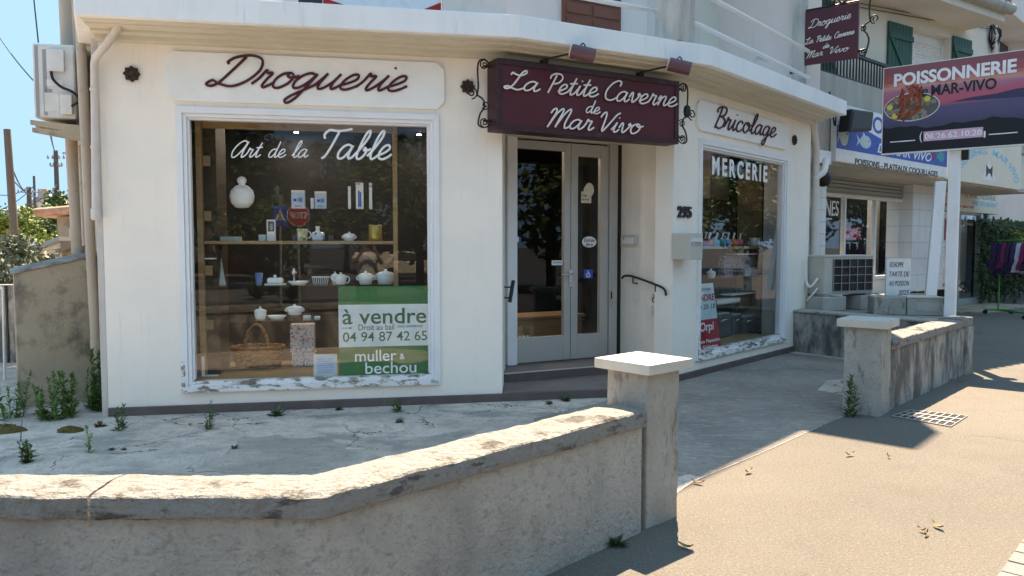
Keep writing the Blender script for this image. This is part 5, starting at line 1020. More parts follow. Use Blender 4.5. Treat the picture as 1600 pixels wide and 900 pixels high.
names = ['purple', 'navy', 'magenta', 'dark blue', 'violet', 'pale', 'pink', 'black-blue', 'deep purple', 'bright magenta']
for k in range(9):
    u = .02 + k * (RP.L / 9); m = MB(); l = .55 + .25 * rn.random(); pr = []
    n = 14; vs = []; 
    for j in range(7):
        t = j / 6; w_ = .05 + .07 * t
        for i in range(n): a = 2 * math.pi * i / n; vs.append(RP.w(u + w_ * math.cos(a) * (1 + .4 * math.sin(3 * a + k)), zt - .06 - l * t, .22 * (.5 + .5 * t) * math.sin(a) * (1 + .25 * math.sin(4 * a + j))))
    m.add(vs, [(j * n + i, j * n + (i + 1) % n, (j + 1) * n + (i + 1) % n, (j + 1) * n + i) for j in range(6) for i in range(n)], True); m.add(vs[:n], [tuple(range(n))])
    m.tube(smooth([RP.w(u, zt - .07, 0), RP.w(u, zt + .03, .02), RP.w(u, zt + .03, -.02)], 3), .005, 5)
    tag(m.build('garment', M[cols[k]]), f'{names[k]} garment hanging on the green rack, number {k + 1} from the left'.replace(f', number {k + 1} from the left', [' at its left end', ' second from its left end', ' beside the navy one', ' left of the violet one', ' in the middle', ' right of the violet one', ' beside the pale one', ' near its right end', ' at its right end'][k]), 'garment', 'clothes on the green rack')
# ---------------------------------------------------------------- display in the large window
def spot(px, py, o, pl=F1): u, z = pl.px(px, py, o); return u, z
OS = -.50
ds = thing('display_stand', 'wooden display stand with glass shelves behind the large left window', 'shelving', F1.w(1.6, .25, -.6))
zd = .285
m = MB(); m.box(F1, W1['u0'] + .05, W1['u1'] - .02, .12, zd, -1.35, -.06); m.build('deck', M['wood'], ds, .006)
lu0, lu1 = spot(309, 400, -.42)[0], spot(318, 400, -.42)[0]; ru0, ru1 = spot(614, 300, -.42)[0], spot(621, 300, -.42)[0]
m = MB(); m.box(F1, lu0, lu1, zd, 2.86, -.50, -.42); m.build('post', M['wood'], ds, .004)
m = MB(); m.box(F1, ru0, ru1, zd, 2.86, -.48, -.42); m.build('post', M['wood'], ds, .004)
m = MB(); m.box(F1, lu0, lu1 + .12, zd, 2.86, -1.05, -.52)
m.build('side_panel', M['dark_wood'], ds, .004)
zt0, zt1 = spot(460, 204, -.46)[1], spot(460, 188, -.46)[1]; m = MB(); m.box(F1, lu1 + .002, ru0 - .002, zt0, zt1 + .06, -.485, -.46); m.build('valance', M['wood'], ds, .004)
ws0 = spot(460, 381.5, -.42)[1]; ws1 = spot(460, 376.5, -.42)[1]
m = MB(); m.box(F1, lu1 + .004, ru1 + .0, ws0, ws1, -.80, -.421); m.build('shelf', M['wood'], ds, .004)
gl = []
for px, py, x1_ in ((460, 325.5, 597), (460, 446, 622), (460, 500, 640)):
    z = spot(px, py, -.43)[1]; gl.append(z); m = MB(); m.box(F1, lu1 + .01, spot(x1_, py, -.43)[0], z - .008, z, -.82, -.43); m.build('glass_shelf', M['glass_clear'], ds)
u, z = spot(315, 580, -.41); m = MB(); m.box(F1, u, u + .03, zd, zd + .20, -.42, -.41); m.box(F1, u, u + .16, zd + .0005, zd + .012, -.42, -.39); m.build('angle_bracket', M['white'], ds)
for k in range(4):
    z = .75 + k * .55; m = MB(); m.box(F1, lu1 + .002, lu1 + .07, z, z + .1, -.50, -.47); m.build('peg', M['wood'], ds)
def pt(px, z, o): return F1.w(F1.px(px, 400, o)[0], z, o)
def wpx(w_, o=OS): return F1.px(400 + w_, 400, o)[0] - F1.px(400, 400, o)[0]
T0, T1 = gl[0], ws1; T2, T3 = gl[1], gl[2]; O = -.56
def one(name, label, cat, p, prof, mt, **k): return tag(MB().lathe(p, prof, k.pop('n', 20), **k).build(name, M[mt]), label, cat)
def carton(px, z, w_, h, d, label, mt, o=O, print_=None, cat='box', name='gift_box'):
    u = F1.px(px, 400, o)[0]; ww = wpx(w_, o); t = thing(name, label, cat, F1.w(u, z, o)); m = MB(); m.box(F1, u - ww / 2, u + ww / 2, z + .0005, z + h, o - d, o); m.build('carton', M[mt], t, .003)
    if print_:
        for (a, b, c, d2, mm) in print_: m = MB(); m.box(F1, u - ww / 2 + ww * a, u - ww / 2 + ww * b, z + h * c, z + h * d2, o + .0005, o + .002); m.build('print', M[mm], t)
    return t
# top glass shelf
p = pt(380, T0, O); one('flask', 'round white flask with a ball stopper on the top shelf of the large window', 'flask', p, [(.03, 0), (.07, .01), (.115, .06), (.128, .12), (.115, .18), (.07, .225), (.035, .24), (.03, .25), (.045, .265), (.05, .29), (.035, .315), (.01, .325)], 'ceramic', sy=.6)
t = thing('decanter', 'square clear glass decanter with stopper on the top shelf of the large window', 'decanter', pt(435, T0, O)); u = F1.px(435, 400, O)[0]
m = MB(); m.box(F1, u - .055, u + .055, T0 + .001, T0 + .15, O - .09, O + .02); m.build('body', M['glass_clear'], t, .015); m = MB(); m.lathe(pt(435, T0 + .15, O - .035), [(.03, 0), (.022, .015), (.022, .04), (.04, .045), (.035, .075), (.01, .08)], 14); m.build('stopper', M['glass_clear'], t)
hpx = 29 / FPX * 7.9
carton(467, T0, 21, hpx, .09, 'pale blue boxed set, wider of the pair on the top glass shelf', 'bluewhite', print_=[(0, 1, .88, 1, 'pinkwall'), (.15, .4, .4, .55, 'blue'), (.5, .85, .38, .6, 'blue_cup'), (.25, .75, .12, .2, 'ac_grey')])
carton(502, T0, 18.5, hpx * .95, .09, 'pale blue boxed set, narrower of the pair on the top glass shelf', 'bluewhite', print_=[(0, 1, .88, 1, 'pinkwall'), (.2, .45, .4, .55, 'blue'), (.5, .85, .38, .6, 'blue_cup'), (.25, .75, .12, .2, 'ac_grey')])
carton(489, T0, 5, hpx * .6, .05, 'small white carton between the two pale blue boxed sets', 'white', O - .04)
carton(563, T0, 12.5, 42 / FPX * 7.9, .08, 'tall white carton printed with blue bottles on the top glass shelf', 'white', print_=[(.1, .6, .93, .97, 'red'), (.3, .5, .1, .7, 'blue'), (.55, .7, .1, .65, 'blue')])
carton(547, T0, 4.5, 36 / FPX * 7.9, .04, 'slim white carton left of the tall printed carton', 'white'); carton(580, T0, 5, 42 / FPX * 7.9, .04, 'slim white carton with a blue cap mark right of the tall printed carton', 'white', print_=[(0, 1, .84, .9, 'ac_grey')])
# wooden shelf
t = thing('glass_board', 'bottle-shaped green glass board standing at the left end of the wooden shelf', 'board', pt(329, T1, O)); u = F1.px(329, 400, O)[0]
pr = [(-.06, 0), (.06, 0), (.06, .13), (.045, .17), (.018, .2), (.016, .25), (-.016, .25), (-.018, .2), (-.045, .17), (-.06, .13)]
m = MB(); m.prism(F1, [(u + a, T1 + .001 + b) for a, b in pr], O - .012, O); m.build('glass', M['leaf_olive'] if False else M['sage'], t); m = MB(); m.box(F1, u - .0, u + .03, T1 + .05, T1 + .085, O + .001, O + .003); m.build('price_tag', M['white'], t)
carton(360, T1, 31, .045, .12, 'flat pale tray beside the bottle-shaped board', 'sage', cat='tray', name='tray'); carton(410, T1, 11, .065, .06, 'pair of small glass cubes on the wooden shelf', 'mint', name='glass_cube', cat='glass')
carton(424, T1, 13, 33 / FPX * 7.85, .08, 'tall white carton with a dark picture on the wooden shelf', 'white', print_=[(.15, .9, .45, .93, 'text_dark'), (.35, .7, .5, .8, 'white')])
def handle(p, r, sg, mt_obj, name='handle', th=.006, mt='ceramic'):
    c = Vector(p); m = MB(); d = Vector((F1.D.x, F1.D.y, 0)) * sg; m.tube([c + d * r * math.sin(a) + Vector((0, 0, r * math.cos(a))) for a in [math.pi * k / 8 for k in range(9)]], th, 6); return m.build(name, M[mt], mt_obj)
t = thing('flowered_mug', 'cream mug with a green floral pattern on the wooden shelf', 'mug', pt(473, T1, O)); MB().lathe(pt(473, T1 + .001, O), [(.045, 0), (.05, .01), (.055, .1), (.06, .125), (.052, .12), (.05, .02)], 20).build('bowl', mat('flowered_glaze', (.62, .60, .48), .25, [(26, 3, (.20, .24, .06), .52, .58), (20, 3, (.45, .35, .12), .6, .65)]), t); handle(pt(473, T1 + .065, O) + Vector((F1.D.x, F1.D.y, 0)) * .05, .038, 1, t)
t = thing('painted_bottle', 'white bottle with blue painted motif and square shoulders on the wooden shelf', 'bottle', pt(497, T1, O)); u = F1.px(497, 400, O)[0]
bw = mat('blue_white_glaze', (.66, .70, .74), .2, [(24, 3, (.06, .14, .38), .54, .60)]); m = MB(); m.box(F1, u - .065, u + .065, T1 + .001, T1 + .095, O - .08, O); m.build('body', bw, t, .02); MB().lathe(pt(497, T1 + .09, O - .04), [(.035, 0), (.02, .02), (.018, .045), (.026, .05), (.022, .065)], 14).build('neck', M['ceramic'], t)
def pot(label, cat, px, z, R_, H, o=O, lid=True, ears=True, mt='ceramic', name='lidded_pot', sx=1.0):
    p = pt(px, z + .001, o); t = thing(name, label, cat, p); rt_ = math.atan2(F1.D.y, F1.D.x)
    MB().lathe(p, [(R_ * .72, 0), (R_ * .8, .006), (R_ * .97, H * .4), (R_, H * .62), (R_ * .98, H * .64)], 24, sx=sx, rot=rt_).build('bowl', M[mt], t)
    if lid: MB().lathe(p + Vector((0, 0, H * .64)), [(R_ * 1.04, 0), (R_ * 1.0, H * .06), (R_ * .6, H * .18), (R_ * .16, H * .23), (R_ * .14, H * .28), (R_ * .2, H * .33), (R_ * .1, H * .37)], 24, sx=sx, rot=rt_).build('lid', M[mt], t)
    if ears:
        for s in (-1, 1): handle(p + Vector((F1.D.x, F1.D.y, 0)) * s * R_ * sx * .93 + Vector((0, 0, H * .45)), H * .14, s, t, 'ear', .007, mt)
    return t
pot('white lidded sugar bowl with two thin handles on the wooden shelf', 'sugar bowl', 546, T1, .062, .095, name='sugar_bowl')
one('brass_canister', 'brass coloured ribbed canister at the right end of the wooden shelf', 'canister', pt(587, T1 + .001, O), [(.066, 0), (.07, .006), (.07, .165), (.066, .17), (.06, .168)], 'gold', n=26)
carton(517, T1, 8, .06, .05, 'small dark jar box between the painted bottle and the sugar bowl', 'text_dark', O - .06)
# middle glass shelf
one('blue_tumbler', 'blue tumbler on the middle glass shelf', 'tumbler', pt(404, T2 + .001, O), [(.025, 0), (.03, .01), (.04, .125), (.036, .12), (.028, .02)], 'blue_cup')
t = thing('butter_dish', 'white covered butter dish on the middle glass shelf', 'dish', pt(429, T2, O)); u = F1.px(429, 400, O)[0]; m = MB(); m.box(F1, u - .105, u + .105, T2 + .001, T2 + .014, O - .11, O + .03); m.build('plate', M['ceramic'], t, .006); m = MB(); m.box(F1, u - .08, u + .08, T2 + .015, T2 + .075, O - .095, O + .015); m.build('cover', M['ceramic'], t, .022, 4); MB().lathe(pt(429, T2 + .072, O - .04), [(.01, 0), (.012, .008), (.018, .02), (.01, .032)], 12).build('knob', M['ceramic'], t)
def platter(label, px, z, w_, h, o=O, mt='ceramic'): 
    R_ = wpx(w_, o) / 2; tag(MB().lathe(pt(px, z + .001, o), [(R_ * .6, 0), (R_ * .68, .004), (R_, h), (R_ * .98, h + .004), (R_ * .62, .012)], 26, sy=.6, rot=math.atan2(F1.D.y, F1.D.x)).build('oval_dish', M[mt]), label, 'dish')
platter('white oval serving dish on the middle glass shelf', 465.5, T2, 34, .035)
t = thing('wire_basket', 'low dark woven basket with a white rim on the middle glass shelf', 'basket', pt(500, T2, O)); u = F1.px(500, 400, O)[0]; m = MB(); m.prism(F1, [(u - .065, T2 + .001), (u + .065, T2 + .001), (u + .085, T2 + .075), (u - .085, T2 + .075)], O - .1, O); m.build('body', M['text_dark'], t); m = MB(); m.tube([F1.w(u - .086, T2 + .077, O), F1.w(u + .086, T2 + .077, O), F1.w(u + .086, T2 + .077, O - .1), F1.w(u - .086, T2 + .077, O - .1)], .005, 6, closed=True)
for k in range(9): m.tube([F1.w(u - .07 + k * .0175, T2 + .004, O + .003), F1.w(u - .082 + k * .0205, T2 + .076, O + .003)], .0025, 5)
m.build('rim', M['white'], t)
pot('white lidded jar behind the teapot on the middle glass shelf', 'jar', 523, T2, .04, .13, O - .08, ears=False, name='jar')
t = pot('white teapot with a curved handle on the middle glass shelf', 'teapot', 532, T2, .062, .125, O, ears=False, name='teapot'); handle(pt(532, T2 + .05, O) + Vector((F1.D.x, F1.D.y, 0)) * .055, .036, 1, t); c = pt(532, T2 + .035, O) - Vector((F1.D.x, F1.D.y, 0)) * .055; m = MB(); m.tube([c, c - Vector((F1.D.x, F1.D.y, 0)) * .035 + Vector((0, 0, .02)), c - Vector((F1.D.x, F1.D.y, 0)) * .05 + Vector((0, 0, .05))], [.014, .01, .007], 8); m.build('spout', M['ceramic'], t)
pot('white lidded tureen right of the teapot on the middle glass shelf', 'tureen', 571, T2, .08, .14, name='tureen'); pot('largest white lidded tureen at the right end of the middle glass shelf', 'tureen', 602, T2, .09, .155, O - .03, name='tureen', sx=1.1)
one('candlestick', 'silver candlestick standing behind the oval dish', 'candlestick', pt(459, T2 + .001, O - .14), [(.04, 0), (.035, .012), (.01, .03), (.012, .09), (.03, .11), (.034, .13), (.015, .15), (.02, .165)], 'steel', n=14)
one('stem_glass', 'stemmed glass standing behind the woven basket', 'glass', pt(484, T2 + .001, O - .14), [(.03, 0), (.028, .004), (.005, .012), (.005, .07), (.03, .09), (.04, .13), (.036, .16)], 'glass_clear', n=16)
u = F1.px(341, 400, O)[0]; t = thing('picture_frame', 'green glass platter leaning at the left end of the middle glass shelf', 'platter', F1.w(u, T2, O)); m = MB(); m.hexa([F1.w(u - .05, T2 + .001, O + .02), F1.w(u + .07, T2 + .001, O), F1.w(u + .07, T2 + .001, O - .015), F1.w(u - .05, T2 + .001, O + .005), F1.w(u - .09, T2 + .33, O - .1), F1.w(u + .0, T2 + .31, O - .12), F1.w(u + .0, T2 + .31, O - .135), F1.w(u - .09, T2 + .33, O - .115)]); m.build('glass', M['sage'], t, .01)
t.name = 'glass_platter'
carton(325, T2 + .27, 22, .014, .16, 'small white side ledge above the leaning glass platter', 'white', -.46, cat='ledge', name='side_ledge')
# lower glass shelf
pot('round white pot with a knob on the lower glass shelf', 'pot', 405, T3, .062, .13, ears=False, name='round_pot')
platter('white oval dish on the lower glass shelf', 431, T3, 31, .035)
stz = F1.px(459, 490, O - .1)[1]; t = pot('white casserole on a clear stand at the back of the lower glass shelf', 'casserole', 459, T3 + .035, .085, .11, O - .1, name='casserole'); MB().lathe(pt(459, T3 + .001, O - .1), [(.06, 0), (.06, .034)], 16).build('stand', M['glass_clear'], t)
carton(478, T3, 12, .03, .05, 'small pale butter pat dish on the lower glass shelf', 'mint', name='small_dish', cat='dish'); carton(494, T3, 9, .022, .05, 'small white knife rest on the lower glass shelf', 'white', name='knife_rest', cat='knife rest')
# deck: basket, floral boxes, framed card
OB = -.95; pb = pt(401, zd + .001, OB); bt = thing('wicker_basket', 'oval wicker basket with a tall hoop handle on the wooden window deck', 'basket', pb); rt_ = math.atan2(F1.D.y, F1.D.x); bx = wpx(78, OB) / 2
m = MB(); n = 48; rows = 13
for j in range(rows):
    z = .006 + j * .0165; f = .86 + .14 * j / rows
    m.tube([pb + Vector((0, 0, z + .005 * math.sin(k * math.pi / 2 * (1 if j % 2 else 1) + j * math.pi))) + Matrix.Rotation(rt_, 3, 'Z') @ Vector((bx * f * math.cos(2 * math.pi * k / n) * (1 + .012 * math.sin(k * math.pi + j * math.pi)), bx * .62 * f * math.sin(2 * math.pi * k / n), 0)) for k in range(n)], .0115, 6, closed=True)
m.build('weave', M['wicker'], bt)
MB().lathe(pb, [(bx * .84, .0), (bx * .95, .2), (bx * .9, .2), (bx * .8, .02)], 30, sy=.62, rot=rt_).build('lining', M['brown_card'], bt)
m = MB(); m.tube([pb + Vector((0, 0, .215 + .006 * math.sin(k * 2.1))) + Matrix.Rotation(rt_, 3, 'Z') @ Vector((bx * 1.04 * math.cos(2 * math.pi * k / n), bx * .65 * math.sin(2 * math.pi * k / n), 0)) for k in range(n)], .02, 8, closed=True); m.build('rim', M['wicker'], bt)
m = MB(); d = Vector((F1.D.x, F1.D.y, 0)); 
for s in (-.012, .012): m.tube([pb + Vector((0, 0, .2)) + d * (-.02 + .12 * math.cos(a)) + Vector((-.0, s * 1.2, .26 * math.sin(a))) for a in [math.pi * k / 16 for k in range(17)]], .013, 8)
m.build('handle', M['wicker'], bt)
carton(470, zd + .150, 38, .30, .22, 'tall box in a large floral paper standing on the smaller floral box', 'floral', OB + .02); carton(471.5, zd, 37, .15, .26, 'low box in a small floral paper on the window deck', 'floral2', OB + .05)
q0, q1 = F1.px(490, 588, -.10), F1.px(527, 553, -.12); fc_ = thing('framed_card', 'small gilt framed card with fine print leaning at the foot of the window', 'frame', F1.w((q0[0] + q1[0]) / 2, zd, -.12))
m = MB(); a, b = q0[0], q1[0]; z0_, z1_ = zd + .002, q1[1]
def ln(x, z, o): return F1.w(x, z, -.10 - (z - z0_) * .12 + o)
def lbox(m, a, b, z0, z1, o0, o1): return m.hexa([ln(a, z0, o1), ln(b, z0, o1), ln(b, z0, o0), ln(a, z0, o0), ln(a, z1, o1), ln(b, z1, o1), ln(b, z1, o0), ln(a, z1, o0)])
lbox(m, a, b, z0_, z1_, -.015, 0); m.build('frame', M['cream'], fc_, .003); m = MB(); lbox(m, a + .022, b - .022, z0_ + .025, z1_ - .022, .0005, .002); m.build('card', M['bluewhite'], fc_)
m = MB(); r_ = random.Random(2)
for k in range(7):
    z = z1_ - .05 - k * .022; u = a + .04
    while u < b - .045: l = r_.uniform(.008, .03); lbox(m, u, min(u + l, b - .04), z, z + .006, .0022, .003); u += l + .006
m.build('print', M['blue_cup'], fc_)
# sale poster inside the glass
OP = -.065; a0 = F1.px(529, 500, OP)[0]; a1 = F1.px(672.5, 500, OP)[0]; pz0, pz1 = F1.px(600, 589, OP)[1], F1.px(600, 447, OP)[1]
py_ = lambda y: F1.px(600, y, OP)[1]; pxx = lambda x: F1.px(x, 500, OP)[0]
sp_ = thing('sale_poster', 'green and white à vendre poster inside the lower right of the large window', 'poster', F1.w((a0 + a1) / 2, pz0, OP))
m = MB(); m.box(F1, a0, a1, pz0, pz1, OP - .004, OP); m.build('sheet', M['poster_green'], sp_)
m = MB(); m.box(F1, a0, a1, py_(541), py_(475.5), OP + .0004, OP + .0012); m.build('white_band', M['poster_white'], sp_)
def ptx(s, x0, y0, x1, y1, mt, bold=0, **k): m = MB(); put_text(m, F1, s, pxx(x0), pxx(x1), py_(y1), py_(y0), OP + .0013, OP + .0025, bold, **k); m.build('lettering', M[mt], sp_)
ptx('à vendre', 535, 481.5, 666, 506, 'text_green', .012); ptx('Droit au bail', 560, 506.5, 616, 515.5, 'text_dark', .006); ptx('(tous commerces)', 621, 507.5, 660, 513.5, 'text_dark', .006, shear=.3); ptx('04 94 87 42 65', 535.5, 518, 667, 533, 'text_green', .004)
ptx('muller', 554, 546.5, 619, 564, 'text_white', .006); ptx('&', 624, 553, 632, 562, 'text_white', .01); ptx('bechou', 570, 565.5, 650, 583.5, 'text_white', .006)
m = MB(); z = py_(511.5); m.box(F1, pxx(534), pxx(549), z - .003, z + .003, OP + .0013, OP + .002); m.prism(F1, [(pxx(550.5), z), (pxx(546), z + .012), (pxx(546), z - .012)], OP + .0013, OP + .0022); m.build('arrow', M['text_dark'], sp_)
for x, y in ((532.5, 453), (667, 452), (533, 584.5), (668.5, 580)):
    m = MB(); m.tube([F1.w(pxx(x) + .012 * math.cos(q), py_(y) + .012 * math.sin(q), OP + .002) for q in [k * math.pi / 5 for k in range(10)]], .003, 5, closed=True); m.build('eyelet', M['gold'], sp_)
# ---------------------------------------------------------------- side window display
d3 = thing('display_stand', 'wooden display stand behind the right side window', 'shelving', F3.w(1.6, .25, -.5)); zd3 = .28
m = MB(); m.box(F3, W3['u0'] + .05, W3['u1'] - .1, .12, zd3, -1.2, -.06); m.build('deck', M['wood'], d3, .006)
s3 = lambda px, py, o=-.45: F3.px(px, py, o)
e0, e1 = W3['u0'] - .3, s3(1194, 400)[0]
zw = s3(1150, 384.5)[1]; m = MB(); m.box(F3, e0, e1, zw - .04, zw, -.75, -.45); m.build('shelf', M['wood'], d3, .003)
zs3 = []
for y in (432.5, 473): z = s3(1150, y)[1]; zs3.append(z); m = MB(); m.box(F3, e0, e1, z - .008, z, -.75, -.45); m.build('glass_shelf', M['glass_clear'], d3)
m = MB(); m.box(F3, e1, e1 + .03, zd3, 2.8, -.9, -.5); m.build('post', M['wood'], d3); m = MB(); m.box(F3, e0, e1, zd3, 2.3, -.95, -.92); m.build('back_panel', M['dark_wood'], d3)
m = MB(); m.box(F3, W3['u1'] - .02, W3['u1'] + .04, .2, 2.9, -.34, -.10); m.build('reveal', M['alu'], d3)
def p3(px, z, o): return F3.w(F3.px(px, 400, o)[0], z, o)
for k, (px, mt, nm) in enumerate(((1101, 'orpi_red', 'dark red'), (1107, 'orange', 'orange'), (1118, 'teal', 'teal'), (1127.5, 'teal', 'teal'), (1136.5, 'blue_cup', 'blue'), (1145, 'orange', 'orange'), (1155, 'pink', 'pink'))):
    lab = ['dark red egg cup figure at the left end of its row', 'orange egg cup figure beside the dark red one', 'teal egg cup figure beside the left orange one', 'teal egg cup figure beside the blue one', 'blue egg cup figure on the wooden shelf in the side window', 'orange egg cup figure beside the pink one', 'pink egg cup figure at the right end of its row'][k]
    p = p3(px, zw + .001, -.55); t = thing('egg_cup', lab, 'egg cup', p, 'colourful egg cups in the side window')
    MB().lathe(p, [(.03, 0), (.05, .01), (.058, .06), (.045, .1), (.03, .1)], 14).build('cup', M[mt], t); m = MB(); m.tube([p + Vector((.0, 0, .09)), p + Vector((.01, 0, .15)), p + Vector((.02, 0, .19))], [.012, .012, .016], 8); m.build('spoon', M['white' if k % 2 else 'cream'], t)
p = p3(1179, zw + .001, -.55); tag(MB().lathe(p, [(.07, 0), (.075, .02), (.078, .03), (.074, .04), (.08, .07), (.078, .08), (.084, .12), (.078, .125)], 20).build('ribbed_pot', M['ceramic']), 'white ribbed pot at the right end of the wooden shelf in the side window', 'pot')
def box3(px, w_, z, h, d, o, mt, label, cat='box', name='gift_box'):
    a, b = F3.px(px - w_ / 2, 400, o)[0], F3.px(px + w_ / 2, 400, o)[0]; m = MB(); m.box(F3, a, b, z + .001, z + h, o - d, o); return tag(m.build(name, M[mt], None, .003), label, cat)
box3(1152, 40, zs3[0], .30, .1, -.6, 'grey_floral', 'large grey floral box on the glass shelf of the side window'); box3(1177, 22, zs3[0], .115, .08, -.5, 'floral', 'small purple floral box in front on the side window shelf'); box3(1160, 13, zs3[0], .10, .08, -.52, 'text_dark', 'small black box beside the purple floral one')
p = p3(1111, zs3[0] + .001, -.55); t = thing('lidded_pot', 'small white lidded pot on the glass shelf of the side window', 'pot', p); MB().lathe(p, [(.05, 0), (.065, .03), (.07, .07)], 18).build('bowl', M['ceramic'], t); MB().lathe(p + Vector((0, 0, .07)), [(.073, 0), (.05, .025), (.012, .035), (.018, .055), (.005, .06)], 18).build('lid', M['ceramic'], t)
box3(1175, 44, s3(1175, 398, -.5)[1], .018, .2, -.48, 'white', 'white tray on the upper part of the side window shelf', 'tray', 'tray'); box3(1165, 40, zs3[1] + .10, .015, .2, -.5, 'white', 'thin white tray above the pink cloths', 'tray', 'tray')
box3(1140, 36, zs3[1], .06, .15, -.5, 'pinkwall', 'folded pink cloths on the lower glass shelf of the side window', 'cloth', 'folded_cloth'); box3(1177, 38, zs3[1] - .12, .17, .15, -.62, 'brown_card', 'brown cardboard box behind the pink cloths', 'box', 'cardboard_box')
def appliance(px, w_, o, h, label):
    a, b = F3.px(px - w_ / 2, 400, o)[0], F3.px(px + w_ / 2, 400, o)[0]; t = thing('cookware', label, 'cookware', F3.w((a + b) / 2, zd3, o)); m = MB(); m.box(F3, a, b, zd3 + .001, zd3 + h, o - .25, o); m.build('body', M['text_dark'], t, .03, 3); m = MB(); m.box(F3, a + .02, b - .02, zd3 + h, zd3 + h + .03, o - .23, o - .02); m.build('lid', M['ac_grey'], t, .015); m = MB(); m.tube([F3.w(a + .06, zd3 + h * .7, o + .002), F3.w(a + .06, zd3 + h * .8, o + .03), F3.w(b - .06, zd3 + h * .8, o + .03), F3.w(b - .06, zd3 + h * .7, o + .002)], .008, 6); m.build('handle', M['steel'], t)
appliance(1135, 20, -.5, .33, 'black appliance with a steel handle on the deck of the side window'); appliance(1155, 15, -.55, .28, 'dark appliance between the other two on the side window deck'); appliance(1180, 30, -.5, .24, 'wide dark roasting pan on the right of the side window deck')
# estate agent's poster in the side window
OQ = -.075; q = lambda x, y: F3.px(x, y, OQ); w0 = W3['u0'] - .38; A_ = q(1114, 442); B_ = q(1127.5, 546)
zt_, zm_, zb_ = A_[1], q(1119, 497)[1], B_[1] - .01; rx = lambda z: A_[0] + (B_[0] - A_[0]) * (zt_ - z) / (zt_ - zb_)
op = thing('agency_poster', 'slanted blue and red estate agency poster half hidden in the side window', 'poster', F3.w(B_[0] - .3, zb_, OQ))
m = MB(); m.prism(F3, [(w0, zm_), (rx(zm_), zm_), (A_[0], zt_), (w0, zt_)], OQ - .004, OQ); m.build('upper_sheet', M['orpi_blue'], op); m = MB(); m.prism(F3, [(w0, zb_), (rx(zb_), zb_), (rx(zm_ - .002), zm_ - .002), (w0, zm_ - .002)], OQ - .004, OQ); m.build('lower_sheet', M['orpi_red'], op)
def qt(s, x0, x1, y0, y1, mt, bold=.01, frac=1.0):
    """text whose right part, frac of its width, fills x0..x1; the rest runs on behind the window frame"""
    a, b = q(x0, 500)[0], q(x1, 500)[0]; a = b - (b - a) / frac; m = MB(); put_text(m, F3, s, a, b, q(1105, y1)[1], q(1105, y0)[1], OQ + .0005, OQ + .002, bold); m.build('lettering', M[mt], op)
qt('À CÉDER', 1096, 1110, 449, 454, 'text_dark', .01, .58); qt('VENDRE', 1095, 1115.5, 459.5, 470, 'orpi_red', .03, .62); qt('04 94 00 20 18', 1096, 1117, 475, 483, 'text_dark', .01, .42); qt('Orpi', 1095, 1115, 503, 521, 'text_white', .02, .93); qt('Agence Papazian', 1096, 1125, 530, 537, 'text_white', .015, .68); qt('Les Sablettes', 1096, 1122, 539, 546, 'text_white', .015, .78)
# ceiling spots (lit), counter and bottles seen through the doors
k = 0
for px, py, o in ((349, 217, -1.2), (445, 213, -1.6), (324, 235, -2.0), (500, 227, -2.2), (510, 253, -2.6), (464, 269, -2.9), (478, 264, -2.4), (650, 205, -1.6), (655, 262, -2.8)):
    u = F1.px(px, py, o)[0]; p = F1.w(u, 3.105, o); t = thing('ceiling_spot', 'small lit ceiling spot inside the dark shop', 'spotlight', p, 'ceiling spots inside the shop'); MB().lathe(p, [(.034, 0), (.034, .012)], 14).build('ring', M['ac_white'], t); MB().lathe(p - Vector((0, 0, .002)), [(.026, 0), (.026, .003)], 14).build('bulb', M['lamp'], t)
for a, o in ((1.0, -2.0), (1.6, -2.6), (.8, -2.9), (1.9, -2.2)):
    p = CH.w(a, 3.105, o); t = thing('ceiling_spot', 'small lit ceiling spot inside the dark shop', 'spotlight', p, 'ceiling spots inside the shop'); MB().lathe(p, [(.034, 0), (.034, .012)], 14).build('ring', M['ac_white'], t); MB().lathe(p - Vector((0, 0, .002)), [(.026, 0), (.026, .003)], 14).build('bulb', M['lamp'], t)
p = gnd(830, 562, .18); p = CH.w(CH.px(842, 500, -2.1)[0], .18, -2.1); t = thing('shop_counter', 'low wooden counter seen through the left door leaf', 'counter', p); m = MB(); a = CH.px(842, 500, -2.1)[0]; m.box(CH, a - .5, a + .7, .181, .6, -2.6, -2.1); m.build('front', M['wood'], t, .01); m = MB(); m.box(CH, a - .54, a + .74, .6, .64, -2.64, -2.06); m.build('top', M['wood'], t, .006)
for k in range(3):
    p = CH.w(CH.px(809 + k * 6, 500, -1.35)[0], .181, -1.3); t = thing('water_bottle', 'clear plastic bottle standing inside the left door leaf', 'bottle', p, 'bottles inside the door'); MB().lathe(p, [(.04, 0), (.045, .02), (.045, .2), (.03, .26), (.015, .28)], 14).build('body', M['bluewhite'], t); MB().lathe(p + Vector((0, 0, .28)), [(.017, 0), (.017, .025)], 12).build('cap', M['white'], t)
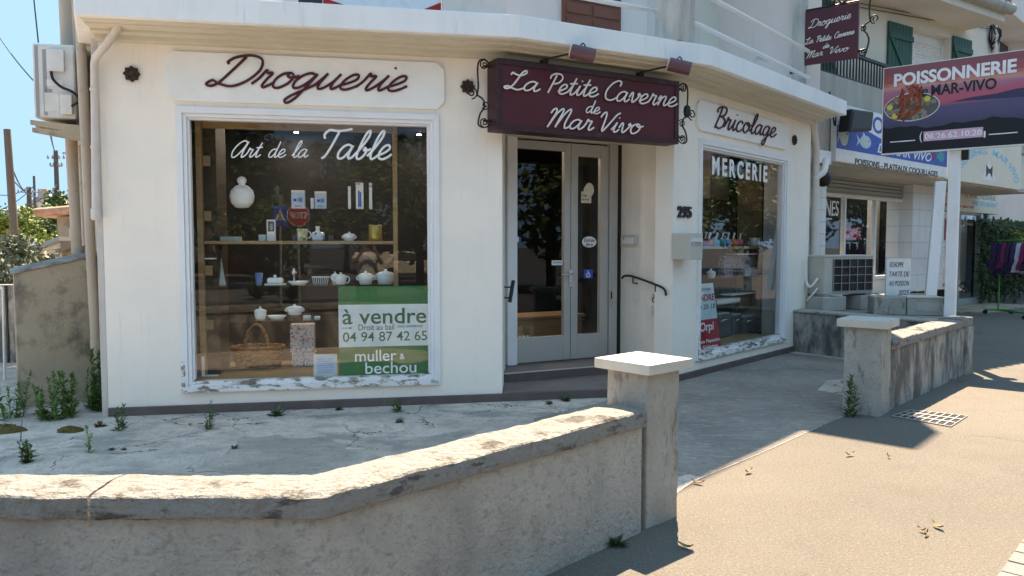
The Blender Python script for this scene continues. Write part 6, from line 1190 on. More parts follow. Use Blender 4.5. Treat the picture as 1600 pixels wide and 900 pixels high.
# ---------------------------------------------------------------- plants
def weed(label, p, h, n, seed, mt='weed', lean=.12, leaf=.05, dense=1.0, group='weeds growing in the forecourt cracks', name='weed', spread=.03, top=None):
    r = random.Random(seed); t = thing(name, label, 'weed', p, group); p = Vector(p); ms, ml = MB(), MB()
    for s in range(n):
        a = r.uniform(0, 6.28); hh = h * r.uniform(.6, 1.0) if n > 1 else h; ln_ = lean * r.uniform(.3, 1.3)
        b = p + Vector((math.cos(a), math.sin(a), 0)) * spread * r.uniform(.2, 1)
        tip = b + Vector((math.cos(a) * ln_ * hh, math.sin(a) * ln_ * hh, hh)); mid = b.lerp(tip, .5) + Vector((r.uniform(-.04, .04) * hh, r.uniform(-.04, .04) * hh, .03 * hh))
        st = smooth([b - Vector((0, 0, .01)), mid, tip], 6); ms.tube(st, [.0038 * (1 - .7 * k / (len(st) - 1)) * (1 + hh) for k in range(len(st))], 5)
        N_ = int(hh / .0075 * dense)
        for k in range(N_):
            f = (k + r.random()) / N_; q = st[min(len(st) - 1, int(f * (len(st) - 1)))].lerp(st[min(len(st) - 1, int(f * (len(st) - 1)) + 1)], (f * (len(st) - 1)) % 1)
            an = r.uniform(0, 6.28); el = r.uniform(.35, .95) + (.3 if f > .8 else 0); L = leaf * r.uniform(.75, 1.45) * (1.15 - .65 * f); d = Vector((math.cos(an) * math.cos(el), math.sin(an) * math.cos(el), math.sin(el)))
            sd = Vector((-math.sin(an), math.cos(an), 0)) * L * .19; e = q + d * L - Vector((0, 0, L * .25 * (1 - el / 1.3))); mdl = q + d * L * .5
            ml.add([q, mdl + sd, e, mdl - sd], [(0, 1, 2, 3)])
    ms.build('stem', M['dry2'] if mt == 'dry' else M['weed'], t); ml.build('foliage', M[mt], t); return t
def rosette_weed(label, p, r_, seed, mt='weed_dark', group='weeds growing in the forecourt cracks'):
    r = random.Random(seed); ml = MB(); p = Vector(p)
    for k in range(46):
        a = r.uniform(0, 6.28); el = r.uniform(.15, 1.2); L = r_ * r.uniform(.5, 1.1); d = Vector((math.cos(a) * math.cos(el), math.sin(a) * math.cos(el), math.sin(el))); sd = Vector((-math.sin(a), math.cos(a), 0)) * L * .14
        ml.add([p, p + d * L * .6 + sd, p + d * L - Vector((0, 0, L * .12)), p + d * L * .6 - sd], [(0, 1, 2, 3)])
    return tag(ml.build('weed', M[mt]), label, 'weed', group)
W_ = lambda x, y: gnd(x, y)
weed('tall bright green weed clump growing against the left corner of the shop', W_(160, 641), .62, 8, 1, lean=.06, leaf=.075, spread=.08, dense=1.3)
weed('mid-height weed beside the drain pipe left of the tall bright clump', W_(141, 640), .45, 2, 31, lean=.1, leaf=.06, spread=.05)
weed('wide weed clump in front of the left part of the shed wall', W_(78, 655), .45, 5, 2, lean=.22, leaf=.07, spread=.08, dense=1.2)
weed('bushy weed clump in front of the right part of the shed wall', W_(105, 655), .50, 5, 3, 'weed', lean=.16, leaf=.075, spread=.10, dense=1.2)
weed('tall weeds at the far left edge beside the shed', W_(22, 655), .42, 4, 4, lean=.2, leaf=.07, spread=.1)
weed('thin weed at the left of the shed corner', W_(35, 640), .30, 2, 44, 'weed_dark', lean=.2, leaf=.05)
weed('small upright weed standing alone in the cracked concrete', W_(144, 706), .20, 1, 5, lean=.05, leaf=.05, dense=1.4)
weed('tuft of pale grass-like weed near the garden wall', W_(45, 722), .16, 6, 6, 'leaf_mid', lean=.25, leaf=.06, spread=.03)
weed('flowering weed at the left end of the shop plinth', W_(190, 672), .26, 4, 7, 'weed_dark', lean=.25, leaf=.055, spread=.05)
weed('wispy weed below the left end of the large window', W_(326, 671), .25, 4, 8, 'weed_dark', lean=.3, leaf=.05, spread=.03, dense=.8)
rosette_weed('dark rosette weed below the middle of the large window', W_(432, 649), .12, 9); rosette_weed('small dark rosette weed below the sale poster', W_(530, 641), .06, 10)
weed('sparse yellow-green weed below the right end of the large window', W_(621, 644), .13, 5, 11, 'leaf_mid', lean=.4, leaf=.05, spread=.02)
rosette_weed('tiny dark weed in a crack below the sparse yellow-green one', W_(624, 661), .06, 12); rosette_weed('dark rosette weed at the foot of the shop steps', W_(884, 627), .10, 13); rosette_weed('small dark weed left of the rosette at the foot of the steps', W_(858, 632), .06, 14)
rosette_weed('dry brown seedling right of the shed weeds', W_(156, 667), .07, 15, 'dry2'); rosette_weed('tiny weed in the crack beside the repair patch', W_(366, 702), .05, 16); rosette_weed('dark weed sprouting at the foot of the garden wall on the street side', W_(962, 853), .085, 17)
rosette_weed('tiny weed in the long crack right of the lone weed', W_(174, 704), .035, 18, 'dry2'); rosette_weed('tiny dry weed in the long crack, right of the other', W_(193, 704), .035, 19, 'dry2')
weed('dead brown stalk near the lone upright weed', W_(30, 690), .22, 2, 20, 'dry', lean=.2, leaf=.02, dense=.5)
weed('leafy weed climbing the left edge of the farther gate pillar', gnd(1327, 651), .42, 3, 21, 'weed_dark', lean=.10, leaf=.075, spread=.05, dense=.9)
def cushion(label, p, rx, h, seed):
    from mathutils import noise as mn
    m = MB(); p = Vector(p); pr = []; n = 22; rows = 7; vs = []
    for j in range(rows):
        f = j / (rows - 1)
        for k in range(n):
            a = 2 * math.pi * k / n; rr_ = rx * math.cos(f * 1.5) * (1 + .35 * mn.noise(Vector((math.cos(a) * 2, math.sin(a) * 2, seed)))); z = h * math.sin(f * 1.5)
            v = p + Vector((rr_ * math.cos(a), rr_ * .6 * math.sin(a), z)); vs.append(v + Vector((0, 0, 1)) * mn.noise(v * 40) * .015)
    m.add(vs, [(j * n + k, j * n + (k + 1) % n, (j + 1) * n + (k + 1) % n, (j + 1) * n + k) for j in range(rows - 1) for k in range(n)], True)
    r = random.Random(seed)
    for k in range(160):
        a = r.uniform(0, 6.28); q = math.sqrt(r.random()); v = p + Vector((rx * q * math.cos(a), rx * .6 * q * math.sin(a), h * math.cos(q * 1.4))); d = Vector((r.uniform(-1, 1), r.uniform(-1, 1), r.uniform(.4, 1))).normalized() * .022; sd = d.orthogonal().normalized() * .004
        m.add([v, v + d * .6 + sd, v + d, v + d * .6 - sd], [(0, 1, 2, 3)])
    tag(m.build('moss_cushion', M['moss']), label, 'moss', 'mossy cushions on the cracked concrete')
cushion('mossy cushion in the cracked concrete right of the shed weeds', W_(110, 675), .11, .04, 1); cushion('larger mossy cushion at the far left edge of the concrete', W_(8, 675), .16, .06, 2)
# fallen leaves on the pavement
for k, (x, y, lab) in enumerate(((1090, 757, 'pale fallen leaf at the edge of the shade by the nearer pillar'), (1328, 713, 'pale fallen leaf in the middle of the tan pavement'), (1502, 598, 'curled brown leaves by the end of the far low wall'), (1487, 596, 'curled brown leaf left of the others by the far low wall'), (1447, 838, 'thin dry leaf on the tan pavement near the grey pavers'), (1440, 832, 'thin dry leaf just left of the other on the near pavement'), (1071, 858, 'dry leaf in the shadow of the nearer pillar'), (1167, 562, 'curled brown leaf by the plinth below the side window'), (1170, 740, 'small pale leaf on the sunlit pavement left of the middle'), (1388, 716, 'tiny pale leaf right of the middle of the pavement'), (1465, 826, 'short dry twig on the near pavement'))):
    p = gnd(x, y); r = random.Random(k); m = MB(); a = r.uniform(0, 3.1); L = .028 if 'tiny' in lab or 'thin' in lab else .045; d = Vector((math.cos(a), math.sin(a), 0)); sd = Vector((-d.y, d.x, 0)); pts = []
    for i in range(6):
        f = i / 5; w_ = L * .35 * math.sin(math.pi * min(.98, f + .02)); z = .012 + .016 * (f - .5) ** 2 * 4 * r.uniform(.6, 1.4)
        pts += [p + d * L * (f - .5) * 2 - sd * w_ + Vector((0, 0, z + .008)), p + d * L * (f - .5) * 2 + Vector((0, 0, z)), p + d * L * (f - .5) * 2 + sd * w_ + Vector((0, 0, z + .008))]
    m.add(pts, [(3 * i + j, 3 * i + j + 1, 3 * i + j + 4, 3 * i + j + 3) for i in range(5) for j in (0, 1)], True); tag(m.build('fallen_leaf', M['dry']), lab, 'leaf', 'fallen leaves on the pavement')
# ---------------------------------------------------------------- trees
def crown(m, c, rx, ry, rz, n, leaf, seed, clumps=26):
    r = random.Random(seed); c = Vector(c); cs = []
    for k in range(clumps):
        v = Vector((r.gauss(0, 1), r.gauss(0, 1), r.gauss(0, 1))).normalized() * r.uniform(.35, 1.0); cs.append((c + Vector((v.x * rx, v.y * ry, v.z * rz)), r.uniform(.22, .42)))
    for k in range(n):
        cc, s = cs[r.randrange(clumps)]; v = Vector((r.gauss(0, 1), r.gauss(0, 1), r.gauss(0, 1))).normalized() * (r.random() ** .45) * s; p = cc + Vector((v.x * rx, v.y * ry, v.z * rz)); d = Vector((r.gauss(0, 1), r.gauss(0, 1), r.gauss(0, .8))).normalized(); e = d.orthogonal().normalized(); e.rotate(Quaternion(d, r.uniform(0, 6.28))); L = leaf * r.uniform(.6, 1.4)
        m.add([p - d * L * .5, p + e * L * .28, p + d * L * .5, p - e * L * .28], [(0, 1, 2, 3)])
    return cs
def tree(label, base, h, rx, rz, n, leaf, seed, mt, group=None, name='tree', trunk_r=.12, ry=None):
    t = thing(name, label, 'tree' if name == 'tree' else 'bush', base, group); b = Vector(base); r = random.Random(seed); c = b + Vector((0, 0, h - rz)); m = MB(); cs = crown(m, c, rx, ry or rx, rz, n, leaf, seed); m.build('crown', M[mt], t)
    m = MB(); m.tube(smooth([b - Vector((0, 0, .1)), b + Vector((r.uniform(-.1, .1), r.uniform(-.1, .1), (h - rz) * .6)), c], 5), [trunk_r * (1 - .5 * k / 10) for k in range(11)], 9)
    for cc, s in cs[:9]: m.tube(smooth([b.lerp(c, .55), b.lerp(cc, .75) + Vector((0, 0, .1)), cc], 4), [trunk_r * .45 * (1 - .75 * k / 8) for k in range(9)], 6)
    m.build('trunk', M['bark'], t); return t
gr = 'trees and shrubs beyond the yard'
sh_b = at(40, 385, 11.5); tree('grey-green olive shrub behind the yard wall at the far left', (x1(28, 11.5), 11.5, 0), 1.62, .75, .62, 5200, .085, 1, 'leaf_olive', gr, 'olive_bush', .05)
tree('second grey-green shrub overhanging the yard wall beside the shed', (x1(65, 12.5), 12.5, 0), 1.52, .6, .5, 2600, .085, 2, 'leaf_olive', gr, 'olive_bush', .05)
tree('bright yellow-green tree behind the utility poles', (x1(58, 24), 24, 0), 3.0, 1.6, 1.3, 6000, .15, 3, 'leaf_yellow', gr); tree('dark green tree beside the tiled outhouse', (x1(98, 27), 27, 0), 3.7, 1.35, 1.6, 6500, .16, 4, 'leaf_mid', gr)
tree('lower yellow-green bush left of the tiled outhouse', (x1(80, 20), 20, 0), 2.2, .9, .9, 3500, .13, 5, 'leaf_yellow', gr); tree('dark tree at the left edge behind the leaning pole', (x1(2, 30), 30, 0), 3.2, 1.4, 1.5, 5000, .18, 6, 'leaf_dark', gr)
tree('low dark hedge-like tree at the far left horizon', (x1(-40, 26), 26, 0), 3.0, 1.6, 1.4, 4000, .18, 7, 'leaf_dark', gr)
# yard wall, outhouse, far house
yp = Plane((x1(-120, 10.2), 10.2), (x1(48, 10.2), 10.3)); yw = thing('yard_wall', 'dark stained block wall of the yard at the far left', 'wall', yp.w(.8, 0, 0)); m = MB(); m.box(yp, -3, yp.L, -.1, yp.px(12, 445)[1], -.2, 0); m.build('wall', M['blackwall'], yw, .01); m = MB(); a = yp.px(11, 480)[0]; m.box(yp, a - .012, a + .012, -.1, yp.px(12, 445)[1] - .01, .002, .02); m.build('joint', M['black'], yw)
m = MB(); a = at(2, 450, 8.9); m.tube([Vector((a.x, a.y, .0)), Vector((a.x + .02, a.y, a.z))], .014, 10); m.tube([Vector((a.x + .02, a.y, a.z)), Vector((a.x - .5, a.y, a.z + .04))], .014, 10); tag(m.build('gate_post', M['white']), 'pale metal gate post at the far left edge of the yard', 'post')
lwl = thing('yard_kerb', 'low pale masonry ledge beside the yard gate post', 'wall', at(-20, 520, 9)); m = MB(); b = gnd(12, 545); m.slab([(b.x - 1.5, b.y - .4), (b.x, b.y - .25), (b.x + .15, b.y + .9), (b.x - 1.5, b.y + .9)], -.1, .42); m.build('wall', M['pillar'], lwl, .015)
r_ = random.Random(9)
ly = sheet('sunlit_yard_slab', [(-9, 8.0), (x1(40, 8.0), 8.0), (x1(40, 10), 10), (-9, 10)], 0, .008, M['concrete'])
op_ = Plane(at(91, 400, 14).xy, (at(91, 400, 14) + Vector((1, .18, 0))).xy); oh = thing('outhouse', 'small rendered outhouse with a terracotta tiled roof edge left of the pipes', 'building', op_.w(.4, 0, 0))
zt1 = op_.px(95, 338)[1]; m = MB(); m.box(op_, .0, 3, -.1, zt1, -3, 0); m.build('wall', M['shedwall'], oh); m = MB(); a = at(70, 337, 14.0)
m.hexa([op_.w(-.25, zt1 - .02, .2), op_.w(3, zt1 + .3, .2), op_.w(3, zt1 + .3, -3), op_.w(-.25, zt1 - .02, -3), op_.w(-.25, zt1 + .05, .2), op_.w(3, zt1 + .37, .2), op_.w(3, zt1 + .37, -3), op_.w(-.25, zt1 + .05, -3)])
for k in range(12): m.tube([op_.w(-.28 , zt1 + .06, .2 - k * .2), op_.w(3, zt1 + .4, .2 - k * .2)], .075, 10)
m.build('roof', M['rooftile'], oh)
cpz = Plane(at(30, 392, 13).xy, at(92, 380, 13).xy); m = MB(); a, b = at(32, 397, 13), at(92, 376, 13); m.hexa([a, b, b + Vector((0, 2, 0)), a + Vector((0, 2, 0)), a + Vector((0, 0, .07)), b + Vector((0, 0, .07)), b + Vector((0, 2, .07)), a + Vector((0, 2, .07))]); cp = thing('carport', 'low dark sloping carport roof behind the olive shrub', 'roof', at(60, 400, 13.5)); m.build('roof', M['ac_grey'], cp); m = MB(); a = at(48, 392, 13.2); b = at(92, 388, 13.2); m.hexa([a, b, b + Vector((0, .05, 0)), a + Vector((0, .05, 0)), a + Vector((0, 0, .12)), b + Vector((0, 0, .12)), b + Vector((0, .05, .12)), a + Vector((0, .05, .12))]); m.build('white_beam', M['white'], cp)
m = MB()
for q in (at(40, 392, 13.3), at(90, 380, 13.3)): m.tube([Vector((q.x, q.y, 0)), q], .05, 8)
m.build('leg', M['ac_grey'], cp)
hp_ = Plane(at(24, 380, 55).xy, at(95, 380, 56).xy); fh = thing('house', 'distant house with a dark slate gable and a chimney beyond the trees', 'house', hp_.w(2, 0, 0)); zr_, ze_ = hp_.px(70, 305)[1], hp_.px(30, 340)[1]; um_ = hp_.px(70, 320)[0]
m = MB(); m.prism(hp_, [(0, 0), (um_ * 2, 0), (um_ * 2, ze_), (um_, zr_ - .15), (0, ze_)], -8, 0); m.build('wall', M['neighbour'], fh); m = MB(); m.prism(hp_, [(-.4, ze_ - .3), (um_, zr_ - .1), (um_ * 2 + .4, ze_ - .3), (um_ * 2 + .4, ze_), (um_, zr_ + .2), (-.4, ze_)], -8.3, .3); rf = m.build('roof', M['ac_grey'], fh); c = hp_.px(60, 300); m = MB(); m.box(hp_, c[0] - .3, c[0] + .3, ze_ + 1, c[1] + .3, -2, -1.2); m.build('chimney', M['rooftile'], rf)
# utility poles and wires
def upole(label, px, ytop, d, r, arm=None, dx=0):
    a = at(px, ytop, d); t = thing('utility_pole', label, 'utility pole', (a.x + dx, a.y, 0), 'utility poles beyond the yard'); m = MB(); m.tube([(a.x + dx, a.y, -.1), (a.x, a.y, a.z)], [r * 1.2, r * .85], 10); m.build('pole', M['pole'], t)
    if arm:
        for z, l in arm: m = MB(); m.tube([(a.x - l, a.y, a.z - z), (a.x + l, a.y, a.z - z)], .03, 6); 
        for z, l in arm:
            for s in (-1, -.4, .4, 1): m.lathe((a.x + l * s, a.y, a.z - z), [(.03, 0), (.045, .05), (.03, .1), (.02, .13)], 8)
        m.build('crossarm', M['ac_grey'], t)
    return a
pA = upole('nearest leaning wooden utility pole at the far left', 11, 202, 17, .085, None, .14); pB = upole('slim wooden pole with a bracket right of the leaning pole', 87, 235, 27, .085, [(.3, .28), (.55, .2)]); pC = upole('short dark pole with a crossarm between the other poles', 45, 292, 36, .12, [(.25, .5)]); pD = upole('thin distant pole right of the short crossarm pole', 53, 275, 40, .07)
def wire(label, a, b, sag=.3, r=.012):
    pts = []
    for k in range(13): f = k / 12; pts.append(Vector(a).lerp(Vector(b), f) - Vector((0, 0, sag * 4 * f * (1 - f))))
    m = MB(); m.tube(pts, r, 5); tag(m.build('overhead_wire', M['black']), label, 'wire', 'overhead wires on the left')
wire('overhead wire running down to the top of the air conditioner', at(52, -10, 9.0), at(60, 66, 8.2), .0, .008); wire('overhead wire crossing from the top left edge to the air conditioner', at(-15, 35, 12), at(54, 128, 8.4), .05, .008)
wire('overhead wire from the slim pole to the bracket arms', pB, at(78, 206, 9), .1, .012); wire('overhead wire between the leaning pole and the short crossarm pole', pA - Vector((0, 0, .6)), pC, .4, .018); wire('overhead wire from the leaning pole to the slim pole', pA - Vector((0, 0, 1.0)), pB - Vector((0, 0, 1.2)), .5, .014); wire('overhead wire from the crossarm pole towards the pipes', pC - Vector((0, 0, .2)), at(140, 352, 34), .3, .02); wire('overhead wire leaving the left edge to the crossarm pole', at(-40, 285, 36), pC, .5, .02); wire('lower overhead wire leaving the left edge to the thin distant pole', at(-40, 330, 40), pD - Vector((0, 0, .5)), .5, .02)
m = MB(); a = at(99, 239.5, 8.5); b = at(113, 239.5, 8.3); m.tube([a, b, b + Vector((.1, .1, 0))], .014, 6); tag(m.build('wall_hook', M['ac_grey']), 'short metal bar sticking out beside the thick pipe', 'hook')
# ivy beside the laundry
iv = thing('ivy', 'dark ivy climbing the wall right of the laundry door', 'plant', NB.w(NB.px(1560, 400, -1.0)[0], 0, -1.0)); m = MB(); r = random.Random(12)
ia, ib = NB.px(1534, 400, -1.0)[0], NB.px(1600, 400, -1.0)[0]
for k in range(9000):
    u = r.uniform(ia, ib + 1.5); zz = 2.2 * (r.random() ** .8); z = .1 + zz
    if u < ia + .35 + .25 * math.sin(z * 5): 
        if r.random() < .6: continue
    p = NB.w(u, z, -1.15 + r.random() ** 2 * .45 * (1 + .6 * math.sin(u * 3 + z * 2))); d = Vector((r.gauss(0, 1), r.gauss(0, 1), r.gauss(0, 1))).normalized(); e = d.orthogonal().normalized(); L = .1 * r.uniform(.6, 1.3); m.add([p - d * L * .5, p + e * L * .35, p + d * L * .5, p - e * L * .35], [(0, 1, 2, 3)])
m.build('leaves', M['leaf_dark'], iv); m = MB()
for k in range(4): u = ia + .4 + k * .6; m.tube(smooth([NB.w(u, 0, -1.1), NB.w(u + .1, 1, -1.08), NB.w(u - .05, 2.4, -1.05)], 4), .02, 6)
m.build('stem', M['bark'], iv)
tree('pale green shrub catching the sun behind the clothes rack', (x1(1588, 21), 21, 0), 2.1, .7, .75, 3000, .12, 44, 'leaf_yellow', None, 'bush', .04)
# far apartment block at the right
fb_ = Plane(at(1562, 300, 24).xy, at(1640, 300, 29).xy); fbk = thing('apartment_building', 'pinkish apartment building at the far right beyond the fish shop', 'building', fb_.w(2, 0, 0))
m = MB(); m.box(fb_, -4, 14, 0, 12, -8, -1.2); m.build('wall', M['neighbour'], fbk)
for z0_, z1_ in ((2.35, 3.5), (6.0, 7.0), (9.0, 10.8)): m = MB(); m.box(fb_, -4, 14, z0_, z1_, -1.19, 0); m.build('balcony', M['pinkwall'], fbk, .02)
for k in range(4):
    for z0_ in (3.9, 7.4): m = MB(); m.box(fb_, -1 + k * 2.6, .3 + k * 2.6, z0_, z0_ + 1.9, -1.2, -1.15); f = m.build('window', M['white'], fbk); m = MB(); m.box(fb_, -.92 + k * 2.6, .22 + k * 2.6, z0_ + .08, z0_ + 1.82, -1.15, -1.14); m.build('pane', M['grille'], f)
m = MB(); m.box(fb_, -4, 14, 0, 2.3, -1.195, -1.19); m.build('undercroft', M['inner'], fbk)
# small white balcony panel far right
# ---------------------------------------------------------------- across the street (seen in the window glass)
n1 = Vector((F1.N.x, F1.N.y, 0))
def refl(px, py, path):
    """the point whose image in the large window shows at px, py when light travels path metres in all"""
    d = ray(px, py); d = d / d.y; P2 = Vector((F1.P.x, F1.P.y, 0)); t = n1.dot(P2 - Vector((0, 0, 0))) / n1.dot(Vector((d.x, d.y, 0))); L = d.length; q = CAM + d * t; rest = path - t * L; dn = d.normalized(); rd = dn - 2 * dn.dot(n1) * n1; return q + rd * rest
go = 'trees across the street'
for k, (px, path, h, rx, rz, mt, lab) in enumerate(((325, 30, 9.5, 2.9, 3.6, 'leaf_dark', 'big dark tree across the street facing the left of the large window'), (470, 44, 8.0, 4.0, 3.0, 'leaf_dark', 'broad dark tree across the street facing the middle of the window'), (540, 50, 8.5, 4.0, 3.4, 'leaf_dark', 'rounded dark tree across the street facing the sale poster'), (260, 36, 10, 4.0, 4.2, 'leaf_dark', 'tall dark tree across the street beyond the left edge of the window'), (400, 38, 4.5, 3.5, 2.0, 'leaf_mid', 'low spreading tree across the street'), (610, 46, 5, 3, 2.2, 'leaf_mid', 'small tree across the street facing the right of the window'), (860, 34, 9, 4, 3.8, 'leaf_dark', 'dark tree across the street facing the door'), (1100, 40, 10, 5, 4.5, 'leaf_dark', 'large tree across the street facing the side window'), (980, 30, 7, 3, 3, 'leaf_mid', 'rounded tree across the street between door and side window'))):
    p = refl(px, 384, path); tree(lab, (p.x, p.y, -.1), h, rx, rz, 3800, .34, 60 + k, mt, go, trunk_r=.2)
desc = ['tall', 'broad', 'narrow', 'low', 'thick', 'spreading', 'dense', 'ragged', 'rounded', 'leaning', 'lofty', 'bushy']
ra_ = random.Random(77)
for k, s_ in enumerate((-12, -5, 2, 7, 11.5, 16, 20.5, 25, 30, 36, 43, 50)):
    q = k0 + kd * s_ + kn * (13.5 + ra_.uniform(-1.5, 2.5)); h = ra_.uniform(7.5, 10.5) if 5 < s_ < 32 else ra_.uniform(6, 8.5); rx_ = ra_.uniform(3.0, 4.2); tree(desc[k] + ' dark tree in the row along the far side of the street', (q.x, q.y, -.13), h, rx_, h * .4, 3400, .36, 90 + k, 'leaf_dark' if k % 3 else 'leaf_mid', go, trunk_r=.2)
def block(label, px0, px1, ytop, path, mt, floors, cols_, roof=True):
    a, b = refl(px0, 384, path), refl(px1, 384, path); top = 1.6 + (384 - ytop) / FPX * path; pl = Plane(b.xy, a.xy)
    if pl.N.dot(Vector((0, 0)) - pl.P) < 0: pl = Plane(a.xy, b.xy)
    t = thing('apartment_building', label, 'building', pl.w(pl.L / 2, -.1, 0)); m = MB(); m.box(pl, 0, pl.L, -.1, top, -9, 0); m.build('wall', M[mt], t); fh_ = (top - .3) / floors
    for i in range(floors):
        m = MB(); m.box(pl, .0, pl.L, i * fh_ + .2, i * fh_ + 1.1, 0.002, .9); m.build('balcony', M[mt], t)
        for j in range(cols_): u = pl.L * (j + .3) / cols_; m = MB(); m.box(pl, u, u + pl.L / cols_ * .45, i * fh_ + .25, i * fh_ + fh_ * .82, .003, .03); f = m.build('window', M['ac_grey'], t); m = MB(); m.box(pl, u + .08, u + pl.L / cols_ * .45 - .08, i * fh_ + .33, i * fh_ + fh_ * .82 - .08, .03, .036); m.build('pane', M['grille'], f)
    if roof: m = MB(); m.box(pl, -.4, pl.L + .4, top, top + .35, -9.3, .5); m.build('roof', M['parapet'], t)
block('white apartment block with balconies across the street', 622, 690, 300, 62, 'white', 4, 3); block('pale villa across the street behind the trees', 365, 430, 255, 58, 'neighbour', 4, 3); block('long pale building down the street', 720, 860, 330, 70, 'neighbour', 2, 5)
# stop sign and crossing sign across the street
def signpost(px, py, path, kind, label):
    p = refl(px, py, path); to = (F1.w(F1.px(px, py)[0], 1.6) - p); to.z = 0; to.normalize(); pl = Plane((p - Vector((-to.y, to.x, 0)) * .5).xy, (p + Vector((-to.y, to.x, 0)) * .5).xy)
    if pl.N.dot(to.xy) < 0: pl = Plane((p + Vector((-to.y, to.x, 0)) * .5).xy, (p - Vector((-to.y, to.x, 0)) * .5).xy)
    t = thing('traffic_sign', label, 'sign', (p.x, p.y, 0)); r = .25; m = MB(); c = (.5, p.z)
    if kind == 'stop':
        oc = lambda q: [(c[0] + q * math.cos(R(22.5 + 45 * k)), c[1] + q * math.sin(R(22.5 + 45 * k))) for k in range(8)]
        m.prism(pl, oc(r), .02, .03); m.build('border', M['white'], t); m = MB(); m.prism(pl, oc(r * .93), .03, .034); m.build('plate', M['red'], t); m = MB(); put_text(m, pl, 'STOP', c[0] - .18, c[0] + .18, c[1] - .07, c[1] + .07, .034, .037, .03); m.build('lettering', M['white'], t)
    else:
        m.box(pl, c[0] - .17, c[0] + .17, c[1] - .25, c[1] + .25, .02, .03); m.build('plate', M['blue'], t); m = MB(); m.prism(pl, [(c[0] - .13, c[1] - .12), (c[0] + .13, c[1] - .12), (c[0], c[1] + .15)], .03, .033); m.build('triangle', M['white'], t)
        m = MB(); m.tube([pl.w(c[0] - .05, c[1] - .12, .036), pl.w(c[0], c[1] - .02, .036), pl.w(c[0] + .01, c[1] + .06, .036)], .012, 6); m.tube([pl.w(c[0] + .06, c[1] - .12, .036), pl.w(c[0], c[1] - .02, .036)], .012, 6); m.disc(pl, c[0], c[1] + .09, .016, .034, .038, 10); m.build('walking_figure', M['text_black'], t)
    m = MB(); m.tube([pl.w(.5, -.1, 0), pl.w(.5, p.z + .3, 0)], .03, 8); m.build('post', M['ac_grey'], t)
signpost(466, 336, 17.0, 'stop', 'red octagonal stop sign across the street'); signpost(437, 337, 18.5, 'crossing', 'blue pedestrian crossing sign beside the stop sign')
# parked cars across the street
def car(px, path, ang, mt, label):
    p = refl(px, 384, path); p.z = -.12; t = thing('parked_car', label, 'car', p, 'cars parked across the street'); q = Matrix.Rotation(ang, 3, 'Z'); f = lambda x, y, z: p + q @ Vector((x, y, z)); m = MB()
    prof = [(-2.05, .30), (-2.08, .62), (-1.95, .86), (-1.55, .93), (-1.05, 1.38), (-.6, 1.46), (.35, 1.45), (.75, 1.34), (1.25, .95), (1.85, .82), (2.08, .6), (2.06, .3)]
    n = len(prof); wd = lambda z: .84 if z < .95 else .84 - (z - .95) * .36
    vs = [f(x, -wd(z), z) for x, z in prof] + [f(x, wd(z), z) for x, z in prof]; m.add(vs, [tuple(range(n)), tuple(range(2 * n - 1, n - 1, -1))] + [(i, n + i, n + (i + 1) % n, (i + 1) % n) for i in range(n)]); m.build('body', M[mt], t, .05, 3)
    for s in (-1, 1):
        m = MB(); m.add([f(-1.25, s * .825, .97), f(.95, s * .825, .97), f(.62, s * .71, 1.36), (f(-.62, s * .7, 1.39)), f(-1.02, s * .72, 1.34)], [(0, 1, 2, 3, 4) if s < 0 else (4, 3, 2, 1, 0)]); o = m.build('side_window', M['grille'], t); o.location += q @ Vector((0, s * .012, 0))
        for x in (-1.25, 1.3): m = MB(); m.tube([f(x, s * .68, .31), f(x, s * .86, .31)], .31, 20); wv = m.build('wheel', M['black'], t); m = MB(); m.tube([f(x, s * .862, .31), f(x, s * .87, .31)], .19, 14); m.build('rim', M['steel'], wv)
        m = MB(); m.lathe(f(1.98, s * .6, .62), [(.03, 0), (.1, .04), (.1, .09), (.03, .13)], 12); m.build('headlight', M['white'], t)
    m = MB(); m.add([f(1.22, -.7, .99), f(1.22, .7, .99), f(.80, .62, 1.32), f(.80, -.62, 1.32)], [(0, 1, 2, 3)]); o = m.build('windscreen', M['grille'], t); o.location += q @ Vector((.03, 0, .03))
car(372, 42, .3, 'car_red', 'red car parked across the street'); car(637, 40, -.2, 'cream', 'cream car parked across the street'); car(905, 36, .1, 'ac_white', 'silver car parked across the street facing the door'); car(1010, 30, .6, 'blue_cup', 'blue car parked down the street')
# planted island across the street
for k, (px, path) in enumerate(((400, 24), (455, 23), (425, 26))):
    p = refl(px, 384, path); p.z = 0; m = MB(); r = random.Random(k)
    for i in range(70): a = r.uniform(0, 6.28); el = r.uniform(.3, 1.4); L = r.uniform(.5, .9); d = Vector((math.cos(a) * math.cos(el), math.sin(a) * math.cos(el), math.sin(el))); sd = Vector((-math.sin(a), math.cos(a), 0)) * .03; m.add([p - sd, p + sd, p + d * L * .6 + sd, p + d * L, p + d * L * .6 - sd], [(0, 1, 2, 3, 4)])
    tag(m.build('yucca', M['leaf_dark']), ['spiky yucca across the street facing the middle of the window', 'spiky yucca nearest the stop sign', 'spiky yucca behind the other two'][k], 'plant', 'yuccas on the planted island')

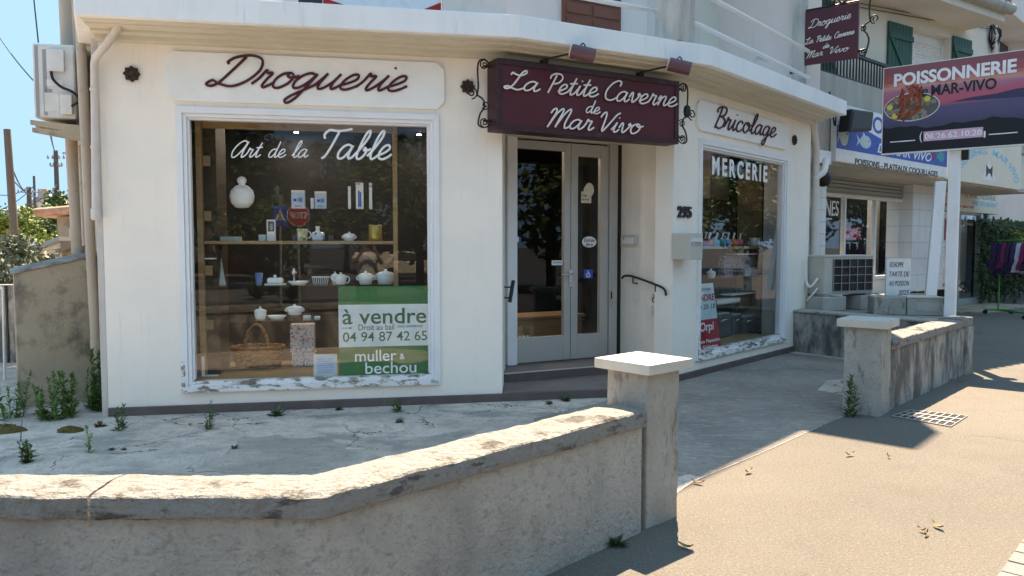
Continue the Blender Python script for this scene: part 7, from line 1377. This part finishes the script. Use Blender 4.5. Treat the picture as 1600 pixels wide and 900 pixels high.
# ---------------------------------------------------------------- the photographer, mirrored in the window
def person():
    pos = {'hip': (0, -.34, .92), 'waist': (0, -.34, 1.08), 'chest': (0, -.35, 1.28), 'neck': (0, -.34, 1.46), 'chin': (0, -.31, 1.53), 'head': (0, -.30, 1.63), 'top': (0, -.31, 1.73),
           'hl': (-.10, -.34, .88), 'kl': (-.12, -.31, .49), 'al': (-.12, -.35, .07), 'tl': (-.14, -.20, .03), 'hr': (.10, -.34, .88), 'kr': (.12, -.31, .49), 'ar': (.12, -.35, .07), 'tr': (.14, -.20, .03),
           'sl': (-.19, -.34, 1.41), 'el': (-.29, -.20, 1.24), 'wl': (-.125, -.07, 1.50), 'pl': (-.095, -.045, 1.56), 'sr': (.19, -.34, 1.41), 'er': (.29, -.20, 1.24), 'wr': (.125, -.07, 1.50), 'pr': (.095, -.045, 1.56)}
    rad = dict(hip=.145, waist=.13, chest=.15, neck=.06, chin=.07, head=.085, top=.07, hl=.10, kl=.065, al=.045, tl=.035, hr=.10, kr=.065, ar=.045, tr=.035, sl=.065, el=.045, wl=.03, pl=.034, sr=.065, er=.045, wr=.03, pr=.034)
    ed = ['hip waist', 'waist chest', 'chest neck', 'neck chin', 'chin head', 'head top', 'hip hl', 'hl kl', 'kl al', 'al tl', 'hip hr', 'hr kr', 'kr ar', 'ar tr', 'chest sl', 'sl el', 'el wl', 'wl pl', 'chest sr', 'sr er', 'er wr', 'wr pr']
    ks = list(pos); E = [tuple(ks.index(x) for x in e.split()) for e in ed]; V = [Vector(pos[k]) for k in ks]; RR = [rad[k] for k in ks]
    for sgn, w_ in ((-1, 'pl'), (1, 'pr')):        # five fingers each, curled round the phone
        b = ks.index(w_)
        for f in range(4):
            z = 1.545 + f * .02; a = Vector((sgn * .092, -.03, z)); m1 = Vector((sgn * .088, -.012, z + .004)); t = Vector((sgn * (.062 - .004 * (f == 0)), -.010, z + .006))
            i = len(V); V.extend([a, m1, t]); RR.extend([.0095, .009, .008]); E.extend([(b, i), (i, i + 1), (i + 1, i + 2)])
        i = len(V); V.extend([Vector((sgn * .085, -.052, 1.58)), Vector((sgn * .06, -.042, 1.59))]); RR.extend([.011, .009]); E.extend([(b, i), (i, i + 1)])
    base = Vector((0, -.34, 0)); t = thing('person', 'person in a light T-shirt and dark trousers photographing the shop with a phone', 'person', base)
    me = bpy.data.meshes.new('body'); me.from_pydata([tuple(v - base) for v in V], E, []); o = bpy.data.objects.new('body', me); COL.objects.link(o); o.parent = t
    md = o.modifiers.new('skin', 'SKIN'); md.use_smooth_shade = True
    for i, sv in enumerate(me.skin_vertices[0].data): sv.radius = (RR[i], RR[i] * (.75 if ks[i:i + 1] and ks[i] in ('chest', 'waist', 'hip') else 1)); sv.use_root = (i == 0)
    o.modifiers.new('smooth', 'SUBSURF').levels = 2; o.modifiers['smooth'].render_levels = 2; me.materials.append(M['skin'])
    def wear(nm, prof, mt, c=(0, -.345)): m = MB(); m.lathe(Vector((c[0], c[1], 0)), prof, 22, sy=.66); return m.build(nm, M[mt], t)
    wear('shirt', [(.185, .93), (.19, 1.05), (.20, 1.2), (.215, 1.36), (.19, 1.44), (.08, 1.49)], 'ac_white')
    for s in (-1, 1):
        m = MB(); m.tube([(s * .17, -.34, 1.41), (s * .25, -.26, 1.30)], [.085, .08], 14); m.build('sleeve', M['ac_white'], t)
        m = MB(); m.tube(smooth([(s * .10, -.34, .95), (s * .115, -.32, .5), (s * .12, -.345, .1)], 5), [.115, .112, .11, .105, .1, .095, .09, .085, .082, .08, .08], 16); m.build('trouser_leg', M['text_dark'], t)
        m = MB(); m.tube([(s * .12, -.40, .04), (s * .135, -.18, .035)], [.052, .045], 12); m.build('shoe', M['black'], t)
        m = MB(); m.lathe(Vector((s * .032, -.225, 1.645)), [(.004, -.008), (.011, 0), (.004, .008)], 8); m.build('eye', M['black'], t)
        m = MB(); m.tube([(s * .088, -.31, 1.60), (s * .092, -.315, 1.65)], .014, 8); m.build('ear', M['skin'], t)
    m = MB(); m.tube([(0, -.222, 1.65), (0, -.205, 1.605)], [.010, .016], 8); m.build('nose', M['skin'], t); m = MB(); m.tube([(-.024, -.222, 1.572), (.024, -.222, 1.572)], .006, 8); m.build('mouth', M['orpi_red'], t)
    m = MB(); m.lathe(Vector((0, -.325, 1.65)), [(.094, .0), (.098, .04), (.085, .09), (.05, .115), (.01, .122)], 18); m.build('hair', M['black'], t)
    ph = thing('phone', 'black phone held up in both hands of the person', 'phone', (0, -.03, 1.57)); m = MB(); m.cube(-.08, .08, -.034, -.026, 1.55, 1.63); m.build('casing', M['black'], ph, .003); m = MB(); m.lathe(Vector((.0, -.024, 1.61)), [(.006, 0), (.008, .002), (.006, .004)], 10); m.build('lens', M['steel'], ph)
person()
